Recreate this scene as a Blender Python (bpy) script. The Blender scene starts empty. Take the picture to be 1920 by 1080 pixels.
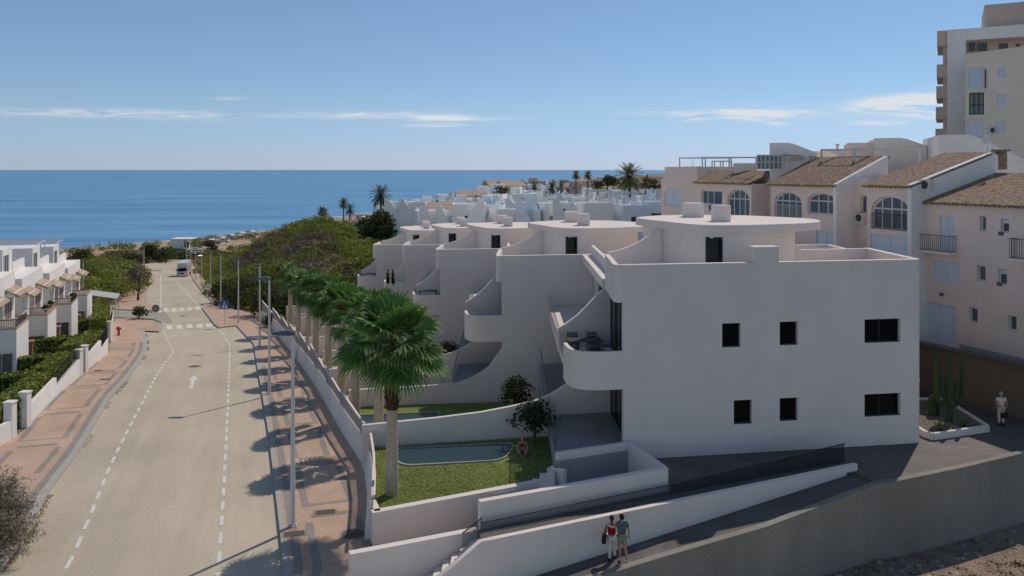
import bpy, bmesh, math, random
import numpy as np
from mathutils import Vector, Matrix
random.seed(7); np.random.seed(7)
SC = bpy.context.scene; COL = SC.collection
CZ = 29.5; F = 1500.0; HZ = 318.0      # camera height above the sea, focal length in px, horizon row
def R(px, py, Y): return ((px-960)/F*Y, Y, CZ-(py-HZ)/F*Y)
def G(px, py, h):
    Y = F*h/(py-HZ); return ((px-960)/F*Y, Y, CZ-h)
RP = [(0,13.4),(20,13.55),(31,13.7),(51.7,14.45),(74.6,16.35),(93.8,17.96),(114,19.6),(137,21.5),(157,22.6),(175,23.7),(196,25.2),(216,25.8),(250,26.6),(300,28),(400,29)]
def hr(Y):
    if Y <= 0: return RP[0][1]
    for (a,b),(c,d) in zip(RP, RP[1:]):
        if Y <= c: return b+(d-b)*(Y-a)/(c-a)
    return RP[-1][1]
def zr(Y): return CZ-hr(Y)
def RG(px, py, up=0.0):               # pixel -> point on the road profile
    lo, hi = 5., 400.
    for _ in range(50):
        m = (lo+hi)/2
        if HZ+F*(hr(m)-up)/m > py: lo = m
        else: hi = m
    return ((px-960)/F*m, m)
# ---------------------------------------------------------------- mesh building
ORG = {}
class MB:
    def __init__(s): s.v = []; s.f = []
    def add(s, vs, fs):
        n = len(s.v); s.v += [tuple(p) for p in vs]; s.f += [tuple(i+n for i in f) for f in fs]; return s
    def poly(s, pts): return s.add(pts, [tuple(range(len(pts)))])
    def par(s, o, a, b, c):
        o, a, b, c = map(Vector, (o, a, b, c))
        vs = [o, o+a, o+a+b, o+b, o+c, o+a+c, o+a+b+c, o+b+c]
        return s.add(vs, [(0,3,2,1),(4,5,6,7),(0,1,5,4),(1,2,6,5),(2,3,7,6),(3,0,4,7)])
    def box(s, x0, x1, y0, y1, z0, z1): return s.par((x0,y0,z0),(x1-x0,0,0),(0,y1-y0,0),(0,0,z1-z0))
    def prism(s, pts, z0, z1):
        n = len(pts)
        f0 = z0 if callable(z0) else (lambda x, y: z0); f1 = z1 if callable(z1) else (lambda x, y: z1)
        vs = [(x, y, f0(x,y)) for x, y in pts]+[(x, y, f1(x,y)) for x, y in pts]
        fs = [tuple(range(n))[::-1], tuple(range(n, 2*n))]+[(i,(i+1)%n,(i+1)%n+n,i+n) for i in range(n)]
        return s.add(vs, fs)
    def ribbon(s, pts, th, z0, z1, side=0, batter=0.0):   # wall along plan points; th to left(+) of travel when side=1, centred when 0
        n = len(pts); vs = []
        z0 = [z0]*n if not hasattr(z0,'__len__') else z0; z1 = [z1]*n if not hasattr(z1,'__len__') else z1
        for i,(x,y) in enumerate(pts):
            a = Vector(pts[max(i-1,0)][:2]); b = Vector(pts[min(i+1,n-1)][:2]); d = (b-a)
            if 0 < i < n-1:
                d = (Vector(pts[i])-a).normalized()+(b-Vector(pts[i])).normalized()
            d.normalize(); nn = Vector((-d.y, d.x)); p = Vector((x,y))
            k = 1.0
            if 0 < i < n-1:
                d1 = (Vector(pts[i])-a).normalized(); k = 1/max(.5, abs(Vector((-d1.y,d1.x)).dot(nn)))
            l = p+nn*th*k*(.5 if side==0 else (1 if side>0 else 0)); r = p-nn*th*k*(.5 if side==0 else (0 if side>0 else 1))
            lb = l+nn*batter
            vs += [(lb.x,lb.y,z0[i]),(r.x,r.y,z0[i]),(r.x,r.y,z1[i]),(l.x,l.y,z1[i])]
        fs = [(0,1,2,3),(4*n-1,4*n-2,4*n-3,4*n-4)]
        for i in range(n-1):
            a = 4*i; b = a+4
            for j in range(4): fs.append((a+j, b+j, b+(j+1)%4, a+(j+1)%4))
        return s.add(vs, fs)
    def tube(s, pts, rad, n=8, cap=True, flat=1.0):
        pts = [Vector(p) for p in pts]; rad = [rad]*len(pts) if not hasattr(rad,'__len__') else rad; vs = []; up = None
        for i,p in enumerate(pts):
            d = (pts[min(i+1,len(pts)-1)]-pts[max(i-1,0)]).normalized()
            if up is None: up = d.orthogonal().normalized()
            up = (up-d*up.dot(d)).normalized(); w = d.cross(up)
            for j in range(n):
                a = 2*math.pi*j/n; vs.append(p+up*math.cos(a)*rad[i]+w*math.sin(a)*rad[i]*flat)
        m = len(pts); fs = [(i*n+j, i*n+(j+1)%n, (i+1)*n+(j+1)%n, (i+1)*n+j) for i in range(m-1) for j in range(n)]
        if cap: fs += [tuple(range(n))[::-1], tuple(range((m-1)*n, m*n))]
        return s.add(vs, fs)
    def ball(s, c, r, n=10, m=7, sq=(1,1,1)):
        vs = [(c[0],c[1],c[2]-r*sq[2])]
        for i in range(1,m):
            t = math.pi*i/m-math.pi/2
            vs += [(c[0]+r*sq[0]*math.cos(t)*math.cos(2*math.pi*j/n), c[1]+r*sq[1]*math.cos(t)*math.sin(2*math.pi*j/n), c[2]+r*sq[2]*math.sin(t)) for j in range(n)]
        vs.append((c[0],c[1],c[2]+r*sq[2])); k = len(vs)-1
        fs = [(0,1+(j+1)%n,1+j) for j in range(n)]+[(k,k-n+j,k-n+(j+1)%n) for j in range(n)]
        fs += [(1+(i-1)*n+j,1+(i-1)*n+(j+1)%n,1+i*n+(j+1)%n,1+i*n+j) for i in range(1,m-1) for j in range(n)]
        return s.add(vs, fs)
    def build(s, name, mat, parent=None, local=False, smooth=True, recalc=True, ang=.6):
        me = bpy.data.meshes.new(name)
        org = Vector((0,0,0))
        if parent is not None: org = Vector((0,0,0)) if local else ORG.get(parent.name, Vector((0,0,0)))
        elif not local and s.v:
            a = np.array(s.v); org = Vector(((a[:,0].min()+a[:,0].max())/2, (a[:,1].min()+a[:,1].max())/2, a[:,2].min()))
        me.from_pydata([Vector(v)-org for v in s.v], [], s.f)
        bm = bmesh.new(); bm.from_mesh(me)
        if recalc:
            bmesh.ops.remove_doubles(bm, verts=bm.verts, dist=1e-4)
            bmesh.ops.recalc_face_normals(bm, faces=bm.faces)
        if smooth:
            for f in bm.faces: f.smooth = True
            for e in bm.edges:
                if len(e.link_faces) == 2:
                    if e.calc_face_angle(0) > ang: e.smooth = False
                else: e.smooth = False
        bm.to_mesh(me); bm.free()
        o = bpy.data.objects.new(name, me); COL.objects.link(o)
        if mat: me.materials.append(mat)
        if parent is not None: o.parent = parent; ORG[o.name] = org
        else: o.location = org; ORG[o.name] = org
        return o
def tag(o, label=None, cat=None, group=None, kind=None):
    if label: o['label'] = label
    if cat: o['category'] = cat
    if group: o['group'] = group
    if kind: o['kind'] = kind
    return o
def thing(name, label, cat, loc=(0,0,0), rz=0, group=None):
    o = bpy.data.objects.new(name, None); COL.objects.link(o); o.location = loc; o.rotation_euler = (0,0,rz)
    o.empty_display_size = .3; ORG[o.name] = Vector(loc)
    return tag(o, label, cat, group)
def copy_tree(o, parent=None):
    c = o.copy(); COL.objects.link(c); c.parent = parent
    for ch in list(o.children): copy_tree(ch, c)
    return c
def npmesh(name, V, Fq, mat, col=None, parent=None, loc=None):
    """fast mesh from numpy verts (n,3) and quads/tris (m,k)"""
    me = bpy.data.meshes.new(name); n = len(V); m, k = Fq.shape
    me.vertices.add(n); me.loops.add(m*k); me.polygons.add(m)
    if loc is not None: V = V-np.array(loc)
    me.vertices.foreach_set('co', V.astype(np.float32).ravel()); me.loops.foreach_set('vertex_index', Fq.astype(np.int32).ravel())
    me.polygons.foreach_set('loop_start', np.arange(0, m*k, k, dtype=np.int32)); me.update(calc_edges=True); me.validate()
    if col is not None:
        ca = me.color_attributes.new('Col', 'FLOAT_COLOR', 'POINT'); c4 = np.ones((n,4), np.float32); c4[:,:3] = col; ca.data.foreach_set('color', c4.ravel())
    me.materials.append(mat); o = bpy.data.objects.new(name, me); COL.objects.link(o)
    if parent is not None: o.parent = parent
    elif loc is not None: o.location = loc
    return o
# ---------------------------------------------------------------- materials
MATS = {}
def srgb(c): return tuple(((x/255)/12.92 if x <= 10 else ((x/255+.055)/1.055)**2.4) for x in c)
def mat(name, col, rough=.8, var=.08, scale=1.5, bump=.0, bscale=20., spec=.3, metal=0, stretch=(1,1,1), col2=None, detail=6, attr=False, trans=0., big=0., w2=(.42,.62), fine=0., streak=0., sdir=(1,1,.1), srot=0.):
    if name in MATS: return MATS[name]
    m = bpy.data.materials.new(name); m.use_nodes = True; nt = m.node_tree; N = nt.nodes; L = nt.links
    b = N['Principled BSDF']; b.inputs['Roughness'].default_value = rough; b.inputs['Specular IOR Level'].default_value = spec; b.inputs['Metallic'].default_value = metal
    geo = N.new('ShaderNodeNewGeometry'); mp = N.new('ShaderNodeMapping'); mp.inputs['Scale'].default_value = stretch; L.new(geo.outputs['Position'], mp.inputs['Vector'])
    nz = N.new('ShaderNodeTexNoise'); nz.inputs['Scale'].default_value = scale; nz.inputs['Detail'].default_value = detail; nz.inputs['Roughness'].default_value = .6; L.new(mp.outputs[0], nz.inputs['Vector'])
    rp = N.new('ShaderNodeValToRGB'); L.new(nz.outputs['Fac'], rp.inputs['Fac'])
    c2 = col2 if col2 else tuple(min(1,x*(1+var)) for x in col); c1 = tuple(x*(1-var) for x in col) if not col2 else col
    rp.color_ramp.elements[0].position = w2[0] if col2 else .3; rp.color_ramp.elements[1].position = w2[1] if col2 else .7
    rp.color_ramp.elements[0].color = (*c1,1); rp.color_ramp.elements[1].color = (*c2,1)
    out = rp.outputs[0]
    def mul(src, fac_out, lo, hi):
        r2 = N.new('ShaderNodeMapRange'); r2.inputs['From Min'].default_value = .3; r2.inputs['From Max'].default_value = .7; r2.inputs['To Min'].default_value = lo; r2.inputs['To Max'].default_value = hi; L.new(fac_out, r2.inputs['Value'])
        mx = N.new('ShaderNodeMix'); mx.data_type = 'RGBA'; mx.blend_type = 'MULTIPLY'; mx.inputs['Factor'].default_value = 1; L.new(src, mx.inputs['A']); L.new(r2.outputs[0], mx.inputs['B']); return mx.outputs['Result']
    if attr:
        at = N.new('ShaderNodeAttribute'); at.attribute_name = 'Col'; mx = N.new('ShaderNodeMix'); mx.data_type = 'RGBA'; mx.blend_type = 'MULTIPLY'; mx.inputs['Factor'].default_value = 1
        L.new(at.outputs['Color'], mx.inputs['A']); L.new(out, mx.inputs['B']); out = mx.outputs['Result']
    if big:
        n3 = N.new('ShaderNodeTexNoise'); n3.inputs['Scale'].default_value = .12; n3.inputs['Detail'].default_value = 3; L.new(geo.outputs['Position'], n3.inputs['Vector']); out = mul(out, n3.outputs['Fac'], 1-big, 1+big)
    if fine:
        n4 = N.new('ShaderNodeTexNoise'); n4.inputs['Scale'].default_value = 14; n4.inputs['Detail'].default_value = 4; L.new(geo.outputs['Position'], n4.inputs['Vector']); out = mul(out, n4.outputs['Fac'], 1-fine, 1+fine)
    if streak:
        mp5 = N.new('ShaderNodeMapping'); mp5.vector_type = 'TEXTURE'; mp5.inputs['Scale'].default_value = tuple(1/x for x in sdir); mp5.inputs['Rotation'].default_value = (0,0,srot); L.new(geo.outputs['Position'], mp5.inputs['Vector'])
        n5 = N.new('ShaderNodeTexNoise'); n5.inputs['Scale'].default_value = 1; n5.inputs['Detail'].default_value = 6; n5.inputs['Roughness'].default_value = .65; L.new(mp5.outputs[0], n5.inputs['Vector']); out = mul(out, n5.outputs['Fac'], 1-streak, 1+streak*.6)
    L.new(out, b.inputs['Base Color'])
    if bump:
        n2 = N.new('ShaderNodeTexNoise'); n2.inputs['Scale'].default_value = bscale; n2.inputs['Detail'].default_value = 5; L.new(geo.outputs['Position'], n2.inputs['Vector'])
        bp = N.new('ShaderNodeBump'); bp.inputs['Strength'].default_value = bump; bp.inputs['Distance'].default_value = .05; L.new(n2.outputs['Fac'], bp.inputs['Height']); L.new(bp.outputs[0], b.inputs['Normal'])
    if trans:
        tr = N.new('ShaderNodeBsdfTranslucent'); L.new(out, tr.inputs['Color']); ms = N.new('ShaderNodeMixShader'); ms.inputs[0].default_value = trans
        o = N['Material Output']; L.new(b.outputs[0], ms.inputs[1]); L.new(tr.outputs[0], ms.inputs[2]); L.new(ms.outputs[0], o.inputs['Surface'])
    MATS[name] = m; return m
def glassmat(name, col, rough=.03, alpha=.35):
    if name in MATS: return MATS[name]
    m = bpy.data.materials.new(name); m.use_nodes = True; N = m.node_tree.nodes; L = m.node_tree.links
    b = N['Principled BSDF']; b.inputs['Base Color'].default_value = (*col,1); b.inputs['Roughness'].default_value = rough; b.inputs['Alpha'].default_value = alpha
    MATS[name] = m; return m
def brickmat(name, c1, c2, mortar, ang, bw=.2, bh=.1, ms=.008, big=.12, rough=.85):
    m = bpy.data.materials.new(name); m.use_nodes = True; N = m.node_tree.nodes; L = m.node_tree.links; b = N['Principled BSDF']; b.inputs['Roughness'].default_value = rough
    geo = N.new('ShaderNodeNewGeometry'); mp = N.new('ShaderNodeMapping'); mp.inputs['Rotation'].default_value = (0,0,ang); L.new(geo.outputs['Position'], mp.inputs['Vector'])
    br = N.new('ShaderNodeTexBrick'); br.inputs['Scale'].default_value = 1; br.inputs['Brick Width'].default_value = bw; br.inputs['Row Height'].default_value = bh; br.inputs['Mortar Size'].default_value = ms
    br.inputs['Color1'].default_value = (*c1,1); br.inputs['Color2'].default_value = (*c2,1); br.inputs['Mortar'].default_value = (*mortar,1); L.new(mp.outputs[0], br.inputs['Vector'])
    nz = N.new('ShaderNodeTexNoise'); nz.inputs['Scale'].default_value = .6; nz.inputs['Detail'].default_value = 8; L.new(geo.outputs['Position'], nz.inputs['Vector'])
    r2 = N.new('ShaderNodeMapRange'); r2.inputs['From Min'].default_value = .3; r2.inputs['From Max'].default_value = .7; r2.inputs['To Min'].default_value = 1-big; r2.inputs['To Max'].default_value = 1+big; L.new(nz.outputs['Fac'], r2.inputs['Value'])
    mx = N.new('ShaderNodeMix'); mx.data_type = 'RGBA'; mx.blend_type = 'MULTIPLY'; mx.inputs['Factor'].default_value = 1; L.new(br.outputs['Color'], mx.inputs['A']); L.new(r2.outputs[0], mx.inputs['B']); L.new(mx.outputs['Result'], b.inputs['Base Color'])
    MATS[name] = m; return m
white = mat('white_render', (.78,.70,.655), .85, .03, .7, .16, 50, .2, big=.03, streak=.028, sdir=(.9,.9,.10), fine=.012)
whitetop = white
asphalt = mat('asphalt', (.52,.455,.36), .92, .07, .35, .25, 55, .2, stretch=(1,.35,1), big=.09, fine=.10, streak=.10, sdir=(1.3,.06,1), srot=.30)
asphalt2 = mat('asphalt_grey', (.36,.33,.285), .92, .06, .4, .2, 55, .2, big=.08, fine=.09)
patchm = mat('asphalt_patch', (.16,.155,.15), .92, .08, .6, .2, 55, .2)
paint = mat('road_paint', (.70,.68,.64), .7, .1, 3, .1, 60, .3, fine=.12)
kerbm = mat('kerb_concrete', (.42,.40,.37), .9, .1, 2, .15, 40, .2)
AR = math.atan2(.93,-.37)
paveR = brickmat('terracotta_paver', (.56,.39,.29), (.50,.34,.25), (.36,.28,.21), -AR)
paveG = brickmat('grey_paver', (.33,.295,.255), (.28,.25,.22), (.20,.18,.16), -AR, .12,.12)
conc = mat('retaining_concrete', (.27,.25,.22), .92, .13, .5, .3, 9, .2, stretch=(1,1,.45), big=.12, fine=.10, streak=.14, sdir=(.45,.45,.10))
darkpave = brickmat('dark_paving', (.125,.112,.108), (.10,.092,.09), (.06,.055,.055), -.42, .9, .3, .012, big=.22, rough=.75)
tilef = mat('terrace_tile', (.33,.33,.335), .7, .06, 2.0, .05, 20, .3)
blackm = mat('black_metal', (.012,.012,.013), .4, .05, 3, 0, 1, .5)
dglass = mat('dark_window_glass', (.006,.007,.008), .08, .02, 1, 0, 1, .12)
doorm = mat('dark_green_door', (.010,.014,.012), .35, .05, 2, 0, 1, .3)
railglass = glassmat('rail_glass', (.10,.12,.14), .04, .30)
rampglass = glassmat('ramp_glass', (.03,.035,.04), .04, .45)
railm = mat('thin_rail_metal', (.05,.05,.055), .4, .05, 3, 0, 1, .5)
soil = mat('dry_soil', (.30,.225,.165), .95, .2, 1.4, .8, 6, .1, col2=(.19,.15,.12), fine=.35, big=.2)
# ================================================================ camera, light, sky
cam_d = bpy.data.cameras.new('camera'); cam = bpy.data.objects.new('camera', cam_d); COL.objects.link(cam); SC.camera = cam
cam.location = (0,0,CZ); cam.rotation_euler = (math.pi/2,0,0)
cam_d.sensor_width = 36; cam_d.lens = 36*F/1920; cam_d.shift_y = -(540-HZ)/1920.; cam_d.clip_start = .5; cam_d.clip_end = 90000
SX, SY = .57, .822; SEL = math.radians(50)
sd = Vector((SX*math.cos(SEL), SY*math.cos(SEL), math.sin(SEL))).normalized()
sl = bpy.data.lights.new('sun','SUN'); sl.energy = 2.55; sl.angle = math.radians(.55); sl.color = (1,.88,.74)
so = bpy.data.objects.new('sun', sl); COL.objects.link(so); so.rotation_euler = sd.to_track_quat('Z','Y').to_euler(); so.location = (60,80,120)
W = bpy.data.worlds.new('World'); SC.world = W; W.use_nodes = True; N = W.node_tree.nodes; L = W.node_tree.links
bg = N['Background']; sk = N.new('ShaderNodeTexSky'); sk.sky_type = 'NISHITA'; sk.sun_disc = False; sk.sun_elevation = SEL; sk.sun_rotation = math.atan2(SX, SY)
sk.altitude = 2000; sk.air_density = 1; sk.dust_density = 0; sk.ozone_density = 3; bg.inputs['Strength'].default_value = .118
# thin high cloud streaks: noise in (azimuth, elevation) of the sky direction
tc = N.new('ShaderNodeTexCoord'); sp = N.new('ShaderNodeSeparateXYZ'); L.new(tc.outputs['Generated'], sp.inputs[0])
def M(op, a, b=None, c=None):
    n = N.new('ShaderNodeMath'); n.operation = op
    for i, x in enumerate((a,b,c)):
        if x is None: continue
        if isinstance(x,(int,float)): n.inputs[i].default_value = x
        else: L.new(x, n.inputs[i])
    return n.outputs[0]
yy = M('MAXIMUM', sp.outputs[1], .05); aa = M('DIVIDE', sp.outputs[0], yy); bb = M('DIVIDE', sp.outputs[2], yy)
cv = N.new('ShaderNodeCombineXYZ'); L.new(M('MULTIPLY', aa, 14.), cv.inputs[0]); L.new(M('MULTIPLY', bb, 150.), cv.inputs[1])
cn = N.new('ShaderNodeTexNoise'); cn.inputs['Scale'].default_value = 1.; cn.inputs['Detail'].default_value = 9; cn.inputs['Roughness'].default_value = .62; cn.inputs['Distortion'].default_value = .8; L.new(cv.outputs[0], cn.inputs['Vector'])
tot = None
for (px, py, wx, wy, k, tl) in [(200,213,330,9,.45,.02),(700,216,150,7,.6,.0),(850,222,95,6,.6,0),(1420,213,95,12,1.25,0),(1690,192,100,15,1.5,-.1),(1745,214,60,8,1.1,0),(1300,219,36,7,.9,0),(1450,231,30,5,.8,0),(435,185,36,4,.25,0),(1230,212,70,4,.5,0),(1650,230,60,5,.8,0),(820,235,60,5,.5,0)]:
    a0 = (px-960)/F; b0 = (HZ-py)/F
    da = M('DIVIDE', M('SUBTRACT', aa, a0), wx/F); db = M('DIVIDE', M('ADD', M('SUBTRACT', bb, b0), M('MULTIPLY', M('SUBTRACT', aa, a0), tl)), wy/F)
    g = M('MULTIPLY', M('EXPONENT', M('MULTIPLY', M('ADD', M('MULTIPLY', da, da), M('MULTIPLY', db, db)), -1.3)), k)
    tot = g if tot is None else M('ADD', tot, g)
den = M('MULTIPLY', tot, M('MULTIPLY', M('MAXIMUM', M('SUBTRACT', cn.outputs['Fac'], .38), 0.), 7.5))
den = M('MINIMUM', den, .85)
tr_ = N.new('ShaderNodeValToRGB'); L.new(bb, tr_.inputs['Fac'])   # added tint by elevation: dims and cools low sky, stronger overhead to lift shade
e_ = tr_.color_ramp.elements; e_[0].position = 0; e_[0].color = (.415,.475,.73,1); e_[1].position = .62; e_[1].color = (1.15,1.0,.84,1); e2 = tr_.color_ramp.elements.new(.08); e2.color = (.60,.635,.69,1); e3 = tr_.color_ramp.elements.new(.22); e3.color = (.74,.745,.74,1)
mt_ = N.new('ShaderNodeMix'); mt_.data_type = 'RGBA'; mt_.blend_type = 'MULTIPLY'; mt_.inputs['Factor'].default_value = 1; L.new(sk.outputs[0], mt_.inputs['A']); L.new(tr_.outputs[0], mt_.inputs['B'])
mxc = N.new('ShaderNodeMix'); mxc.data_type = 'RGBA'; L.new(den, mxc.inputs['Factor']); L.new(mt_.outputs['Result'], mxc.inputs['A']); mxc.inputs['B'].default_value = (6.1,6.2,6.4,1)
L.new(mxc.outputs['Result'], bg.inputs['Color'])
SC.view_settings.view_transform = 'Standard'; SC.view_settings.look = 'None'; SC.view_settings.exposure = .07
# ================================================================ terrain and sea
SH = [(-900,235),(-400,262),(-198,280),(-184,287),(-165,297),(-154,320),(-142,330),(-134,360),(-125,369),(-119,388),(-111,417),(-101,447),(-85,492),(-65,540),(-18,885),(35,1300),(205,2200),(708,4400),(2000,8850),(9000,20000)]
def shore(X): return float(np.interp(X, [a for a,b in SH], [b for a,b in SH]))
RX = [(0,-3),(25,-4),(30,-5.2),(37,-7.3),(43,-9.4),(50,-12),(62,-16.9),(85,-25.5),(100,-34),(120,-45),(137,-52),(160,-61),(196,-78),(216,-86),(260,-105)]   # right boundary of the street corridor
LX = [(0,-22),(42,-25.8),(50,-28.5),(58,-31.2),(68,-34.2),(84,-42),(103,-51),(130,-60),(160,-72),(216,-104),(260,-130)]
def rx(Y): return float(np.interp(Y, [a for a,b in RX], [b for a,b in RX]))
def lx(Y): return float(np.interp(Y, [a for a,b in LX], [b for a,b in LX]))
PL = [(0,12.6),(60,12.6),(100,12.3),(140,10.9),(170,10.6),(210,12.2),(300,14.8),(450,16.4),(600,17.6),(900,20),(1500,24),(4000,27)]
def sst(t): t = max(0,min(1,t)); return t*t*(3-2*t)
def vnoise(x, y): return math.sin(x*.31+1.3*math.sin(y*.17))*math.cos(y*.27+.9*math.sin(x*.13))
def hT(X, Y):
    base = hr(Y)+.25
    pl = float(np.interp(Y, [a for a,b in PL], [b for a,b in PL]))
    if Y > 105:
        if X < 12: pl += 1.5+3.8*sst((X+43)/17)*sst((Y-118)/14)*(1-sst((X-2)/10))*(1-sst((X-2)/10))
        pl += 10*(1-sst((X+.14*Y)/12))*sst((Y-178)/55)
        pl += 4*sst((-X*.9-30-(Y-190)*.1)/60)*sst((Y-185)/60)          # plateau falls away towards the beach on the left
        w = sst((X-rx(Y)-2)/max(16, min(22, 14+(Y-105)*.2)))
        w *= sst((Y-105)/22)
        h = base+(pl-base)*w - .5*vnoise(X*.7,Y*.7)*w*(Y<260)
        if X < lx(Y)-6: h = base-.8*sst((lx(Y)-6-X)/30)
    else:
        h = base
        if Y < 33: h = base+(15.15-base)*sst((X+3)/4)
        if X > 2 and Y < 50: h = 15.15
    if X > 34 and Y > 50 and Y < 330: h = min(h, 9.0+.0*X) - 3*sst((X-40)/60)
    z = CZ-h
    d = shore(X)-Y
    zb = .03*d if d > 0 else .06*d
    if Y > 200: z = min(z, zb if zb < 4 else 4+(zb-4)*3)
    return max(z, -4)
def grid(name, xs, ys, mats, zf, mf=None, label=None):
    V = np.array([(x,y,zf(x,y)) for y in ys for x in xs]); nx = len(xs); ny = len(ys)
    I = np.arange(nx*ny).reshape(ny,nx); Fq = np.stack([I[:-1,:-1],I[:-1,1:],I[1:,1:],I[1:,:-1]],-1).reshape(-1,4)
    o = npmesh(name, V, Fq, mats[0]); me = o.data
    for m in mats[1:]: me.materials.append(m)
    if mf:
        c = V[Fq].mean(1); me.polygons.foreach_set('material_index', np.array([mf(*p) for p in c], np.int32))
    me.polygons.foreach_set('use_smooth', np.ones(len(Fq), bool))
    return tag(o, kind='structure')
sand = mat('beach_sand', (.42,.325,.23), .95, .12, .2, .2, 2, .1, big=.1)
scrubg = mat('scrub_ground', (.10,.095,.05), .95, .3, .15, .4, 1.5, .1, col2=(.19,.15,.11), big=.25, fine=.2)
dryg = mat('dry_verge', (.27,.215,.16), .95, .2, .5, .3, 3, .1, big=.15, fine=.2)
def tm(x, y, z):
    if y > 200 and z < 4.2 and x < -40: return 1
    if y < 33: return 2
    if y > 230: return 3
    return 0 if y > 100 else 3
xs = np.concatenate([np.arange(-420,-130,10), np.arange(-130,60,2.0), np.arange(60,420,12)]); ys = np.concatenate([np.arange(8,130,2.0), np.arange(130,260,3.0), np.arange(260,700,10), np.array([740,800,900,1000,1200,1500,1900,2500,3500,5000,8000])])
xs = np.concatenate([xs, np.array([500,700,1000,1500,2500,4000])])
grid('ground', xs, ys, [scrubg, sand, soil, dryg], hT, tm)
# sea
def seamat():
    m = bpy.data.materials.new('sea_water'); m.use_nodes = True; N = m.node_tree.nodes; L = m.node_tree.links; b = N['Principled BSDF']
    geo = N.new('ShaderNodeNewGeometry'); mp = N.new('ShaderNodeMapping'); mp.inputs['Scale'].default_value = (.0035,.022,1); mp.inputs['Rotation'].default_value = (0,0,.12); L.new(geo.outputs['Position'], mp.inputs['Vector'])
    n1 = N.new('ShaderNodeTexNoise'); n1.inputs['Scale'].default_value = 1.; n1.inputs['Detail'].default_value = 7; n1.inputs['Roughness'].default_value = .62; L.new(mp.outputs[0], n1.inputs['Vector'])
    rp = N.new('ShaderNodeValToRGB'); L.new(n1.outputs['Fac'], rp.inputs['Fac']); rp.color_ramp.elements[0].position = .36; rp.color_ramp.elements[1].position = .66
    rp.color_ramp.elements[0].color = (.07,.235,.44,1); rp.color_ramp.elements[1].color = (.16,.375,.61,1); L.new(rp.outputs[0], b.inputs['Base Color'])
    b.inputs['Roughness'].default_value = .4; b.inputs['Specular IOR Level'].default_value = .2
    mp2 = N.new('ShaderNodeMapping'); mp2.inputs['Scale'].default_value = (.05,.22,1); L.new(geo.outputs['Position'], mp2.inputs['Vector'])
    n2 = N.new('ShaderNodeTexNoise'); n2.inputs['Scale'].default_value = 1; n2.inputs['Detail'].default_value = 6; L.new(mp2.outputs[0], n2.inputs['Vector'])
    bp = N.new('ShaderNodeBump'); bp.inputs['Strength'].default_value = .5; bp.inputs['Distance'].default_value = .8; L.new(n2.outputs['Fac'], bp.inputs['Height']); L.new(bp.outputs[0], b.inputs['Normal'])
    return m
seam = seamat()
mb = MB(); mb.poly([(-60000,150,0),(60000,150,0),(60000,60000,0),(-60000,60000,0)]); tag(mb.build('sea', seam, local=True), kind='structure')
foam = mat('wave_foam', (.75,.77,.78), .7, .1, .3, .2, 2)
mb = MB()
for i,(off, w, xa, xb) in enumerate([(1.5,2.4,-330,-168),(1,2.6,-160,-112),(11,1.6,-180,-150),(12,2.2,-138,-118),(2,2,-110,-92),(24,.9,-176,-160),(28,1.1,-150,-136)]):
    X = xa; prev = None
    while X < xb:
        t = (X-xa)/(xb-xa); ww = w*math.sin(math.pi*min(1,max(0.02,t)))**.5*(.6+.5*abs(math.sin(X*.9+i))); y = shore(X)+off+.8*math.sin(X*.35+i)
        cur = ((X,y-ww/2,.06+.01*i),(X,y+ww/2,.06+.01*i))
        if prev: mb.add([prev[0],cur[0],cur[1],prev[1]],[(0,1,2,3)])
        prev = cur; X += 1.2
tag(mb.build('surf', foam, local=True, recalc=False), kind='structure')
# ================================================================ street
def strip(name, left, right, mt, up, n=None, kind='structure', th=None, sub=1.5):
    """surface between two plan polylines (same count), following the road profile"""
    mb = MB(); L_ = []; R_ = []
    for i in range(len(left)-1):
        d = max((Vector(left[i+1])-Vector(left[i])).length, (Vector(right[i+1])-Vector(right[i])).length); k = max(1, int(d/sub))
        for j in range(k):
            t = j/k; L_.append(Vector(left[i]).lerp(Vector(left[i+1]),t)); R_.append(Vector(right[i]).lerp(Vector(right[i+1]),t))
    L_.append(Vector(left[-1])); R_.append(Vector(right[-1])); n = len(L_)
    if th is None:
        for a in (L_, R_):
            mb.v += [(p.x,p.y,zr(p.y)+up) for p in a]
        mb.f += [(n+i,n+i+1,i+1,i) for i in range(n-1)]
        o = mb.build(name, mt, local=True, recalc=False)
    else:
        vs = []
        for l,r in zip(L_,R_): vs += [(l.x,l.y,zr(l.y)+up-th),(r.x,r.y,zr(r.y)+up-th),(r.x,r.y,zr(r.y)+up),(l.x,l.y,zr(l.y)+up)]
        fs = [(0,1,2,3),(4*n-1,4*n-2,4*n-3,4*n-4)]+[(4*i+j,4*i+4+j,4*i+4+(j+1)%4,4*i+(j+1)%4) for i in range(n-1) for j in range(4)]
        mb.add(vs, fs); o = mb.build(name, mt, local=True)
    if kind: tag(o, kind=kind)
    return o
def gp(l, up=0): return [RG(x,y,up) for x,y in l]
# right kerb (road edge), near to far; extended behind the frame
KRp = gp([(533,1080),(524,995),(503,815),(490,735),(482,690),(475.5,647),(443,612),(410,616),(402,610),(378,578),(382,573),(399,567),(380,549),(364,528),(354,510),(351,498)])
KR = [(KRp[0][0]+1.6,14.),(KRp[0][0]+.4,22.)]+KRp
KLp = gp([(0,1072),(50,1008),(92,924),(150,847),(205,752),(237,715),(265,677),(275,658),(275,643),(271,622)])
KL = [(KLp[0][0]+6.3,14.),(KLp[0][0]+3,20.)]+KLp
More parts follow.
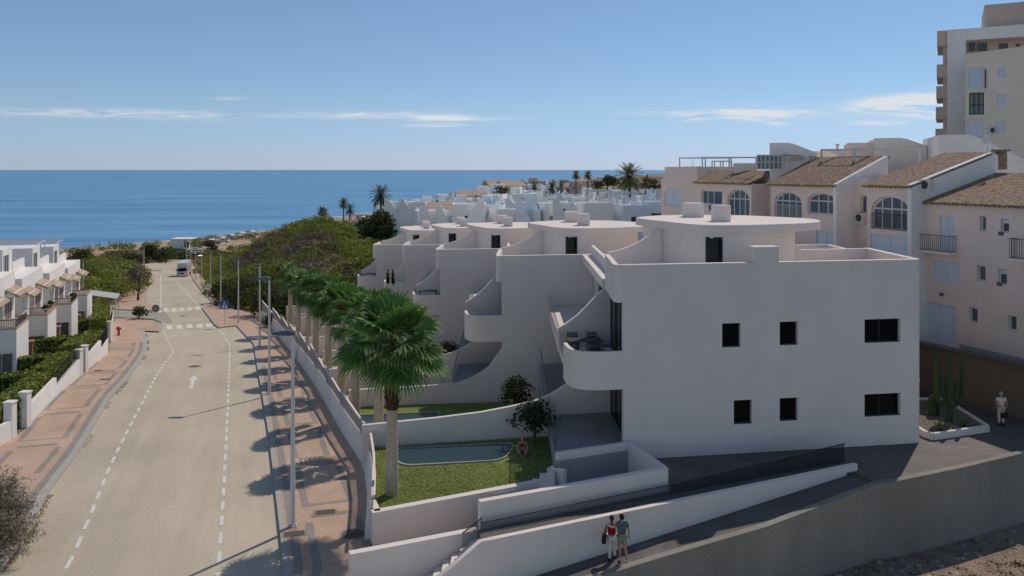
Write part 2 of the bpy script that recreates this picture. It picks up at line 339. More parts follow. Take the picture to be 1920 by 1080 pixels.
# one asphalt sheet across the whole corridor
mb = MB(); ysr = np.arange(12, 262, 2.0)
xl = [min(lx(y)-4, -20) for y in ysr]
for y, a in zip(ysr, xl):
    b = rx(y)+4
    for t in np.linspace(0,1,7): mb.v.append((a+(b-a)*t, y, zr(y)))
for i in range(len(ysr)-1):
    for j in range(6): mb.f.append((i*7+j, i*7+j+1, (i+1)*7+j+1, (i+1)*7+j))
tag(mb.build('road', asphalt, local=True, recalc=False), kind='structure')
def flat(name, outline, mt, up, th=0, zf=zr, step=2.0, kind='structure', parent=None, holes=()):
    """a sheet (or slab of thickness th) with any plan outline, following height zf(y) or zf(x,y)"""
    from mathutils.geometry import tessellate_polygon
    bm = bmesh.new(); vs = [bm.verts.new((x,y,0)) for x,y in outline]
    for tr in tessellate_polygon([[Vector((x,y,0)) for x,y in outline]]):
        try: bm.faces.new([vs[i] for i in tr])
        except ValueError: pass
    y0 = min(p[1] for p in outline); y1 = max(p[1] for p in outline); y = math.floor(y0/step)*step+step
    while y < y1:
        bmesh.ops.bisect_plane(bm, geom=bm.verts[:]+bm.edges[:]+bm.faces[:], plane_co=(0,y,0), plane_no=(0,1,0), dist=1e-4); y += step
    bmesh.ops.recalc_face_normals(bm, faces=bm.faces[:])
    if bm.faces[:] and bm.faces[:][0].normal.z < 0: bmesh.ops.reverse_faces(bm, faces=bm.faces[:])
    for v in bm.verts: v.co.z = zf(v.co.y)+up
    if th:
        be = [e for e in bm.edges if len(e.link_faces) == 1]; r = bmesh.ops.extrude_edge_only(bm, edges=be)
        for g in r['geom']:
            if isinstance(g, bmesh.types.BMVert): g.co.z -= th
        bmesh.ops.recalc_face_normals(bm, faces=bm.faces[:])
        f = max(bm.faces, key=lambda q: abs(q.normal.z))
        if f.normal.z < 0: bmesh.ops.reverse_faces(bm, faces=bm.faces[:])
    me = bpy.data.meshes.new(name); bm.to_mesh(me); bm.free(); me.materials.append(mt)
    o = bpy.data.objects.new(name, me); COL.objects.link(o)
    if parent: o.parent = parent
    if kind: tag(o, kind=kind)
    return o
def offs(pts, d):
    """plan polyline shifted d to its right-hand side"""
    out = []; n = len(pts)
    for i,p in enumerate(pts):
        a = Vector(pts[max(i-1,0)]); b = Vector(pts[min(i+1,n-1)]); t = (b-a).normalized(); out.append((p[0]+t.y*d, p[1]-t.x*d))
    return out
def at_y(pts, Y):
    return float(np.interp(Y, [p[1] for p in pts], [p[0] for p in pts]))
KH = .15
# base of the white garden wall along the pavement (outer face at pavement level)
WB = [(-5.35,27.7),(-5.75,30.2),(-6.25,33.4),(-7.1,37.2),(-9.3,42.7),(-11.9,49.6),(-16.7,62.5),(-21.2,74),(-25.5,85),(-29.5,94),(-33,102)]
hill_edge = [(-33,102),(-36,107),(-40,111),(-43.5,120),(-50,135),(-58,157),(-66,175),(-76,196),(-82,216),(-92,240)]
KRs = KR
strip('kerb', offs(KR,0), offs(KR,.22), kerbm, KH, th=.35)
inner = offs(KR,.225)
out = inner + [(p[0],p[1]) for p in reversed(hill_edge)] + [(p[0]+.4,p[1]) for p in reversed(WB)][1:] + [(WB[0][0]+.2, 26.0), (-4.6, 14.)]
flat('pavement', out, paveR, KH-.003)
# left pavements: near part up to the side street, far part beyond it
kl2 = offs(KL, -.30)
strip('kerb', offs(KL,-.30), KL, kerbm, KH-.02, th=.35)
WL = gp([(-60,880),(-20,846),(50,802),(107,741),(160,696),(190,672),(203,662),(208,640),(211,618),(212,604)], .15)
WL = [(WL[0][0]+8,12.),(WL[0][0]+4,22.)]+WL
corner = gp([(299,621),(304,614),(305,606),(292,602),(268,600),(240,596),(214,598)], .15)
outl = kl2+corner+list(reversed(WL))
flat('pavement', outl, paveR, KH-.023)
kc = [KL[-1]]+gp([(299,622),(306,614),(307,605),(292,600),(268,598),(214,596)],.0)
strip('kerb', offs(kc,-.25), kc, kerbm, KH-.01, th=.35)
farK = gp([(212,581),(250,583),(298,584),(306,580),(292,573),(276,571),(277,555),(279,540),(281,514),(283,503)])
strip('kerb', offs(farK,-.25), farK, kerbm, KH, th=.35)
farW = gp([(212,574),(216,572),(232,548),(258,520),(266,508),(270,500)], .15)
flat('pavement', offs(farK,-.255)+list(reversed(farW)), paveR, KH-.003)
# grey paver bands: a border next to each kerb and long rectangular frames
def sidewalk_bands(kerb, sgn, d0, frames, wid, dmain, n0, n1, name='paver_band'):
    k = [p for p in kerb]
    def pt(i, s, d):   # point at distance s along kerb, d across
        t = 0
        for a,b in zip(k, k[1:]):
            L_ = (Vector(b)-Vector(a)).length
            if s <= t+L_: 
                v = (Vector(b)-Vector(a)).normalized(); q = Vector(a)+v*(s-t); return (q.x+sgn*v.y*d, q.y-sgn*v.x*d)
            t += L_
        v = (Vector(k[-1])-Vector(k[-2])).normalized(); q = Vector(k[-1]); return (q.x+sgn*v.y*d, q.y-sgn*v.x*d)
    return pt
def smooth_poly(pts, step=.8):
    o = []
    for a,b in zip(pts, pts[1:]):
        n = max(1,int((Vector(b)-Vector(a)).length/step))
        for j in range(n): o.append(tuple(Vector(a).lerp(Vector(b), j/n)))
    o.append(tuple(pts[-1])); return o
def band(kerb, sgn, y0, y1, d0, d1, up):
    pts = [p for p in smooth_poly(kerb) if y0 <= p[1] <= y1]
    a = offs(pts, sgn*d0); b = offs(pts, sgn*d1)
    return a+list(reversed(b))
def bands(kerb, sgn, ya, yb, up, main_w, first, period, inset=.95):
    ol = []
    ol.append(band(kerb, sgn, ya, yb, .31, .62, up))
    y = first
    while y < yb-3:
        y2 = min(y+period-.75, yb)
        w = main_w(y) if callable(main_w) else main_w
        A = band(kerb, sgn, y, y2, inset, inset+.28, up); B = band(kerb, sgn, y, y2, w-.28, w, up)
        ol += [A, B]
        for yy_, hh in ((y,.30),(y2-.30,.30),(y2+.18,.14)):
            ps = [p for p in smooth_poly(kerb,.15) if yy_ <= p[1] <= yy_+hh+.1]
            if len(ps) >= 2: ol.append(offs([ps[0],ps[-1]], sgn*(inset+.28))+list(reversed(offs([ps[0],ps[-1]], sgn*(w-.28)))))
        y += period
    for k,o_ in enumerate(ol):
        if len(o_) >= 4: flat('paver_band', o_, paveG, up, step=2)
KRn = [p for p in KR if p[1] < 62]
bands([p for p in KR if p[1] < 70], 1, 16, 68, KH+.002, lambda y: 3.05 if y < 34 else 2.7, 20.2, 5.8)
bands([p for p in KL if p[1] < 84], -1, 16, 78, KH-.018, lambda y: 3.3, 17.5, 6.1)
# ---- road markings
def quadmark(px, name='road_marking', up=.006, m=paint): return flat(name, gp(px), m, up, step=3)
def dashes(pts, period, length, w, phase=0, solid=False):
    P = [Vector(p) for p in pts]; cum = [0]
    for a,b in zip(P,P[1:]): cum.append(cum[-1]+(b-a).length)
    def at(s):
        for i in range(len(P)-1):
            if s <= cum[i+1]: return P[i].lerp(P[i+1], (s-cum[i])/max(1e-6,cum[i+1]-cum[i]))
        return P[-1]
    mb = MB(); s = phase
    while s < cum[-1]-.1:
        e = min(s+length, cum[-1]); a = at(s); b = at(e); d = (b-a).normalized(); n = Vector((-d.y,d.x))*w/2
        pts4 = [a-n,b-n,b+n,a+n]; mb.add([(p.x,p.y,zr(p.y)+.007) for p in pts4], [(0,1,2,3)]); s += period
    return mb
def crv(l): # Catmull-Rom through road points
    P = [Vector(p) for p in l]; o = []
    for i in range(len(P)-1):
        p0 = P[max(i-1,0)]; p1 = P[i]; p2 = P[i+1]; p3 = P[min(i+2,len(P)-1)]
        for j in range(6):
            t = j/6; o.append(tuple(.5*((2*p1)+(p2-p0)*t+(2*p0-5*p1+4*p2-p3)*t*t+(3*p1-p0-3*p2+p3)*t**3)))
    o.append(tuple(P[-1])); return o
LL = crv(gp([(100,1110),(140,1035),(173,957),(204,880),(238,810),(272,745),(299,695),(321,665),(324,656)]))+gp([(320,650),(311,632),(304,610)])
dd = dashes([p for p in LL], 1.62, .95, .14); tag(dd.build('lane_dashes', paint, local=True, recalc=False), kind='structure')
RL = gp([(406,1110),(411,1050),(414,1000),(419,930),(423,850),(427,765),(430,690),(431,655)])+crv(gp([(431,655),(429,645),(421,630),(410,617)]))
dd = dashes(RL, 1.62, .95, .14, .4); tag(dd.build('lane_dashes', paint, local=True, recalc=False), kind='structure')
for l in ([(301.5,578),(301.5,545),(301.5,514)],[(376,578),(352,550),(329,528)]):
    dd = dashes(gp(l), 1.0, 1.01, .16); tag(dd.build('lane_line', paint, local=True, recalc=False), kind='structure')
for x0,x1,ya,yb,k in [(312,323,610,618,1),(331,342,609.5,617,1),(350,361,608,616,1),(369,380,607.5,615,1),(386,398,606.5,614,1),(293,303,582,586,.5),(307,316,578,584.5,1),(322,331,578,584,1),(337,345,577.5,583,1),(352,360,576.5,582,1),(366,377,575.5,581,1)]:
    quadmark([(x0+ (0),yb),(x0,ya),(x1-.7,ya-.3),(x1+1,yb-.4)], 'crossing_bar')
quadmark([(355,729),(358,713),(352,713.5),(364,703.5),(373.5,712),(366,712.5),(361,728.5)][:3]+[(364,703.5),(373.5,712.5),(366,712.5),(361,728.5)], 'lane_arrow')
flat('asphalt_patch', gp([(214,596),(214,583),(294,585),(308,582),(318,596),(325,606),(310,606),(292,600)]), asphalt2, .004)
# ---- manholes and covers, each a thing on its own
def disc(c, r, n=20): return [(c[0]+r*math.cos(2*math.pi*i/n), c[1]+r*math.sin(2*math.pi*i/n)) for i in range(n)]
ironm = mat('iron_cover', (.10,.085,.072), .7, .2, 20, .3, 60, .3)
coverc = mat('cover_concrete', (.30,.25,.21), .85, .15, 8, .3, 30, .2)
def cover(px, py, r, label, up, square=None, rim=True):
    c = RG(px, py, up); t = thing('manhole_cover', label, 'manhole cover', (c[0],c[1],zr(c[1])+up))
    def ol(k):
        if square:
            w,h = square; d = Vector((-.25,.97)).normalized(); n = Vector((d.y,-d.x)); q = Vector(c)
            return [tuple(q+n*a*w*k/2+d*b*h*k/2) for a,b in ((-1,-1),(1,-1),(1,1),(-1,1))]
        return disc(c, r*k)
    def pl(o_, z, name, m):
        mb = MB(); mb.prism([(x,y) for x,y in o_], lambda x,y: zr(y)+up-.02, lambda x,y: zr(y)+z); return mb.build(name, m, t)
    pl(ol(1.25), up+.006, 'frame', coverc); pl(ol(1), up+.011, 'lid', ironm)
cover(365,687,.42,'round iron manhole cover sunk in the asphalt just beyond the painted arrow',.0)
cover(610,960.5,.3,'small rectangular cover in the brick pavement between the two paving frames',KH, square=(.75,.45))
cover(552,1001,.3,'small square iron cover at the foot of the nearest street lamp',KH, square=(.72,.42))
cover(663,1001,.42,'round concrete manhole cover next to the corner of the white garden wall',KH)
cover(184,695,.3,'small round cover in the left pavement nearer the garden gates',KH-.02)
cover(198,711,.3,'second small cover in the left pavement nearer the kerb',KH-.02, square=(.6,.45))
cover(343,592,.35,'flat iron cover between the two pedestrian crossings',.0)
# ---- street lamps
lampm = mat('galvanised_pole', (.62,.62,.62), .45, .05, 5, 0, 1, .5); headm = mat('lamp_head_dark', (.06,.09,.13), .35, .08, 5, 0, 1, .5); lensm = mat('lamp_lens', (.5,.52,.55), .25, .05, 4, 0, 1, .5)
def street_lamp(label, H=7.3):
    t = thing('street_lamp', label, 'street lamp', (0,0,0), 0, 'street lamps along the road')
    m = MB(); m.tube([(0,0,0),(0,0,.04)], [.16,.16], 12); m.tube([(0,0,.04),(0,0,.7),(0,0,2.2),(0,0,H-.05)], [.10,.098,.085,.055], 12); m.build('pole', lampm, t, local=True)
    for s in (-1,1): m = MB(); m.tube([(.12*s,-.05,0),(.12*s,-.05,.07)], .022, 6); m.build('anchor_bolt', ironm, t, local=True)
    m = MB(); m.par((.055,-.001,.55),(.012,0,0),(0,.10,0),(0,0,.32)); m.build('service_hatch', lampm, t, local=True)
    m = MB(); pr = [(.08,-.02),(.06,.10),(-.18,.15),(-.62,.10),(-.80,.05),(-.80,.0),(-.55,-.035),(-.1,-.05)]
    n = len(pr); vs = [(x,-.14+(.05 if x<-.7 else 0),H+z) for x,z in pr]+[(x,.14-(.05 if x<-.7 else 0),H+z) for x,z in pr]
    m.add(vs, [tuple(range(n)), tuple(range(2*n-1,n-1,-1))]+[(i,(i+1)%n,(i+1)%n+n,i+n) for i in range(n)]); h = m.build('lamp_head', headm, t, local=True)
    m = MB(); m.par((-.74,-.10,H-.06),(.50,0,.0),(0,.20,0),(0,0,.03)); m.build('lens', lensm, h, local=True)
    return t
lamps = [((549,986),7.3,'nearest street lamp, its dark flat head reaching over the kerb, on the brick pavement right'),((505,738),7.3,'second nearest street lamp on the right pavement, behind the closest one'),
 ((487,648),7.3,'third street lamp from the camera along the white garden wall'),((447,605),7.3,'tall street lamp just beyond the blue crossing sign'),
 ((414,577),7.3,'slim street lamp between the blue crossing sign and the dark scrub'),((395,555),7.3,'street lamp beside the round white road sign'),
 ((378,533),7.2,'street lamp at the foot of the hill, first beyond the pavement bulge'),((367,526),7.2,'street lamp close left of its neighbour at the foot of the green hill'),((357.5,515),7.2,'street lamp just right of the camper van'),((350,497),6.5,'farthest street lamp of the right side, seen behind the camper van')]
proto = None
for (p,H,lab) in lamps:
    c = RG(p[0],p[1],KH)
    if proto is None: proto = street_lamp(lab); o = proto
    else: o = copy_tree(proto); o['label'] = lab
    o.location = (c[0],c[1],zr(c[1])+KH); s = H/7.3; o.scale = (1,1,s)
for p,lab,up in (((270,503),'lone street lamp at the far end of the left side by the beach trees',.15),((156,533+54),'street lamp rising behind the last white house of the left row',0)):
    o = copy_tree(proto); o['label'] = lab
    if p[0] == 156: X,Y,Z = R(156,491,112); o.location = (X,Y,Z-7.3)
    else: c = RG(p[0],p[1],0); o.location = (c[0],c[1],zr(c[1])); o.scale = (1,1,.85)
# ---- road signs
signback = mat('sign_back_grey', (.16,.16,.165), .5, .05, 3, 0, 1, .4); bluem = mat('sign_blue', (.02,.11,.36), .45, .05, 3, 0, 1, .4); signw = mat('sign_white', (.7,.7,.7), .5, .03, 3, 0, 1, .4)
def pole_sign(px, py, topy, label, kind, up=KH):
    c = RG(px,py,up); Y = c[1]; H = (py-topy)*Y/F; z = zr(Y)+up
    t = thing('road_sign', label, 'road sign', (c[0],Y,z)); m = MB(); m.tube([(0,0,0),(0,0,H)], .035, 8); m.build('post', lampm, t, local=True)
    if kind == 'round':
        m = MB(); m.tube([(0,-.05,H-.42),(0,-.07,H-.42)], .42, 24); m.build('sign_plate', signback, t, local=True)
        m = MB(); m.tube([(0,-.052,H-.62),(0,-.08,H-.62)], .02, 6); m.par((-.2,-.085,H-.5),(.4,0,0),(0,.014,0),(0,0,.04)); m.build('bracket', lampm, t, local=True)
    if kind == 'noentry':
        m = MB(); m.tube([(0,-.05,H-.38),(0,-.07,H-.38)], .38, 24); p = m.build('sign_plate', signw, t, local=True)
        m = MB(); m.par((-.24,-.078,H-.44),(.48,0,0),(0,.007,0),(0,0,.12)); m.build('bar', mat('sign_grey_bar',(.2,.25,.3),.5), p, local=True)
    if kind == 'cross':
        s = .48; m = MB(); m.par((-s,-.08,H-2*s),(2*s,0,0),(0,.03,0),(0,0,2*s)); p = m.build('sign_plate', bluem, t, local=True)
        m = MB(); m.add([(-.36,-.086,H-.86),(.36,-.086,H-.86),(0,-.086,H-.12)],[(0,1,2)]); p2 = m.build('white_triangle', signw, p, local=True, recalc=False)
        m = MB(); y = -.092
        m.tube([(0,y+.004,H-.33),(0,y,H-.33)], .05, 10)
        for a,b,w in (((0,-.38),(-.01,-.58),.035),((-.01,-.58),(-.13,-.82),.025),((-.01,-.58),(.12,-.82),.025),((0,-.42),(-.12,-.55),.018),((0,-.42),(.12,-.52),.018)):
            A = Vector((a[0],y,H+a[1])); B = Vector((b[0],y,H+b[1])); m.tube([A,B], w, 6)
        for k in range(3): m.par((-.26+.2*k,y,H-.85),(.09,0,0),(0,.005,0),(0,0,.03))
        m.build('walking_figure', mat('sign_black',(.015,.02,.04),.5), p, local=True)
    return t
pole_sign(292.5,614,571,'round road sign turned away, grey back, at the left corner of the side street','round')
pole_sign(390,577,533,'round pale road sign with a bar, on thin post beside the scrub','noentry')
pole_sign(421.5,612,563.5,'blue square pedestrian crossing sign on thin post on the right pavement','cross')
# ---- red hydrant, barrier
redm = mat('hydrant_red', (.42,.03,.03), .45, .1, 6, 0, 1, .4)
c = RG(222.5,629,.13); t = thing('fire_hydrant', 'red fire hydrant standing on the left brick pavement', 'fire hydrant', (c[0],c[1],zr(c[1])+.13))
m = MB(); m.tube([(0,0,0),(0,0,.08),(0,0,.1),(0,0,.55),(0,0,.62)], [.16,.16,.11,.12,.17], 12); m.build('body', redm, t, local=True)
m = MB(); m.tube([(0,0,.62),(0,0,.8),(0,0,.88)], [.24,.24,.15], 12); m.build('cap', redm, t, local=True)
m = MB(); m.tube([(-.26,0,.68),(.26,0,.68)], .07, 8); m.build('outlet', redm, t, local=True)
c = RG(281,514,0); t = thing('road_barrier', 'low pale barrier across the left lane near the beach end', 'barrier', (c[0],c[1],zr(c[1])))
m = MB(); m.box(0,2.6,-.06,.06,.75,.95); m.build('rail', signw, t, local=True)
m = MB(); m.box(.1,.2,-.05,.05,0,.76); m.build('leg', lampm, t, local=True); m = MB(); m.box(2.4,2.5,-.05,.05,0,.76); m.build('leg', lampm, t, local=True)
# ================================================================ walls with openings
class Fr:
    """local wall frame: s along the wall, z up (absolute), d inward"""
    def __init__(s, o, dirv): s.o = Vector((o[0],o[1],0)); s.d = Vector((dirv[0],dirv[1],0)).normalized(); s.n = Vector((-s.d.y,s.d.x,0))
    def p(s, a, z, dep=0): q = s.o+s.d*a+s.n*dep; return (q.x,q.y,z)
def wall_cols(fr, s0, s1, zb, zt, th, ops, rev=None, top=None):
    """solid wall of thickness th; ops = [(a,b,z0,z1[,'arch'])]; zt may be a function of s"""
    T = zt if callable(zt) else (lambda s: zt)
    br = {s0, s1}
    def otop(o, s):
        if len(o) > 4 and o[4]:
            r = o[4]; c = (o[0]+o[1])/2; w = (o[1]-o[0])/2; return o[3]-r+r*math.sqrt(max(0,1-((s-c)/w)**2))
        return o[3]
    for o in ops:
        br |= {o[0], o[1]}
        if len(o) > 4 and o[4]: br |= {o[0]+(o[1]-o[0])*(1-math.cos(math.pi*i/12))/2 for i in range(13)}
    if callable(zt): br |= set(np.linspace(s0,s1,9).tolist())
    br = sorted(br); mb = MB(); P = fr.p
    for a,b in zip(br, br[1:]):
        if b-a < 1e-5: continue
        mid = (a+b)/2; act = sorted([o for o in ops if o[0] < mid < o[1]], key=lambda o: o[2])
        lo = (zb, zb)
        segs = []
        for o in act: segs.append((lo[0],lo[1],o[2],o[2])); lo = (otop(o,a), otop(o,b))
        segs.append((lo[0],lo[1],T(a),T(b)))
        for q in segs:
            for dep in (0, th): mb.poly([P(a,q[0],dep),P(b,q[1],dep),P(b,q[3],dep),P(a,q[2],dep)])
        for o in act:
            mb.poly([P(a,o[2],0),P(b,o[2],0),P(b,o[2],th),P(a,o[2],th)]); mb.poly([P(a,otop(o,a),0),P(b,otop(o,b),0),P(b,otop(o,b),th),P(a,otop(o,a),th)])
        mb.poly([P(a,T(a),0),P(b,T(b),0),P(b,T(b),th),P(a,T(a),th)]); mb.poly([P(a,zb,0),P(b,zb,0),P(b,zb,th),P(a,zb,th)])
    for o in ops:
        for s in (o[0],o[1]): mb.poly([P(s,o[2],0),P(s,otop(o,s),0),P(s,otop(o,s),th),P(s,o[2],th)])
    for s in (s0,s1): mb.poly([P(s,zb,0),P(s,T(s),0),P(s,T(s),th),P(s,zb,th)])
    return mb
def window(fr, a, b, z0, z1, parent, arch=0, mull=(.5,), trans=None, fm=None, pm=None, dep=.14, fw=.05, name='window', blind=None):
    c = (a+b)/2; w = (b-a)/2
    top = lambda s: (z1-arch+arch*math.sqrt(max(0,1-((s-c)/w)**2))) if arch else z1
    ss = [a+(b-a)*(1-math.cos(math.pi*i/12))/2 for i in range(13)] if arch else [a,b]
    m = MB(); P = fr.p; th = .05
    pts = [(a,z0),(b,z0)]+[(s,top(s)) for s in reversed(ss)]
    n = len(pts); cx, cz = c, (z0+z1)/2
    inn = [(s+(fw if s < cx-1e-6 else (-fw if s > cx+1e-6 else 0))*(1 if not arch else min(1,abs(s-cx)/w*1.5)), z+(fw if z <= z0+1e-6 else -fw)) for s,z in pts]
    for k in range(n):
        j = (k+1)%n
        A,B,C,D = pts[k],pts[j],inn[j],inn[k]
        m.add([P(A[0],A[1],dep),P(B[0],B[1],dep),P(C[0],C[1],dep),P(D[0],D[1],dep),P(A[0],A[1],dep+th),P(B[0],B[1],dep+th),P(C[0],C[1],dep+th),P(D[0],D[1],dep+th)],[(0,1,2,3),(7,6,5,4),(3,2,6,7),(0,4,5,1),(0,3,7,4),(1,5,6,2)])
    def bar(s0_,s1_,za,zb_):
        o = Vector(P(s0_,za,dep-.004)); m.par(o, Vector(P(s1_,za,dep-.004))-o, Vector(P(s0_,za,dep+th-.006))-o, (0,0,zb_-za))
    for t in mull:
        s = a+(b-a)*t; bar(s-fw/2, s+fw/2, z0+fw, top(s)-fw*.8)
    if trans: bar(a+fw, b-fw, trans-fw/2, trans+fw/2)
    f = m.build(name, fm or blackm, parent, smooth=False)
    g = MB(); g.poly([P(s,z,dep+.03) for s,z in inn]); pn = g.build('pane', pm or dglass, f, smooth=False)
    if blind:
        g = MB(); zz = z1-(z1-z0)*blind[0]; o = Vector(P(a+fw,zz,dep-.012)); g.par(o, Vector(P(b-fw,zz,dep-.012))-o, Vector(P(a+fw,zz,dep-.002))-o, (0,0,z1-fw-zz)); g.build('shutter', blind[1], f, smooth=False)
    return f
ORG_fix = True
def glass_panel(name, pts, zb, zt, parent, m=None, rail=True, th=.012):
    """glass balustrade along plan pts, heights lists or numbers, with thin top rail as sub-part"""
    g = MB(); g.ribbon(pts, th, zb, zt); o = g.build(name, m or railglass, parent)
    if rail:
        n = len(pts); zt = [zt]*n if not hasattr(zt,'__len__') else zt
        r = MB(); r.tube([(x,y,z+.015) for (x,y),z in zip(pts,zt)], .022, 6); r.build('handrail', railm, o if parent is not None else o)
    return o
# ================================================================ white terraced units
FD = Vector((.988,.156)).normalized()
def fY(X): return 33.04+.158*X
def fin(X): return 37.9+.17*X
def w1(X): return 49.14+.158*X
def H(h): return CZ-h
slab_px = [(1192,408.3),(1203,410.3),(1215,411.8),(1230,413.2),(1250,415.4),(1270,417.6),(1290,419.7),(1315,421.4),(1340,422.1),(1375,422.2),(1410,421.6),(1450,420.6),(1490,419.2),(1515,418.2),(1528,417.2),(1536,415.8),(1538,414),(1531,411.3),(1512,409.2),(1480,407.6),(1440,405.6),(1400,403.8),(1340,403),(1280,402.8),(1240,403.6),(1212,405.3),(1197,407)]
slab = [G(x,y,2.5)[:2] for x,y in slab_px]
def arc(cx, cy, r, a0, a1, n=6): return [(cx+r*math.cos(math.radians(a0+(a1-a0)*i/n)), cy+r*math.sin(math.radians(a0+(a1-a0)*i/n))) for i in range(n+1)]
UO = [(0,0,0),(-5.3,15.27,1.26),(-10.47,30.57,2.4),(-15.2,45.4,3.45),(-20.6,59.6,4.75)]
ulabels = ['nearest white terraced house, with six dark windows in its long plain end wall','white terraced house second from the camera, its rounded balcony above the bushes',
 'white terraced house in the middle of the stepped row','white terraced house fourth along, with the couple in black on its balcony','last white terraced house of the row, beside the green hill']
def unit(k):
    dx, dy, dh = UO[k]; sh = lambda l: [(x+dx,y+dy) for x,y in l]; z = lambda h: CZ-h-dh
    u = thing('terraced_house', ulabels[k], 'house', (4.7+dx, 34+dy, z(12.3)), 0, 'stepped row of white terraced houses')
    f = Fr((0+dx, 33.04+dy), FD); S = lambda X: X/FD.x      # s coordinate of a given X (before offset)
    front = k == 0
    # long end wall. lower part starts at X=4.7, upper band is carried further left
    gr = 12.9
    if front:
        ops = []
        def zpx(px, y):     # height on the front plane under a photograph row
            a = (px-960)/F; Y = 33.04/(1-.158*a); return CZ-(y-HZ)/F*Y
        def spx(px): a = (px-960)/F; Y = 33.04/(1-.158*a); return S(a*Y)
        wins = [(1354,1389,606,651,0),(1462,1496,603,647,0),(1621,1688,598,642,1),(1376,1410,750,795,0),(1462,1496,746,789,0),(1621,1688,738,780,1)]
        for (a,b,t,bo,_) in wins: ops.append((spx(a),spx(b),zpx((a+b)/2,bo),zpx((a+b)/2,t)))
        w = wall_cols(f, S(4.72), S(18.12), z(gr), z(4.03), .3, ops); w.build('end_wall', white, u)
        for o_,wd in zip(ops,wins):
            wn = window(f, *o_, u, mull=(.46,) if wd[4] else (), dep=.17, fw=.05)
            m = MB(); q = Vector(f.p(o_[0],o_[2]-.0,.0)); m.par(Vector(f.p(o_[0],o_[2],.02)), Vector(f.p(o_[1],o_[2],.02))-Vector(f.p(o_[0],o_[2],.02)), f.n*.15, (0,0,.025)); m.build('sill', mat('sill_grey',(.12,.12,.125),.6), wn)
        # rounded far corner and side wall
        c0 = Vector(f.p(S(18.12),0)); cc = c0+f.n*.35
        pts = [(c0.x,c0.y)]; 
        for i in range(1,6):
            a = math.radians(-81+ (i*81/5)); pts.append((cc.x+.35*math.cos(a), cc.y+.35*math.sin(a)))
        pts += [(18.40,41.2)]
        m = MB(); m.ribbon(pts, .3, z(gr), z(4.03), side=1); m.build('side_wall', white, u)
        p = [(18.1,fin(18.1)-.15),(4.75,fin(4.75)-.15)]
        m = MB(); m.ribbon([(18.095,40.95),(14.2,fin(14.2))], .25, z(5.4), z(4.03)); m.build('rear_parapet', white, u)
        m = MB(); m.ribbon([(19.4,41.3),(19.55,49.5)], .25, z(12.5), z(4.62)); m.build('rear_side_wall', white, u)
        m = MB(); m.ribbon([(19.42,49.6),(13,48.6)], .25, z(12.5), z(4.63)); m.build('rear_wall', white, u)
    else:
        w = wall_cols(f, S(4.72), S(18.3), z(gr+.3), z(4.03), .3, []); w.build('end_wall', white, u)
    # upper left band with rounded nose
    f0 = Fr((0, 33.04), FD); a0 = Vector(f0.p(S(4.716),0)); nose = [(a0.x,a0.y), tuple(Vector(f0.p(S(4.62),0))[:2]), tuple(Vector(f0.p(S(4.5),0,.03))[:2]), tuple(Vector(f0.p(S(4.41),0,.11))[:2]), tuple(Vector(f0.p(S(4.38),0,.25))[:2]), tuple(Vector(f0.p(S(4.38),0,.5))[:2])]
    nose.append((4.42, fY(4.4)+4.3))
    m = MB(); m.ribbon(sh(nose), .22, z(5.62), z(4.03), side=-1); m.build('parapet', white, u)
    # roof decks
    m = MB(); m.prism(sh([(4.62,fY(4.62)+.31),(18.09,fY(18.09)+.31),(18.09,fin(18.1)-.2),(4.62,fin(4.6)-.2)]), z(5.6), z(5.05)); m.build('roof_deck', white, u)
    m = MB(); m.prism(sh([(4.38,fin(4.4)+.15),(19.2,fin(19.2)+.15),(19.2,w1(19.2)-.05),(4.38,w1(4.4)-.05)]), z(5.75), z(5.3)); m.build('roof_deck', white, u)
    m = MB(); m.ribbon(sh([(5.05,fin(5)+.3),(5.02,w1(5)-.06)]), .2, z(5.299), z(4.72)); m.build('low_parapet', white, u)
    # body core behind the glazing
    m = MB(); m.prism(sh([(5.3,fY(5)+.32),(18.09,fY(18.09)+.32),(18.09,fin(18.1)-.2),(5.3,fin(5.3)-.2)]) , z(gr), z(5.601)) if not front else None
    if not front: m.build('inner_wall', white, u)
    # west glazing, both floors (front part a) and rear part b
    fw_ = Fr((4.74+dx, fin(4.7)-.16+dy), (0.03,-1))
    L_ = fin(4.7)-.16-(fY(4.7)+.31)
    if k < 2:
        for zb, zt in ((11.68,9.36),(8.48,5.64)):
            window(fw_, .02, L_-.02, z(zb), z(zt), u, mull=(.33,.66), dep=0, fw=.09, name='sliding_door')
        m = MB(); m.par((4.74+dx,fY(4.7)+.32+dy,z(9.35)),(.4,0,0),(0,L_,0),(0,0,.86)); m.build('floor_edge', white, u)
    fb = Fr((5.1+dx, w1(5)-.1+dy), (0.0,-1)); Lb = w1(5)-.1-fin(5)-.2
    m = wall_cols(fb, 0, Lb, z(gr+.4), z(5.76), .25, [(2.2,5.2,z(8.5),z(6.1))]); m.build('side_wall', white, u)
    window(fb, 2.2, 5.2, z(8.5), z(6.1), u, mull=(.5,), dep=.1, fw=.07)
    # fin walls between the two halves
    top = [(1046,614.5),(1060,607),(1071,599),(1082,590.5),(1097,576),(1111,560.5),(1122,549),(1133,541),(1143,533)]
    P_ = []; Z_ = []
    for x,y in top:
        a = (x-960)/F; Y = 37.9/(1-.17*a); P_.append((a*Y, Y)); Z_.append(CZ-(y-HZ)/F*Y-dh)
    P_.append((5.3, fin(5.3))); Z_.append(z(5.62))
    m = MB(); m.ribbon(sh(P_), .2, z(8.7), [min(q,z(5.62)) for q in Z_]); m.build('fin_wall', white, u)
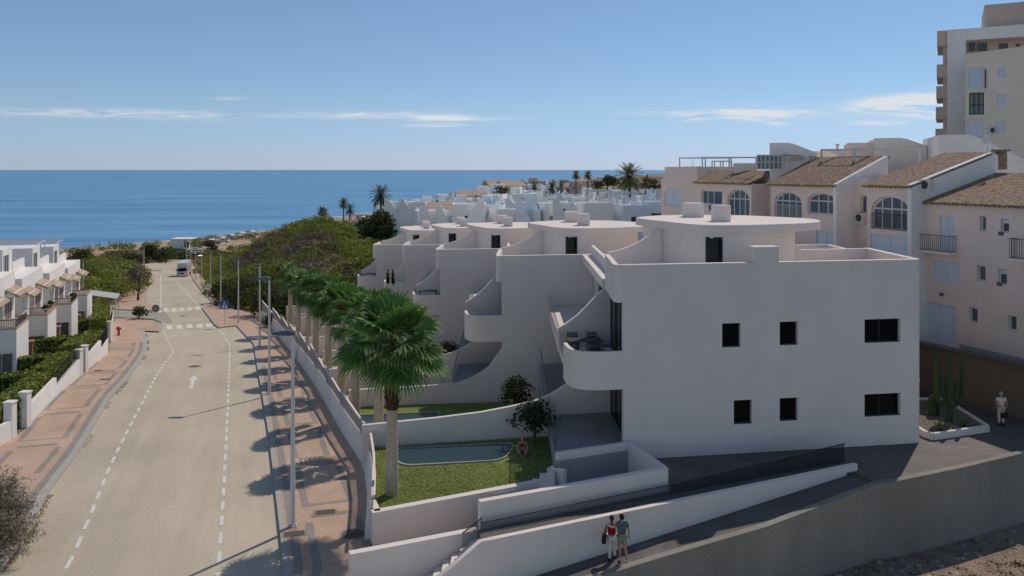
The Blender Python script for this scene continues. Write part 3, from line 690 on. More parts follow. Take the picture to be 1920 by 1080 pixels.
    # ground level fin, sweeping down into the garden wall
    gx = [5.3,4.0,3.0,2.4,1.8,1.2,.64,-.2,-1.5,-3.5,-6.9+ (0 if k==0 else .3)]; gh = [8.9,9.3,10.0,10.4,10.74,10.95,11.08,11.22,11.4,11.55,11.72]
    m = MB(); m.ribbon(sh([(x,fin(x)) for x in gx]), .2, z(14.3), [z(h) for h in gh]); m.build('garden_fin_wall', white, u)
    # roof fin rising to the penthouse
    rx_ = [4.6,5.0,5.4,5.8,6.2,6.6,6.95,7.25]; rh = [4.0,3.93,3.83,3.68,3.49,3.26,3.05,2.88]
    m = MB(); m.ribbon(sh([(x,fin(x)) for x in rx_]), .18, z(5.3), [z(h) for h in rh]); m.build('roof_fin_wall', white, u)
    # penthouse
    xs_ = [p[0] for p in slab]; ys_ = [p[1] for p in slab]; x0, x1 = min(xs_), max(xs_); ym = sum(ys_)/len(ys_)
    body = [(6.78+(x-x0)/(x1-x0)*(14.02-6.78), ym+(y-ym)*(.985 if y < ym else .93)) for x,y in slab]
    m = MB(); m.prism(sh(body), z(5.35), z(2.86)); pb = m.build('penthouse_wall', white, u)
    m = MB(); m.prism(sh(slab), z(2.861), z(2.5)); m.build('penthouse_roof', white, u)
    def bodyline(px0, px1, off):
        seg = sorted([p for p in body if p[1] < ym], key=lambda p: p[0])
        g = lambda X: float(np.interp(X, [p[0] for p in seg], [p[1] for p in seg]))
        return (px0, g(px0)-off), (px1, g(px1)-off)
    dA, dB = bodyline(8.75, 9.48, .035)
    m = MB(); m.ribbon(sh([dA,dB]), .06, z(5.34), z(3.05)); dd_ = m.build('door_frame', blackm, u)
    A = Vector(dA).lerp(Vector(dB),.07); B = Vector(dA).lerp(Vector(dB),.93)
    o2 = Vector((0,-.035)); m = MB(); m.ribbon(sh([tuple(A+o2), tuple(A.lerp(B,.72)+o2)]), .03, z(5.33), z(3.11)); m.build('door_leaf', doorm, dd_)
    m = MB(); m.ribbon(sh([tuple(A.lerp(B,.76)+o2), tuple(B+o2)]), .03, z(5.33), z(3.11)); m.build('side_light', dglass, dd_)
    for (X,Y,w_,hh) in ((9.6,42.3,.9,.74),(10.15,38.75,.74,.78)):
        m = MB(); m.par((X-w_/2+dx,Y-w_/2+dy,z(2.499)),(w_,.05,0),(-.05,w_,0),(0,0,hh)); m.build('chimney', white, u)
    if front:
        X0 = 10.52; q = Vector(f.p(S(X0),0,-.004)); m = MB(); m.prism([(q.x,q.y),(q.x+1.12,q.y+.177),(q.x+1.05,q.y+.85),(q.x-.07,q.y+.68)], z(5.0), z(3.36)); m.build('roof_vent_box', white, u)
        for yy_ in (577.5,714.5):
            X,Y,Z = R(1731.5,yy_,36.3); m = MB(); m.par((18.402,Y,Z-.06),(.10,0,0),(0,.12,0),(0,0,.12)); m.ball((18.47,Y+.06,Z-.09),.05,8,6); m.build('wall_light', signw, u)
    # first floor balcony: slab, curved parapet, glass
    bc = [(4.73,fY(4.73)),(4.1,fY(4.1)),(3.6,fY(3.6)+.01),(3.2,fY(3.2)+.09),(2.88,fY(2.9)+.27),(2.62,fY(2.6)+.55),(2.44,fY(2.4)+.95),(2.33,fY(2.3)+1.5),(2.28,fY(2.3)+2.1)]
    zt_ = [7.68]*len(bc)
    m = MB(); m.ribbon(sh([(4.718,fY(4.718))]+bc[1:]), .17, z(9.28), [z(h) for h in zt_], side=-1); m.build('balcony_parapet', white, u)
    inner_ = [(x+.16,y+.12) for x,y in bc[3:]]
    m = MB(); m.prism(sh([(5.0,fY(5)+.32),(3.5,fY(3.5)+.18)]+[(x+.17,y+.10) for x,y in bc[4:]]+[(2.28,w1(2.3)-.05),(5.0,w1(5)-.05)]), z(9.27), z(8.5)); m.build('balcony_slab', white, u)
    glass_panel('glass_railing', sh([(2.31,fY(2.3)+2.2),(2.29,fin(2.3)-.2)]), z(8.5), z(7.7), u)
    glass_panel('glass_railing', sh([(2.29,fin(2.3)+.2),(2.27,w1(2.3)-.15)]), z(8.5), z(7.7), u)
    # ground floor terrace and its retaining edge
    m = MB(); m.prism(sh([(1.75,32.0 if front else 33.5),(5.3,fY(5.3)+.31 if not front else 33.55),(5.3,fin(5.3)-.12),(1.72,fin(1.7)-.12)]), z(13.8), z(11.7)); m.build('ground_terrace', tilef, u)
    m = MB(); m.prism(sh([(1.72,fin(1.7)+.12),(5.3,fin(5.3)+.12),(5.3,w1(5)-.1),(1.7,w1(1.7)-.1)]), z(14.2), z(12.0)); m.build('ground_terrace', tilef, u)
    glass_panel('glass_railing', sh([(1.78,32.35),(1.75,fin(1.7)-.2)]), z(11.69), z(10.75), u)
    glass_panel('glass_railing', sh([(1.74,fin(1.7)+.2),(1.70,w1(1.7)-1.5)]), z(11.99), z(10.75), u)
    # garden wall of this unit (outer party wall), sweeping down to the pavement
    if k:
        gx = [4.9,4.66,3.9,3.3,2.7,2.1,1.4,.5,-.6,-2.5,-4.45]; gh = [9.0,9.7,10.8,11.2,11.5,11.68,11.76,11.8,11.84,11.86,11.88]
        m = MB(); m.ribbon(sh([(x,fY(x)+.15) for x in gx]), .2, z(14.6), [z(h) for h in gh]); m.build('garden_fin_wall', white, u)
    return u
units = [unit(k) for k in range(5)]
# ---- perimeter garden wall along the pavement with slatted fence on top
def PW(Y): return at_y(WB, Y)+.50      # inner/top line of the perimeter wall
def ptop(Y): # solid wall top
    return zr(Y)+1.15
def garden_h(Y): return hr(Y)-1.0
brk = [29.3, 37.0, 44.8, 51.2, 58.8, 66, 73.5, 80.6, 88, 97]
fencem = mat('fence_slats_grey', (.36,.345,.34), .6, .05, 5, 0, 1, .3)
plabs = ['first','second','third','fourth','fifth','sixth','seventh','eighth','ninth']
for i,(a,b) in enumerate(zip(brk,brk[1:])):
    ys_ = np.arange(a, b, .9).tolist()+[b-.02]
    pts = [(PW(y), y) for y in ys_]
    t = thing('garden_wall', f'{plabs[i]} section of the white wall between pavement and gardens, counted from the camera', 'wall', (pts[0][0],a,zr(a)), 0, 'sections of the curved garden wall')
    e = hr(a)-1.85 if i else 12.05
    m = MB(); m.ribbon(pts, .16, [zr(y)-.8 for y in ys_], [ptop(y) for y in ys_], side=0, batter=.42); m.build('solid_wall', white, t)
    m = MB(); zt_ = [CZ-(hr(a)-1.72)+0*y for y in ys_]
    # fence: thin rails and uprights standing on the wall, top line level within each section (saw-tooth down the street)
    tops = [zr(a)+1.72-(y-a)*.012 for y in ys_]
    n_s = int((b-a)/.16)
    for j in range(n_s):
        y = a+(b-a)*(j+.5)/n_s; x = PW(y); zt2 = zr(a)+1.72-(y-a)*.012
        m.box(x-.02,x+.02,y-.035,y+.035,ptop(y)-.03,zt2)
    m.build('fence_slats', fencem, t, smooth=False)
    m = MB(); m.ribbon(pts, .10, [z_-.04 for z_ in tops], [z_+.03 for z_ in tops]); m.build('coping', white, t)
# lawns, one per garden, behind the wall
grassm = mat('lawn_grass', (.17,.22,.06), .95, .2, 1.2, .9, 45, .1, col2=(.23,.265,.085), fine=.38, big=.15, w2=(.3,.7))
lawn0 = [(PW(29.6)+.1,29.6),(PW(31)+.1,31),(PW(33)+.1,33),(PW(35)+.1,35),(PW(36.4)+.1,36.4),(1.7,fin(1.7)-.12),(1.74,31.9),(-4.9,28.9)]
flat('lawn', lawn0, grassm, 0, zf=lambda y: CZ-12.7)
for k in range(0,5):
    dx,dy,dh = UO[k]
    def lw(y0,y1,h,name='lawn'):
        pts = [(PW(y)+.1,y) for y in np.linspace(y0,y1,5)]+[(1.7+dx,y1+1.2),(1.7+dx,y0+1.2)]
        flat(name, pts, grassm, 0, zf=lambda y: CZ-h)
    lw(36.9+dy,47.7+dy,14.15+dh); 
    if k: lw(32.2+dy, 36.8+dy, 13.9+dh)
# pools
poolcop = mat('pool_coping', (.36,.355,.35), .7, .05, 3, 0, 1, .3); 
def watermat():
    m = bpy.data.materials.new('pool_water'); m.use_nodes = True; N = m.node_tree.nodes; L = m.node_tree.links; b = N['Principled BSDF']; b.inputs['Base Color'].default_value = (.035,.07,.09,1); b.inputs['Roughness'].default_value = .06; b.inputs['Specular IOR Level'].default_value = .3
    n = N.new('ShaderNodeTexNoise'); n.inputs['Scale'].default_value = 5; g = N.new('ShaderNodeNewGeometry'); L.new(g.outputs['Position'], n.inputs['Vector']); bp = N.new('ShaderNodeBump'); bp.inputs['Strength'].default_value = .25; bp.inputs['Distance'].default_value = .03; L.new(n.outputs['Fac'], bp.inputs['Height']); L.new(bp.outputs[0], b.inputs['Normal']); return m
poolw = watermat()
def pool(dx,dy,dh,label):
    c = [Vector(p) for p in ((-4.85,34.15),(-.3,34.85),(.25,37.2),(-5.45,36.35))]; r = .75
    out = []
    for i in range(4):
        p = c[i]; a = (c[i-1]-p).normalized(); b = (c[(i+1)%4]-p).normalized(); rr = r if i in (0,1,2) else .5
        P0 = p+a*rr; P2 = p+b*rr
        for j in range(7):
            t = j/6; out.append(tuple(P0*(1-t)**2+p*2*t*(1-t)+P2*t*t))
    cx = sum(p[0] for p in out)/len(out); cy = sum(p[1] for p in out)/len(out); ins = [(cx+(x-cx)*.972, cy+(y-cy)*.925) for x,y in out]
    z = CZ-12.7-dh; t = thing('swimming_pool', label, 'pool', (cx+dx,cy+dy,z)); n = len(out)
    m = MB(); vs = [(x+dx,y+dy,z+.06) for x,y in out]+[(x+dx,y+dy,z+.06) for x,y in ins]+[(x+dx,y+dy,z-.1) for x,y in out]+[(x+dx,y+dy,z-.3) for x,y in ins]
    m.add(vs, [(i,(i+1)%n,(i+1)%n+n,i+n) for i in range(n)]+[(i,(i+1)%n,(i+1)%n+2*n,i+2*n) for i in range(n)]+[(i+n,(i+1)%n+n,(i+1)%n+3*n,i+3*n) for i in range(n)]); m.build('coping', poolcop, t)
    m = MB(); m.poly([(x+dx,y+dy,z+.012) for x,y in ins]); m.build('water', poolw, t, recalc=False)
pool(0,0,0,'small rounded swimming pool against the white wall on the front lawn')
pool(-4.2,9.4,1.4,'dark strip of pool water in the second garden behind the main palm')
# ================================================================ front walls, ramp, stairs, plaza
D2 = Vector((.909,.417))
def lineY(p, sl): return lambda X: p[1]+sl*(X-p[0])
def P2(px, py, h): return G(px,py,h)[:2]
# F1: garden front wall
a = P2(699,962,12.35); b = P2(1045,897.5,12.35)
t = thing('garden_wall', 'white wall along the front edge of the lawn, below the main palm', 'wall', (a[0],a[1],CZ-13.8))
m = MB(); m.ribbon([a,b], .30, CZ-14.6, CZ-12.35, side=1); m.build('wall', white, t)
# closing piece joining the perimeter wall
m = MB(); m.ribbon([(a[0]+.14,a[1]+.2),(PW(29.9),29.9)], .22, CZ-14.3, CZ-12.35); m.build('corner_pier', white, t)
# F4: patio enclosure (one thing): back kerb, right wall, front wall
A4 = P2(1045,850,11.4); B4 = P2(1177,830.5,11.4); C4 = P2(1253,878,11.4); D4 = P2(901,941,11.4)
t = thing('patio_wall', 'white low wall folding round the sunken patio in front of the nearest house', 'wall', (C4[0],C4[1],CZ-12.3))
m = MB(); m.ribbon([A4,B4], .2, CZ-13.2, CZ-11.4, side=1); m.build('back_wall', white, t)
m = MB(); m.ribbon([(B4[0],B4[1]-.0),(C4[0]-.2,C4[1]+.12)], .2, CZ-12.6, CZ-11.402, side=1); m.build('side_wall', white, t)
m = MB(); m.ribbon([D4,C4], .25, CZ-12.9, CZ-11.404, side=1); m.build('front_wall', white, t)
m = MB(); m.ribbon([(A4[0]-.02,A4[1]-.15),(b[0]-.1,b[1]+.1),(b[0]+.3,b[1]-.25)], .2, CZ-13.2, CZ-11.9); m.build('link_wall', white, t)
tag(flat('patio_floor', [(D4[0]+.2,D4[1]+.3),(C4[0]-.2,C4[1]+.1),(B4[0],B4[1]),(A4[0],A4[1]),(A4[0]-2.4,A4[1]-1.0)], tilef, 0, zf=lambda y: CZ-12.55), kind='structure')
# garden steps
t = thing('garden_steps', 'white steps at the right end of the lawn under the glass rail', 'steps', (1.3,32.2,CZ-12.7))
for i in range(3):
    m = MB(); x0 = 1.72-.30*(i+1); m.box(x0, 1.70, 31.75-.1*i, 32.45-.08*i, CZ-12.75, CZ-12.07-.2*i); m.build('step', white, t)
# plaza (dark paving) level 12.27
F4s = lambda X: C4[1]+.43*(X-C4[0])
F3a = P2(902,1016,12.12); F3b = P2(1608,870,12.0); s3 = (F3b[1]-F3a[1])/(F3b[0]-F3a[0])
f3 = lambda X: F3a[1]+s3*(X-F3a[0])
ga = [(-9,22.0),(-4,24.1),P2(1125,1077,13.25),P2(1237,1037,12.95),P2(1440,982,12.62),P2(1645,907,12.2),P2(1685,902,12.18),P2(1810,875,12.16),P2(1920,847,12.12),(26,36.4),(34,40.2)]
pe = P2(1605,887,12.27); pk = P2(1643,906,12.27)
plaza = [D4[:2] and (D4[0]-.1,D4[1]-.25), (-.95,F3a[1]+.35)]+[(X,f3(X)+.02) for X in (2,6,10,13.5)]+[pe,pk]+[(p[0],p[1]+.02) for p in ga[6:]]+[(34,46),(22,43.6),(19.5,44),(18.3,36.5),(4.5,33.9),(B4[0]+.3,B4[1]+.2),(C4[0]+.05,C4[1])]
flat('plaza', plaza, darkpave, 0, th=.3, zf=lambda y: CZ-12.27)
# lower path running down to the left
def zpath(X, Y=0): return CZ-(12.33+max(0,(14.0-X))*.098)
m = MB(); q = []
for X in np.linspace(-9,14.9,40):
    ylo = float(np.interp(X,[p[0] for p in ga],[p[1] for p in ga]))+.1; yhi = f3(X)+.1
    q.append(((X,ylo,zpath(X)),(X,yhi,zpath(X))))
for u_,v_ in zip(q,q[1:]): m.add([u_[0],v_[0],v_[1],u_[1]],[(0,1,2,3)])
tag(m.build('path', darkpave, local=True), kind='structure')
# F3 ramp wall
t = thing('ramp_wall', 'long white wall beside the sloping path, with the couple walking in front', 'wall', (F3a[0],F3a[1],CZ-13.6))
xs_ = np.linspace(F3a[0],F3b[0],24); xl_ = [-4.2,-3.4,-2.6,-1.8]
stairdrop = lambda X: CZ-12.26-max(0,(F3a[0]-.1-X))*.60
pts = [(X,f3(X)) for X in xl_]+[(X,f3(X)) for X in xs_]; zt_ = [stairdrop(X) for X in xl_]+[CZ-12.12+.12*(X-F3a[0])/(F3b[0]-F3a[0]) for X in xs_]
m = MB(); m.ribbon(pts, .2, [zpath(p[0])-.5 for p in pts], zt_, side=1); m.build('wall', white, t)
# F2 stair flank wall + stairs
f2a = P2(657,1041,12.4); f2b = P2(897,993,12.36)
t = thing('stair_wall', 'white flank wall of the outdoor stairs in the bottom foreground', 'wall', (f2a[0],f2a[1],CZ-14.2))
m = MB(); m.ribbon([f2a,f2b], .28, CZ-15.2, CZ-12.38, side=1); m.build('wall', white, t)
t = thing('stairs', 'white outdoor stairs climbing between the two white walls to the ramp', 'stairs', (-2.2,26.2,CZ-14.2), 0)
for i in range(9):
    X = F3a[0]+.10-.28*(i+1); m = MB(); z1 = CZ-12.30-.168*(i+1)
    y0 = f3(X)+.21; y1 = f2a[1]+(X-f2a[0])*(f2b[1]-f2a[1])/(f2b[0]-f2a[0])-.02
    m.prism([(X,y0),(X+.28+(.0),y0+.117),(X+.28,y1+.06),(X,y1-.06)], CZ-15, z1); m.build('step', white, t)
glass_panel('glass_railing', [(F3a[0]-.65, f3(F3a[0]-.65)+.93),(F3a[0]+.0, f3(F3a[0])+.95)], [CZ-12.6,CZ-12.3],[CZ-12.15,CZ-11.75], t)
# glass balustrade on the uphill side of the ramp
r0 = P2(903,981,11.55); r1 = P2(1253,910,11.55); r2 = P2(1605,843.5,11.55)
r0 = (D4[0]+.02,D4[1]-.35); r1 = (C4[0]+.05,C4[1]-.3); r2 = (13.95,F3b[1]+.95)
t = thing('glass_balustrade', 'long smoked glass balustrade with dark handrail along the upper side of the ramp', 'railing', (r1[0],r1[1],CZ-12.27))
glass_panel('glass_panel', [r0,r1], CZ-12.26, [CZ-11.98,CZ-11.92], t, m=railglass)
glass_panel('glass_panel', [r1,r2], CZ-12.26, [CZ-11.92,CZ-11.5], t, m=rampglass)
# concrete retaining wall, foreground
t = thing('retaining_wall', 'tall stained grey concrete retaining wall along the bottom right, above bare soil', 'wall', (14,30.8,CZ-15.2))
zt_ = [zpath(p[0])+.10 if p[0] < 14.4 else CZ-12.17 for p in ga]
m = MB(); m.ribbon(ga, .28, CZ-16, zt_, side=1); m.build('wall', conc, t)
# brown wall under the apartments
BW = [(20.2,47.8),(22.5,43.75),(24.5,40.7),(27,37.2),(30,33)]
brownm = mat('brown_stained_wall', (.155,.118,.085), .9, .15, .35, .3, 8, .1, big=.2, fine=.08, stretch=(1,1,.6))
t = thing('retaining_wall', 'brown rendered wall behind the cactus bed, below the apartments', 'wall', (22.5,43.6,CZ-12.3))
m = MB(); m.ribbon(BW, .3, CZ-12.5, [CZ-9.25,CZ-9.4,CZ-9.5,CZ-9.65,CZ-9.8], side=-1); m.build('wall', brownm, t)
m = MB(); m.ribbon([(p[0]-.15,p[1]-.1) for p in BW], .5, [CZ-9.26,CZ-9.41,CZ-9.51,CZ-9.66,CZ-9.81], [CZ-9.18,CZ-9.33,CZ-9.43,CZ-9.58,CZ-9.73], side=-1); m.build('coping', mat('dark_coping',(.10,.10,.105),.8), t)
# planter bed with cacti
c1 = P2(1750,812,11.95); c2 = P2(1852,797,11.95); c3 = P2(1748,745,11.95); c4 = P2(1735,742,11.95)
pl_ = [c1, c2, (c3[0]+.6,c3[1]), (18.9,c3[1]-.3), (18.9,c1[1]+.35)]
t = thing('planter', 'white kerbed planting bed at the corner of the white house, full of cacti', 'planter', (20,37,CZ-12.27))
m = MB(); m.ribbon(pl_+[pl_[0]], .14, CZ-12.26, CZ-11.95); m.build('kerb', white, t)
m = MB(); m.poly([(x,y,CZ-12.05) for x,y in pl_]); m.build('gravel', mat('bed_gravel',(.16,.14,.12),.95,.3,6,.6,25,.1,fine=.4), t, recalc=False)
# ================================================================ vegetation
rng = np.random.default_rng(11)
def cards(C, Nrm, size, aspect=1.0, jit=.6):
    """one small quad per centre, facing roughly along Nrm"""
    n = len(C); Nn = Nrm+rng.normal(0,jit,(n,3)); Nn /= np.linalg.norm(Nn,axis=1,keepdims=True)+1e-9
    r = rng.normal(size=(n,3)); u = np.cross(Nn, r); u /= np.linalg.norm(u,axis=1,keepdims=True)+1e-9; v = np.cross(Nn,u)
    s = (size*rng.uniform(.6,1.3,n))[:,None] if np.ndim(size) == 0 else (size*rng.uniform(.6,1.3,n))[:,None]
    V = np.stack([C-u*s-v*s*aspect*.3, C+u*s*.2-v*s*aspect, C+u*s+v*s*aspect*.3, C-u*s*.2+v*s*aspect],1).reshape(-1,3)
    return V, np.arange(4*n).reshape(n,4)
def clump_points(c, rad, n, flat=.75):
    d = rng.normal(size=(n,3)); d[:,2] = np.abs(d[:,2])*1.0-.25; d /= np.linalg.norm(d,axis=1,keepdims=True)
    lump = 1+.22*np.sin(d[:,0]*5+c[0])*np.cos(d[:,1]*6+c[1])+.12*np.sin(d[:,2]*9+c[0]*2)
    r = rad*lump*rng.uniform(.55,1.05,n)**.45
    P = np.array(c)+d*r[:,None]*np.array([1,1,flat]); return P, d
def scrub(name, cl, size, mt, per=70, label=None, cat=None, kind='stuff', tag_it=True):
    Vs=[];Fs=[];Cs=[];k=0
    for (c,rad,col) in cl:
        n = int(per*max(.5,rad**1.3)/1.6); P,d = clump_points(c,rad,n); V,Fq = cards(P,d,size); Vs.append(V); Fs.append(Fq+k); k += len(V)
        cc = np.array(col)*rng.uniform(.6,1.35,(n,1)); Cs.append(np.repeat(cc,4,0))
    V = np.concatenate(Vs); o = npmesh(name, V, np.concatenate(Fs), mt, np.clip(np.concatenate(Cs),0,1)); 
    if tag_it: tag(o, label, cat, kind=kind)
    return o
leafm = mat('leaf_mixed', (1,1,1), .75, .15, 3, 0, 1, .15, attr=True, trans=.3)
GREENS = [(.26,.31,.055),(.20,.26,.048),(.31,.34,.065),(.17,.215,.05),(.27,.27,.075)]; OLIVE = [(.25,.23,.095),(.17,.14,.075),(.21,.17,.10)]; TWIG = [(.22,.175,.15),(.19,.16,.145),(.25,.195,.165),(.17,.135,.12)]
def pick(p): return random.choice(GREENS if p > .38 else (OLIVE if p > .25 else TWIG))
# hillside scrub, right of the road
cl = []
Y = 108.0
while Y < 262:
    X = rx(Y)+1.5 if Y > 112 else rx(Y)+1
    xe = min(rx(Y)+90, -6-.0*Y) if Y < 150 else min(rx(Y)+80, -12)
    while X < xe:
        x = X+random.uniform(-.9,.9); y = Y+random.uniform(-1,1); v = vnoise(x*.55+9,y*.4)*.5+.5+random.uniform(-.25,.25)
        dedge = x-rx(y)
        if dedge > .8 and not (Y > 235 and x > -60):
            tw = .5+.5*math.sin(x*.11+y*.05+2.2); p = v*.75+.45*tw
            rad = random.choice((random.uniform(.7,1.3),random.uniform(1.1,1.9),random.uniform(1.6,2.5)))*(1 if v > .3 else .75)
            cl.append(((x,y,hT(x,y)+.12*rad), rad, pick(p)))
        X += random.uniform(2.0,3.2)*(1+.25*(Y>180))
    Y += 2.3
scrub('hillside_scrub', cl, .17, leafm, 125, 'dense green and brown scrub covering the hillside right of the road', 'scrub')
# dark trees at the foot of the hill by the pavement
cl = []
for i in range(46):
    y = random.uniform(98,122); x = rx(y)+random.uniform(1.6,13); cl.append(((x,y,hT(x,y)+random.uniform(.6,2.6)), random.uniform(1.6,2.6), random.choice([(.05,.075,.02),(.07,.09,.028),(.09,.085,.05),(.10,.12,.03)])))
scrub('roadside_thicket', cl, .16, leafm, 170, 'dark thicket at the foot of the hill behind the blue crossing sign', 'thicket')
# wood left of the road
cl = []
for Yv in np.arange(104,222,2.6):
    x0 = lx(Yv)-2.5-(1.5 if Yv < 125 else 0); 
    for Xv in np.arange(x0, x0-70-(Yv-104)*.35, -2.7):
        x = Xv+random.uniform(-1,1); y = Yv+random.uniform(-1,1)
        v = vnoise(x*.6+3,y*.5+1)*.5+.5
        h_ = 2.6+1.2*v if Yv < 180 else 1.5
        cl.append(((x,y,hT(x,y)+h_*random.uniform(.55,1.0)-.6), random.uniform(1.6,2.6), pick(.35+.55*v+random.uniform(-.15,.2)) if random.random() < .85 else random.choice(OLIVE)))
scrub('coastal_wood', cl, .17, leafm, 120, 'low dense green wood between the left pavement and the beach', 'wood')
cl = []
for i in range(420):
    x = random.uniform(-150,-62); y = random.uniform(258,400)
    if shore(x)-y < 38 or (-112 < x < -100 and y < 300) or vnoise(x*.5,y*.35) < -.25: continue
    cl.append(((x,y,hT(x,y)+.3), random.uniform(1.2,2.6), random.choice([(.24,.24,.11),(.19,.22,.07),(.26,.22,.15),(.15,.18,.05)])))
for i in range(330):
    y = random.uniform(222,262); x = random.uniform(-128,-58) if y > 232 else random.choice((random.uniform(-130,-97),random.uniform(-84,-62)))
    cl.append(((x,y,hT(x,y)+.3), random.uniform(.9,2.0), random.choice([(.19,.18,.09),(.15,.17,.05),(.20,.17,.12),(.12,.14,.04)])))
scrub('beach_scrub', cl, .2, leafm, 70, 'low grey green beach scrub beyond the end of the road', 'scrub')
# individually visible trees by the beach end of the road
def bush_tree(px, py, Y, hgt, rad, label, cols, n=9, per=110, size=.22, name='tree', trunk=True, cat='tree', group=None, sq=1.0):
    X,_,Z = R(px,py,Y); t = thing(name, label, cat, (X,Y,Z), 0, group)
    cl = []
    for i in range(n):
        a = random.uniform(0,2*math.pi); r = rad*random.uniform(0,.62)
        cl.append(((r*math.cos(a), r*math.sin(a), hgt-rad*sq*random.uniform(.35,1.25)), rad*random.uniform(.38,.62), random.choice(cols)))
    o = scrub('crown', cl, size, leafm, per, tag_it=False); o.parent = t
    if trunk:
        m = MB(); b = (random.uniform(-.1,.1)*hgt*.4, random.uniform(-.1,.1)*hgt*.4)
        m.tube([(0,0,-.1),(b[0]*.4,b[1]*.4,hgt*.3),(b[0],b[1],hgt*.72)], [.05*hgt*.6+.02,.035*hgt*.6+.02,.02*hgt*.5+.01], 7)
        for i in range(4):
            a = i*1.7; m.tube([(b[0]*.5,b[1]*.5,hgt*.35),(b[0]*.5+rad*.5*math.cos(a),b[1]*.5+rad*.5*math.sin(a),hgt*.75)], [.02*hgt*.5+.012,.012], 5)
        m.build('trunk', barkm, t, local=True)
    return t
barkm = mat('bark_grey', (.13,.105,.085), .9, .25, 6, .4, 30, .1)
for a in [(278,495,222,5.2,2.6,'dark round tree beside the far left street lamp by the beach',[(.05,.06,.025)]),(310,500,228,5.6,3.8,'green tree at the end of the road before the beach',[(.09,.12,.03),(.10,.11,.05)]),
          (345,500,236,6,3.9,'pale olive tree behind the camper van near the kiosk',[(.15,.15,.07),(.13,.14,.06)]),(150,500,215,5.2,4.2,'olive green tree at the beach edge behind the white houses',[(.12,.12,.05),(.09,.11,.03)]),
          (245,500,222,4.2,3.4,'low olive bush in front of the beach sand',[(.12,.13,.045)]),(395,470,262,3.5,3.0,'grey green shrub beside the parked cars near the beach',[(.12,.11,.07)])]:
    bush_tree(*a)
bush_tree(258,578,124,7.0,2.3,'nearly leafless small tree with purple grey twigs on the left pavement',[(.16,.125,.12),(.14,.115,.115)], n=12, per=60, size=.13)
bush_tree(258,621,97,3.6,1.15,'young green bush at the corner of the left pavement near the hydrant',[(.10,.12,.04),(.09,.10,.04)], n=9, per=120, size=.12, trunk=True, name='bush', cat='bush', sq=1.3)
bush_tree(713,482,128,7.6,3.6,'round dark evergreen tree just left of the last white house roof',[(.04,.055,.022),(.05,.07,.025)], n=12, per=150)
# feathery tamarisk at the bottom left
tamc = [(.34,.30,.23),(.27,.25,.17),(.40,.35,.27),(.22,.21,.14)]
tx,ty,tz = R(-62,1090,27.5); t = thing('tree', 'feathery grey green tamarisk at the left bottom corner, over the garden wall', 'tree', (tx,ty,tz))
Vs=[];Fs=[];Cs=[];k=0
mtr = MB(); mtr.tube([(0,0,-1.2),(.2,.2,1.2),(.5,.3,2.4)], [.16,.12,.07], 8)
for i in range(190):
    a = random.uniform(0,2*math.pi); el = random.uniform(-.15,1.2); L_ = random.uniform(1.2,2.35)
    d = np.array([math.cos(a)*math.cos(el), math.sin(a)*math.cos(el), math.sin(el)]); base = np.array([.4,.25,1.5])+d*.3; tip = base+d*L_*np.array([.62,.8,1.15]); tip[2] -= .25*L_
    if i % 5 == 0: mtr.tube([base, (base+tip)/2+np.array([0,0,.12]), tip], [.03,.018,.006], 5)
    n = 150; u = rng.uniform(.25,1,n)[:,None]; P = base*(1-u)+tip*u+rng.normal(0,.13,(n,3)); P[:,2] += (.35*u[:,0]*(1-u[:,0]))
    V,Fq = cards(P, np.tile(d,(n,1)), .015, 5.0, 1.0); Vs.append(V); Fs.append(Fq+k); k += len(V); Cs.append(np.repeat(np.array(random.choice(tamc))*rng.uniform(.55,1.3,(n,1)),4,0))
o = npmesh('crown', np.concatenate(Vs), np.concatenate(Fs), leafm, np.clip(np.concatenate(Cs),0,1)); o.parent = t
mtr.build('trunk', barkm, t, local=True)
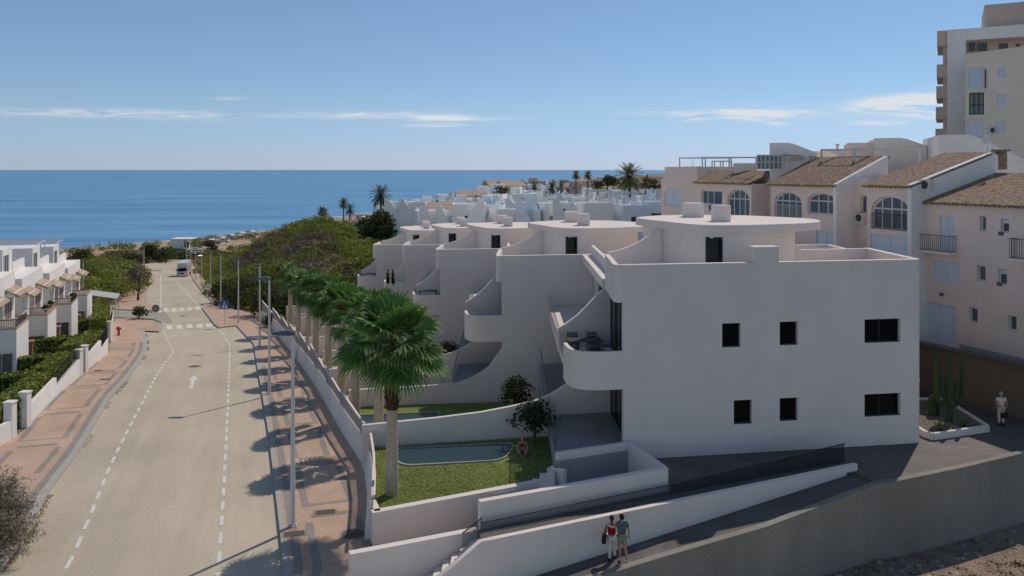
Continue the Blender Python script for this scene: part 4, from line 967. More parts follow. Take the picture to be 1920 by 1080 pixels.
# ---- fan palms
palmleaf = mat('palm_leaf', (1,1,1), .5, .12, 3, 0, 1, .35, attr=True, trans=.28)
palmbark = mat('palm_trunk_pale', (.46,.385,.30), .9, .22, 5, .6, 22, .1, stretch=(1,1,5), fine=.2)
boots = mat('palm_boots', (.085,.05,.035), .9, .4, 8, .6, 30, .1, fine=.3)
def fan_palm_mesh(H_, R_, nleaf, seg, seed):
    rr = random.Random(seed); Vs=[];Fs=[];Cs=[];k=0
    for i in range(nleaf):
        t = i/(nleaf-1); el = math.radians(88-112*t**1.15+rr.uniform(-13,13)); az = i*2.39996+rr.uniform(-.25,.25)
        pl = R_*(.42+.26*rr.random())*(1 if t > .15 else .6); bl = R_*rr.uniform(.66,.82)*(1 if t > .12 else .8)
        d = Vector((math.cos(az)*math.cos(el), math.sin(az)*math.cos(el), math.sin(el))); side = Vector((-math.sin(az), math.cos(az), 0)); up = d.cross(side)*-1
        if up.z < 0: up = -up
        b = Vector((0,0,H_-.25*t)); 
        droop = Vector((0,0,-1))
        hub = b+d*pl+droop*pl*.10*(1+t)
        # petiole
        w = side*.022*R_; hv = [b-w,b+w,hub+w*.6,hub-w*.6]; Vs += hv; Fs.append((k,k+1,k+2,k+3)); Cs += [(.20,.21,.08)]*4; k += 4
        dead = False
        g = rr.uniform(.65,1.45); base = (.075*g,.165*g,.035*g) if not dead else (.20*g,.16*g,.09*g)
        d2 = (d+droop*(.18+.5*max(0,t-.3))).normalized(); side2 = side; tw = rr.uniform(-.6,.6); upv = d2.cross(side2)
        side2 = (side2*math.cos(tw)+upv*math.sin(tw)).normalized(); nrm = d2.cross(side2)
        spread = math.radians(rr.uniform(72,100))
        for j in range(seg):
            a = -spread+2*spread*(j+.5)/seg; da = spread/seg*.98
            def dirv(a_): return d2*math.cos(a_)+side2*math.sin(a_)
            L1 = bl*(.60+.05*rr.random()); L2 = bl*(.84+.20*rr.random())*(1-.12*(abs(a)/spread)**2)
            z_ = nrm*(.05*bl*(1 if j%2 else -1)); cup = nrm*bl*.10*(abs(a)/spread)**2
            e = hub+dirv(a)*L2+droop*bl*(.10+.28*rr.random())*(.5+abs(t-.1))+cup
            m1 = hub+dirv(a-da)*L1+droop*bl*.03-z_*.5+cup*.6; m2 = hub+dirv(a+da)*L1+droop*bl*.03+z_*.5+cup*.6
            q = hub+dirv(a)*(L1+(L2-L1)*.55)+droop*bl*.06*(1+t)+cup; qw = side2*math.cos(a)*.022*bl-d2*math.sin(a)*.022*bl
            Vs += [hub, m1, q-qw, q+qw, m2, e]; 
            Fs += [(k,k+1,k+4,k+4),(k+1,k+2,k+3,k+4),(k+2,k+5,k+3,k+3)]
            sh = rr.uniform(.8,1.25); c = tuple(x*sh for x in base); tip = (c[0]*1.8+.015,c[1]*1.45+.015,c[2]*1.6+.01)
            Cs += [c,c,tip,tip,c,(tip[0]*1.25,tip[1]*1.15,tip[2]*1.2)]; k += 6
    me = bpy.data.meshes.new('crown'); F2 = [tuple(dict.fromkeys(f)) for f in Fs]
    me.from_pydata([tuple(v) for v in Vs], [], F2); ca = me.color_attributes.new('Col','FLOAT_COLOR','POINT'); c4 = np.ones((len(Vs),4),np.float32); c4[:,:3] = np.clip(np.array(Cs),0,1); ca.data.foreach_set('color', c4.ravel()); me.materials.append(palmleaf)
    return me
def fan_palm(loc, H_, R_, label, seed, nleaf=46, seg=18, lean=(0,0), group='fan palms in the gardens', r0=.235):
    t = thing('fan_palm', label, 'palm tree', loc, 0, group); rr = random.Random(seed)
    R_ = R_ if seed == 100 else R_*rr.uniform(.76,.90)
    o = bpy.data.objects.new('crown', fan_palm_mesh(H_, R_, nleaf, seg, seed)); COL.objects.link(o); o.parent = t
    m = MB(); n = 46; pts = []; rad = []
    Hb = H_*(.56 if seed == 100 else .86)
    for i in range(n):
        z = -.3+(Hb+.3)*i/(n-1); pts.append((lean[0]*z/H_, lean[1]*z/H_, z)); rad.append((r0*(1.12-.22*i/n))*(1+.035*(i%2))+(.05 if i == 0 else 0))
    m.tube(pts, rad, 14); m.build('trunk', palmbark, t, local=True)
    m = MB(); pts = []; rad = []
    for i in range(14):
        z = Hb-.04+(H_-Hb+.1)*i/13; pts.append((lean[0],lean[1],z)); rad.append(r0*(1.0+.25*math.sin(math.pi*i/13))*(1 if i < 12 else .6))
    m.tube(pts, rad, 12)
    for i in range(90):
        a = i*2.4; z = Hb+(H_-Hb)*i/90; r = r0*(1.05+.2*math.sin(math.pi*i/90)); c = Vector((lean[0]+r*math.cos(a), lean[1]+r*math.sin(a), z)); s = Vector((-math.sin(a),math.cos(a),0))*.06; u = Vector((math.cos(a)*.09,math.sin(a)*.09,.17))
        m.add([c-s,c+s,c+s*.6+u,c-s*.6+u],[(0,1,2,3)])
    m.build('leaf_bases', boots, t, local=True, recalc=False, smooth=False)
    return t
PX = [((735,950,31.3),6.15,1.82,'tallest foreground fan palm on the front lawn beside the pool'),((710,870,40.0),6.2,1.95,'second fan palm, its pale trunk just left of the big front palm'),
      ((667,790,45.6),5.9,1.9,'fan palm third from the camera, mostly hidden by the two in front'),((641,760,51.2),5.7,1.9,'fan palm fourth from the camera behind the saw-tooth garden wall'),
      ((616,720,57),5.5,1.9,'fan palm fifth from the camera, in the middle of the row'),((592.5,685,62.6),5.2,1.85,'fan palm sixth from the camera along the garden wall'),
      ((579,665,68.5),5.2,1.8,'fan palm seventh from the camera along the garden wall'),((560,640,75),5.2,1.8,'fan palm eighth from the camera, last but one of the row'),((545,622,82),5.4,1.9,'farthest fan palm of the garden row, next to the street lamps')]
for i,((px,py,Y),H_,R_,lab) in enumerate(PX):
    X,_,Z = R(px,py,Y); gz = CZ-12.7 if i == 0 else Z
    top = {0:(733,650),1:(703,622),2:(668,610),3:(640,592),4:(613,570),5:(590,560),6:(575,548),7:(556,540),8:(541,528)}[i]
    zt_ = CZ-(top[1]-HZ)/F*Y+(.25 if i == 0 else .65); H_ = zt_-gz
    fan_palm((X,Y,gz), H_, R_, lab, 100+i, nleaf=33 if i == 0 else 22, seg=24 if i == 0 else 16, lean=(random.uniform(-.05,.05),0))
# ---- small garden trees
oliv = [(.035,.05,.022),(.05,.06,.03),(.075,.07,.055),(.09,.08,.07)]
bush_tree(966,770,43.5,1.9,1.12,'small olive tree standing behind the sweeping white fin wall',oliv,n=16,per=230,size=.065,name='olive_tree',group='young olive trees in the gardens')
bush_tree(1002,832,36.9,1.95,1.12,'small olive tree on the front lawn above the sitting woman',oliv,n=16,per=230,size=.06,name='olive_tree',group='young olive trees in the gardens')
bush_tree(836,690,58.0,1.9,1.1,'small reddish olive tree in the garden below the second rounded balcony',[(.06,.05,.04),(.08,.06,.055),(.04,.045,.025)],n=14,per=200,size=.075,name='olive_tree',group='young olive trees in the gardens')
bush_tree(508,612,88,1.7,1.2,'green shrub at the far end of the perimeter wall',[(.07,.11,.03)],n=8,per=160,size=.1,name='bush',cat='bush')
# ---- cacti and agaves
cact = mat('cactus_green', (.055,.075,.035), .7, .2, 9, .3, 30, .2)
def ribbed(m, pts, rad, ribs=9):
    pts = [Vector(p) for p in pts]; n = ribs*2; vs = []; up = None
    for i,p in enumerate(pts):
        d = (pts[min(i+1,len(pts)-1)]-pts[max(i-1,0)]).normalized()
        if up is None: up = d.orthogonal().normalized()
        up = (up-d*up.dot(d)).normalized(); w = d.cross(up)
        for j in range(n):
            a = 2*math.pi*j/n; r = rad[i]*(1 if j%2 else .8); vs.append(p+up*math.cos(a)*r+w*math.sin(a)*r)
    k = len(pts); m.add(vs, [(i*n+j,i*n+(j+1)%n,(i+1)*n+(j+1)%n,(i+1)*n+j) for i in range(k-1) for j in range(n)]+[tuple(range(n))[::-1],tuple(range((k-1)*n,k*n))])
X,Y,Z = R(1780,808,38.3); Z = CZ-12.06; t = thing('cactus', 'tall candelabra cactus with six arms in the corner bed', 'cactus', (X,Y,Z))
m = MB(); ribbed(m, [(0,0,-.05),(0,0,.8),(0,0,1.8),(0,0,2.7),(0,0,3.15),(0,0,3.3)], [.15,.16,.15,.13,.10,.03]); m.build('stem', cact, t, local=True)
for (sx,sy,z0,w,z1) in ((-1,0,.75,.62,3.0),(1,.2,.7,.68,3.22),(-1,.4,.95,.32,2.35),(1,-.2,1.0,.38,2.05),(.3,1,1.0,.4,2.5)):
    m = MB(); x = sx*w; y = sy*w*.6; ribbed(m, [(x*.15,y*.15,z0),(x*.6,y*.6,z0+.12),(x*.9,y*.9,z0+.4),(x,y,z0+.8),(x,y,(z0+z1)/2+.3),(x*1.02,y,z1-.25),(x*1.02,y,z1)], [.09,.10,.11,.115,.115,.09,.03], 7); m.build('arm', cact, t, local=True)
X,Y,_ = R(1748,786,39.2); t = thing('cactus', 'short thick column cactus at the left edge of the corner bed', 'cactus', (X,Y,Z))
m = MB(); ribbed(m, [(0,0,-.05),(0,0,.4),(0,0,.75),(0,0,.95),(0,0,1.02)], [.17,.2,.2,.13,.03]); m.build('stem', cact, t, local=True)
m = MB(); ribbed(m, [(.25,.1,-.05),(.3,.1,.35),(.3,.1,.6),(.3,.1,.66)], [.12,.13,.1,.02]); m.build('offshoot', cact, t, local=True)
agm = mat('agave_leaf', (.13,.16,.07), .6, .2, 6, 0, 1, .3)
for (px,py,lab,n,hh) in ((1762,806,'spiky yellow green agave at the near corner of the cactus bed',26,.65),(1806,797,'spiky agave right of the candelabra cactus',24,.55)):
    X,Y,_ = G(px,py,12.0); t = thing('agave', lab, 'plant', (X,Y,Z), 0, 'agaves in the corner bed'); m = MB()
    for i in range(n):
        a = i*2.4; el = math.radians(85-60*i/n); d = Vector((math.cos(a)*math.cos(el),math.sin(a)*math.cos(el),math.sin(el))); s = Vector((-math.sin(a),math.cos(a),0)); L_ = hh*random.uniform(.8,1.1)
        m.add([-s*.03, s*.03, d*L_*.5+s*.028, d*L_, d*L_*.5-s*.028],[(0,1,2,3,4)])
    tag(m.build('leaves', agm, t, local=True, recalc=False, smooth=False))
# ================================================================ white terraced houses on the left
hw = mat('house_white', (.80,.78,.76), .85, .04, 1.2, .1, 30, .2, big=.04, fine=.03)
tile = mat('clay_tile', (.46,.345,.25), .9, .25, 2.5, 0, 1, .1, col2=(.66,.54,.42), fine=.25)
tile2 = mat('clay_tile_brown', (.19,.13,.095), .9, .25, 5, 0, 1, .1, col2=(.36,.275,.21), fine=.25)
copm = mat('terracotta_coping', (.40,.25,.18), .85, .15, 4, 0, 1, .1)
shut = mat('roller_shutter_white', (.60,.68,.78), .6, .04, 6, 0, 1, .3, stretch=(.1,.1,6))
brownw = mat('brown_brick_panel', (.24,.13,.09), .9, .2, 6, .2, 30, .1)
whf = mat('window_frame_white', (.62,.62,.62), .5, .03, 4, 0, 1, .3)
hglass = mat('house_window_glass', (.05,.06,.065), .10, .3, 1.5, 0, 1, .45)
curt = mat('brown_curtain', (.22,.16,.12), .7, .3, 5, 0, 1, .2, stretch=(4,4,.3))
def tileroof(mb, o, a, b, c, n=14, r=.05):
    """corrugated tile roof on quad o,o+a (eave), o+b (up slope); c = vertical drop thickness"""
    o, a, b = Vector(o), Vector(a), Vector(b); nn = a.cross(b).normalized(); k = 4
    vs = []; m = n*k
    rows = 6
    for i in range(rows+1):
        for j in range(m+1):
            ph = (j%k)/k*2*math.pi; vs.append(o+a*(j/m)+b*(i/rows)+nn*(r*max(0,math.cos(ph))+.0))
    top = len(vs)
    fs = [(i*(m+1)+j, i*(m+1)+j+1, (i+1)*(m+1)+j+1, (i+1)*(m+1)+j) for i in range(rows) for j in range(m)]
    mb.add(vs, fs); q = nn*-.12
    mb.add([o+q, o+a+q, o+a+b+q, o+b+q, o, o+a, o+a+b, o+b],[(0,1,2,3),(0,1,5,4),(1,2,6,5),(2,3,7,6),(3,0,4,7)])
RD = Vector((-.36,.933,0)).normalized(); RN = Vector((.933,.36,0)).normalized()   # along the row (away), towards the road
def L(o, x, y, z): return Vector(o)+RN*x+RD*y+Vector((0,0,z))
def lbox(m, o, x0,x1,y0,y1,z0,z1):
    return m.par(L(o,x0,y0,z0), RN*(x1-x0), RD*(y1-y0), (0,0,z1-z0))
lefthouses = [((-35.0,56.5),0,'nearest white terraced house of the left row, cut by the picture edge'),((-38.6,66.5),1,'white house second in the left row, with black stair railings'),
              ((-42.4,77.0),2,'white house third in the left row, with folded parasol on its terrace'),((-47.0,88.5),3,'last white house of the left row, with grey awning over its porch')]
railB = mat('wrought_iron', (.02,.02,.022), .5, .1, 4, 0, 1, .4)
def rail(m, A, B, h, sp=.16, r=.012):
    A, B = Vector(A), Vector(B); n = max(1,int((B-A).length/sp))
    m.tube([A+Vector((0,0,h)),B+Vector((0,0,h))], .022, 4); m.tube([A+Vector((0,0,.06)),B+Vector((0,0,.06))], .015, 4)
    for i in range(n+1): p = A.lerp(B,i/n); m.tube([p,p+Vector((0,0,h))], r, 3, cap=False)
for (xy, i, lab) in lefthouses:
    gz = zr(xy[1]+2)+.0; o = (xy[0],xy[1],gz)
    t = thing('terraced_house', lab, 'house', o, 0, 'white houses on the left of the road')
    W_ = 9.6
    # front terrace block
    m = MB(); lbox(m,o,-2.6,0,0,4.2,-1.5,2.75); m.build('front_block', hw, t)
    m = MB(); 
    for q in ((-2.6,0,0,.18),(-.18,0,.18,4.02),(-2.6,0,4.02,4.2)): lbox(m,o,q[0],q[1],q[2],q[3],2.751,3.75)
    m.build('terrace_parapet', hw, t)
    m = MB()
    for q in ((-2.61,.03,-.03,.22),(-.23,.03,.23,3.98),(-2.61,.03,3.99,4.23)): lbox(m,o,q[0],q[1],q[2],q[3],3.752,3.83)
    m.build('coping', copm, t)
    # second smaller block with planter
    m = MB(); lbox(m,o,-2.6,-.9,5.4,8.6,-1.5,2.35); lbox(m,o,-1.08,-.9,5.4,8.6,2.351,3.1); m.build('rear_front_block', hw, t)
    m = MB(); lbox(m,o,-1.2,-.8,5.35,8.65,3.101,3.2); m.build('planter_edge', copm, t)
    # main volume with openings on the south and road sides
    m = MB(); lbox(m,o,-10,-1.92,0.4,W_,-1.5,6.8); m.build('wall', hw, t)
    m = MB(); lbox(m,o,-2.7,-1.9,2.6,3.0,2.76,5.5); m.build('wing_wall', hw, t)
    m = MB(); lbox(m,o,-10,-3.4,.8,4.4,6.801,9.2); m.build('roof_room', hw, t)
    m = MB(); lbox(m,o,-3.6,-3.4,4.6,W_,6.801,7.7); lbox(m,o,-10,-3.62,W_-.18,W_,6.801,7.6); m.build('roof_parapet', hw, t)
    m = MB(); lbox(m,o,-2.1,-1.3,.0,3.1,5.35,5.6); m.build('eave', hw, t); m = MB(); lbox(m,o,-2.1,-1.3,6.2,W_-.2,5.15,5.45); m.build('eave', hw, t)
    m = MB(); tileroof(m, L(o,-.95,-.1,5.35), RD*3.2, RN*-2.3+Vector((0,0,1.25)), None, 9); m.build('tile_roof', tile, t, smooth=False)
    m = MB(); tileroof(m, L(o,-.95,6.1,5.2), RD*3.4, RN*-2.3+Vector((0,0,1.2)), None, 10); m.build('tile_roof', tile, t, smooth=False)
    # road facing door/windows set in frames
    fr = Fr(L(o,-1.90,0,0), (RD.x,RD.y))
    for (a,b,z0,z1,mm) in ((3.3,5.2,2.78,4.95,curt),(6.0,8.2,3.2,4.9,curt)):
        f = window(fr, a,b,gz+z0,gz+z1,t,mull=(.33,.66),fm=whf,pm=mm,dep=-.035,fw=.07)
    fr2 = Fr(L(o,-3.38,0,0), (RD.x,RD.y)); window(fr2, 1.2,2.9,gz+7.1,gz+8.7,t,mull=(.5,),fm=whf,pm=mat('grey_louvre',(.10,.10,.10),.6),dep=-.035,fw=.07)
    frs = Fr(L(o,-10,.40,0), (RN.x,RN.y)); window(frs, 3.0,4.2,gz+3.2,gz+4.6,t,mull=(.5,),fm=whf,pm=hglass,dep=-.03)
    frs2 = Fr(L(o,-2.6,-.0,0), (RN.x,RN.y)); window(frs2, 1.0,2.4,gz+.2,gz+2.1,t,mull=(.5,),fm=whf,pm=hglass,dep=-.03)
    frt = Fr(L(o,-10,.80,0), (RN.x,RN.y)); window(frt, 3.0,4.0,gz+7.3,gz+8.4,t,mull=(),fm=whf,pm=hglass,dep=-.03)
    # rooftop pergola
    pg = MB()
    for yy in (4.9,7.0,W_-.3):
        for xx in (-9.6,-3.8): lbox(pg,o,xx,xx+.09,yy,yy+.09,6.8,9.3)
        lbox(pg,o,-9.6,-3.71,yy,yy+.09,9.301,9.42)
    lbox(pg,o,-9.6,-9.51,4.99,W_-.3,9.2,9.3); lbox(pg,o,-3.8,-3.71,4.99,W_-.3,9.2,9.3)
    if i != 1: pg.build('pergola', whf, t, smooth=False)
    # terrace railing
    m = MB(); rail(m, L(o,-3.4,4.5,2.4), L(o,-.4,4.5,2.4), 1.0); m.build('railing', railB, t, smooth=False)
    m = MB(); rail(m, L(o,-1.8,.09,3.83), L(o,-.2,.09,3.83), .55, .14); rail(m, L(o,-.1,.2,3.83), L(o,-.1,4.0,3.83), .5, .14) if i in (0,2) else None; m.build('terrace_railing', railB, t, smooth=False)
    # entrance stairs with railing and brown pier
    for s in range(6):
        m = MB(); lbox(m,o,-2.61,-2.3,4.3+.01,5.3,-1.4,2.2-.36*s) if s == 0 else lbox(m,o,-2.3+.32*(s-1),-2.3+.32*s,4.35,5.3,-1.4,2.2-.36*s); m.build('stair_step', tilef if s else hw, t)
    m = MB(); A=L(o,-2.3,4.4,2.2); B=L(o,-.5,4.4,.2); rail(m, A, B, 1.0); A=L(o,-2.3,5.25,2.2); B=L(o,-.5,5.25,.2); rail(m, A, B, 1.0); m.build('stair_railing', railB, t, smooth=False)
    m = MB(); lbox(m,o,-.55,-.0,5.6,6.1,-1.5,1.7); m.build('brown_pier', brownw, t)
    m = MB(); lbox(m,o,-.6,.05,5.55,6.15,1.701,1.8); m.build('pier_cap', copm, t)
# awning + garden things on the last house
o = (-47.0,88.5,zr(90.5)); t = thing('awning', 'grey fabric awning sloping out from the last white house', 'awning', L(o,.2,6,1), 0)
m = MB(); 
A = [L(o,-.8,6.2,3.0),L(o,-.8,10.2,3.0),L(o,2.4,10.2,2.35),L(o,2.4,6.2,2.35)]; m.add(A+[p-Vector((0,0,.05)) for p in A],[(0,1,2,3),(7,6,5,4),(0,4,5,1),(1,5,6,2),(2,6,7,3),(3,7,4,0)]); m.build('fabric', mat('awning_grey',(.42,.44,.46),.8), t)

for y_ in (6.3,10.0): m = MB(); lbox(m,o,2.2,2.3,y_,y_+.1,-1,2.35); m.build('post', whf, t)
o = (-42.4,77.0,zr(79)); p0 = L(o,-1.6,2.2,2.75); t = thing('parasol', 'closed beige parasol on the terrace of the third white house', 'parasol', p0)
m = MB(); m.tube([(0,0,0),(0,0,2.6)], .03, 6); m.build('pole', whf, t, local=True)
m = MB(); m.tube([(0,0,.9),(0,0,1.3),(0,0,2.2),(0,0,2.55)], [.10,.17,.09,.02], 8); m.build('canopy', mat('canvas_beige',(.42,.37,.32),.85), t, local=True)
for (hx,ly,lz,lab) in (((-38.6,66.5),1.0,3.83,'round clipped shrub on the terrace corner of the second left house'),((-38.6,66.5),3.4,3.83,'second round clipped shrub on the same terrace, farther along'),((-42.4,77.0),2.9,3.83,'small dark potted shrub on the parapet of the third left house')):
    o = (hx[0],hx[1],zr(hx[1]+2)); p0 = L(o,-.3,ly,lz-.02); t = thing('potted_plant', lab, 'plant', p0); cl = [((0,0,.42),.26,(.05,.075,.02))]
    oo = scrub('foliage', cl, .06, leafm, 500, tag_it=False); oo.parent = t
    m = MB(); m.tube([(0,0,0),(0,0,.22)], [.10,.14], 10); m.build('pot', copm, t, local=True)
# ---- garden boundary wall of the left side: stepped white wall, pillars, railings and hedges
wl = WL[2:]
gw = [gp([p],.15)[0] for p in [(-20,846),(22,822),(50,800),(106,741),(150,705),(160,696),(190,672),(203,662),(207,640),(210,622),(212,606)]]
hedm = mat('hedge_leaf', (1,1,1), .8, .15, 3, 0, 1, .1, attr=True, trans=.15)
def seg_wall(a, b, h0, h1, label):
    a, b = Vector(a), Vector(b); n = 6; pts = [tuple(a.lerp(b,i/n)) for i in range(n+1)]
    t = thing('garden_wall', label, 'wall', (a.x,a.y,zr(a.y)), 0, 'white garden walls on the left'); zz = [zr(a.y)+.13+h0+(zr(b.y)-zr(a.y)+h1-h0)*i/n for i in range(n+1)]
    m = MB(); m.ribbon(pts, .22, [zr(p[1])-.8 for p in pts], zz, side=1); m.build('wall', hw, t)
    return t, zz
segs = [(0,1,.95,.95,'white garden wall at the left picture edge beside the tamarisk'),(2,3,1.0,1.15,'white sloping garden wall with hedge behind, nearest long stretch'),(3,4,.55,1.25,'lower white wall stretch with dark railing on top'),(5,6,.9,1.5,'white garden wall beyond the gate pillars'),(6,7,.8,1.3,'white wall stretch under the farther hedge'),(8,10,.9,.9,'farthest white garden wall by the hydrant')]
for (i,j,h0,h1,lab) in segs:
    t,zz = seg_wall(gw[i], gw[j], h0, h1, lab)
    if lab.startswith(('lower','white wall','farthest')):
        a = Vector(gw[i]); b = Vector(gw[j]); m = MB(); n = 24
        for k in range(n+1):
            p = a.lerp(b,k/n); z0 = zz[0]+(zz[-1]-zz[0])*k/n; m.tube([(p.x-.08,p.y,z0),(p.x-.08,p.y,z0+1.0)], .014, 3, cap=False)
        m.tube([(a.x-.08,a.y,zz[0]+1.0),(b.x-.08,b.y,zz[-1]+1.0)], .02, 4); m.build('railing', railB, t, smooth=False)
for k,(i,dx_,lab) in enumerate([(1,0,'white gate pillar nearest the camera on the left'),(2,-.0,'second white gate pillar from the camera on the left'),(4,0,'white gate pillar in the middle of the left garden wall'),(5,0,'white gate pillar just beyond the middle one'),(8,0,'white pillar at the far corner of the left garden wall')]):
    p = gw[i]; z = zr(p[1]); t = thing('gate_pillar', lab, 'pillar', (p[0],p[1],z), 0, 'white gate pillars on the left'); m = MB(); m.box(-.42,.02,-.02,.4,-.3,1.95); m.build('shaft', hw, t, local=True)
    m = MB(); m.box(-.46,.06,-.06,.44,1.951,2.03); m.build('cap', hw, t, local=True)
def hedge(a, b, w, h, label, base=None, dens=260):
    a, b = Vector(a), Vector(b); d = (b-a); Ln = d.length; d.normalize(); nrm = Vector((-d.y,d.x)); z = base if base is not None else zr(a.y)
    t = thing('hedge', label, 'hedge', (a.x,a.y,z), 0, 'clipped hedges of the left gardens')
    n = int(dens*(Ln*h*2+Ln*w+w*h*2)); u = rng.uniform(0,1,(n,3)); face = rng.integers(0,5,n); N_ = np.zeros((n,3))
    for f_,ax,val in ((0,1,0),(1,1,1),(2,2,1),(3,0,0),(4,0,1)):
        mk = face == f_; u[mk,ax] = val; v = [Vector((d.x,d.y,0)),Vector((nrm.x,nrm.y,0)),Vector((0,0,1))][ax]; N_[mk] = np.array(v)*(1 if val else -1)
    jit = rng.normal(0,.05,(n,3)); zz = zr(b.y)-zr(a.y)
    P = u[:,0:1]*Ln*np.array([d.x,d.y,0])+(u[:,1:2]*w)*np.array([nrm.x,nrm.y,0])+np.stack([0*u[:,0],0*u[:,0],u[:,2]*h+(zz if base is None else 0)*u[:,0]],1)+jit
    V,Fq = cards(P, N_, .085, 1, .7); cc = np.array((.25,.29,.065))*rng.uniform(.5,1.35,(n,1)); o = npmesh('foliage', V, Fq, hedm, np.repeat(cc,4,0)); o.parent = t
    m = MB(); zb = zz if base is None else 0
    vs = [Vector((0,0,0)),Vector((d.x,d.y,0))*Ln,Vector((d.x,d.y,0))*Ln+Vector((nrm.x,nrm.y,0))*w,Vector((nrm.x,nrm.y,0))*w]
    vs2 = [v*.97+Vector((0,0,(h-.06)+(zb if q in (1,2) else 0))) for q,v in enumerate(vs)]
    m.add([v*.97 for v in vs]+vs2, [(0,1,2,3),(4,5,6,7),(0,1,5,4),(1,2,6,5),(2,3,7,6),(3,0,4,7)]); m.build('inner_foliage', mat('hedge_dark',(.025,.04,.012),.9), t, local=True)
def off_(p, d): return (p[0]-d*.93, p[1]-d*.36)
hedge(off_(gw[2],.4), off_(gw[3],.4), 1.1, 1.7, 'long clipped hedge behind the nearest stretch of white wall', dens=180)
hedge(off_(gw[3],.4), off_(gw[4],.4), 1.0, 1.9, 'clipped hedge rising above the railing in the middle of the wall', dens=180)
hedge(off_(gw[5],.4), off_(gw[7],.4), 1.3, 2.1, 'clipped hedge behind the farther white wall', dens=150)
hedge(off_(gw[8],.4), off_(gw[10],.4), 1.3, 2.3, 'hedge at the far corner of the left gardens near the hydrant', dens=110)
for k,(i,w,lab) in enumerate([(2,7.5,'hedge crossing the garden, nearest the camera'),(3,6.5,'dark hedge crossing the garden towards the second house'),(5,6,'hedge crossing the garden beyond the gate pillars'),(7,6,'hedge crossing the garden at the last but one house'),(9,5,'tall hedge beside the awning of the last house')]):
    p = off_(gw[i],1.2); q = (p[0]-w*.93, p[1]-w*.36); hedge(p, q, 1.1, 1.6+.2*(k%2), lab, base=zr(p[1]), dens=120)
flat('garden_ground', [(gw[0][0],gw[0][1])]+[(p[0]-.1,p[1]) for p in gw[1:]]+[(gw[-1][0]-12,gw[-1][1]-4),(gw[-1][0]-14,gw[-1][1]-20),(-50,60),(-38,40)], mat('garden_floor',(.22,.19,.15),.9,.15,1,.1,10,.1,fine=.15), .08)
# ================================================================ apartments on the right
beige = mat('beige_render', (.80,.66,.59), .88, .05, .8, .1, 30, .2, big=.05, fine=.03)
cream = mat('cream_render', (.80,.72,.63), .88, .04, .5, .1, 30, .2, big=.04)
greyw = mat('white_render_old', (.80,.76,.74), .88, .06, .6, .1, 30, .2, big=.06, fine=.04)
stone = mat('stone_cladding', (.34,.34,.36), .9, .3, 3.5, .5, 8, .1, col2=(.38,.38,.39), fine=.2)
paleglass = mat('blue_grey_glass', (.10,.125,.15), .12, .35, .9, 0, 1, .5, stretch=(1.5,1.5,.35))
PD = Vector((-.365,.931)).normalized(); PN = Vector((-PD.y, PD.x)) # along the facade (away), normal towards the camera side
PN = Vector((-.931,-.365)).normalized(); P0 = Vector((24.7,48.0))
def Ps(px, off=0.):
    """distance along the facade plane (shifted off metres towards the viewer) of the ray through column px"""
    a = (px-960)/F; o = P0+PN*off      # (o.x+PD.x*s) = a*(o.y+PD.y*s)
    return (a*o.y-o.x)/(PD.x-a*PD.y)
def PY(s, off=0.): return (P0+PN*off+PD*s).y
def Pz(px, py, off=0.): return CZ-(py-HZ)/F*PY(Ps(px,off),off)
def PF(off): # frame running so that inward normal points away from the viewer
    o = P0+PN*off; f = Fr((o.x,o.y), (PD.x,PD.y)); f.n = Vector((-PN.x,-PN.y,0)); return f
apt = thing('apartment_building', 'long beige apartment block with arched windows, tiled roofs and roof terraces, upper right', 'building', (24.7,48,CZ-10.5))
def bay(px0, px1, off, zt, zb, ops_px, depth=9, m=beige, name='wall', parent=None):
    """px0 > px1 columns (right/near to left/far). ops: (pxR, pxL, top, bottom, archratio, mullions, transom, kind)"""
    parent = parent or apt; f = PF(off); s0, s1 = Ps(px0,off), Ps(px1,off); ops = []; wl_ = []
    for (r,l,t,b,ar,mu,tr,kd) in ops_px:
        a, b_ = Ps(r,off), Ps(l,off); c = (r+l)/2; z1 = Pz(c,t,off); z0 = Pz(c,b,off); ah = ar*(b_-a)/2
        ops.append((a,b_,z0,z1,ah)); wl_.append((a,b_,z0,z1,ah,mu,tr,kd))
    w = wall_cols(f, s0, s1, zb, zt, .35, ops); w.build(name, m, parent)
    # body behind
    mb = MB(); o = Vector(f.p(s0, zb, .36)); mb.par(o, Vector(f.p(s1,zb,.36))-o, Vector(f.p(s0,zb,depth))-o, (0,0,(zt if not callable(zt) else zt(s0))-.02-zb)); mb.build('inner_wall', m, parent)
    for (a,b_,z0,z1,ah,mu,tr,kd) in wl_:
        if kd == 'shut':
            g = MB(); o = Vector(f.p(a+.004,z0+.004,.1)); g.par(o, Vector(f.p(b_-.004,z0+.004,.1))-o, Vector(f.p(a+.004,z0+.004,.16))-o, (0,0,z1-z0-.008)); 
            if ah: g = MB(); g.add([f.p(a+(b_-a)*i/16, z0+.004,.1) for i in range(17)]+[f.p(a+(b_-a)*i/16, z1-ah+ah*math.sqrt(max(0,1-(i/8-1)**2))-.004,.1) for i in range(17)],[(i,i+1,i+18,i+17) for i in range(16)])
            sh_ = g.build('window', shut, parent, smooth=False, recalc=False)
            g = MB(); c = (a+b_)/2; o = Vector(f.p(c-.03,z0,.07)); g.par(o, Vector(f.p(c+.03,z0,.07))-o, Vector(f.p(c-.03,z0,.1))-o, (0,0,z1-z0-ah*.1)); g.build('centre_bar', whf, sh_, smooth=False)
        else:
            window(f, a,b_,z0,z1,parent,arch=ah,mull=mu,trans=(z0+(z1-z0)*tr) if tr else None,fm=whf,pm=paleglass if kd == 'glass' else hglass,dep=.16,fw=.09 if px0 < 1720 else .07, blind=(.35,shut) if kd == 'half' else None)
    return f, s0, s1
ZB = CZ-11.5
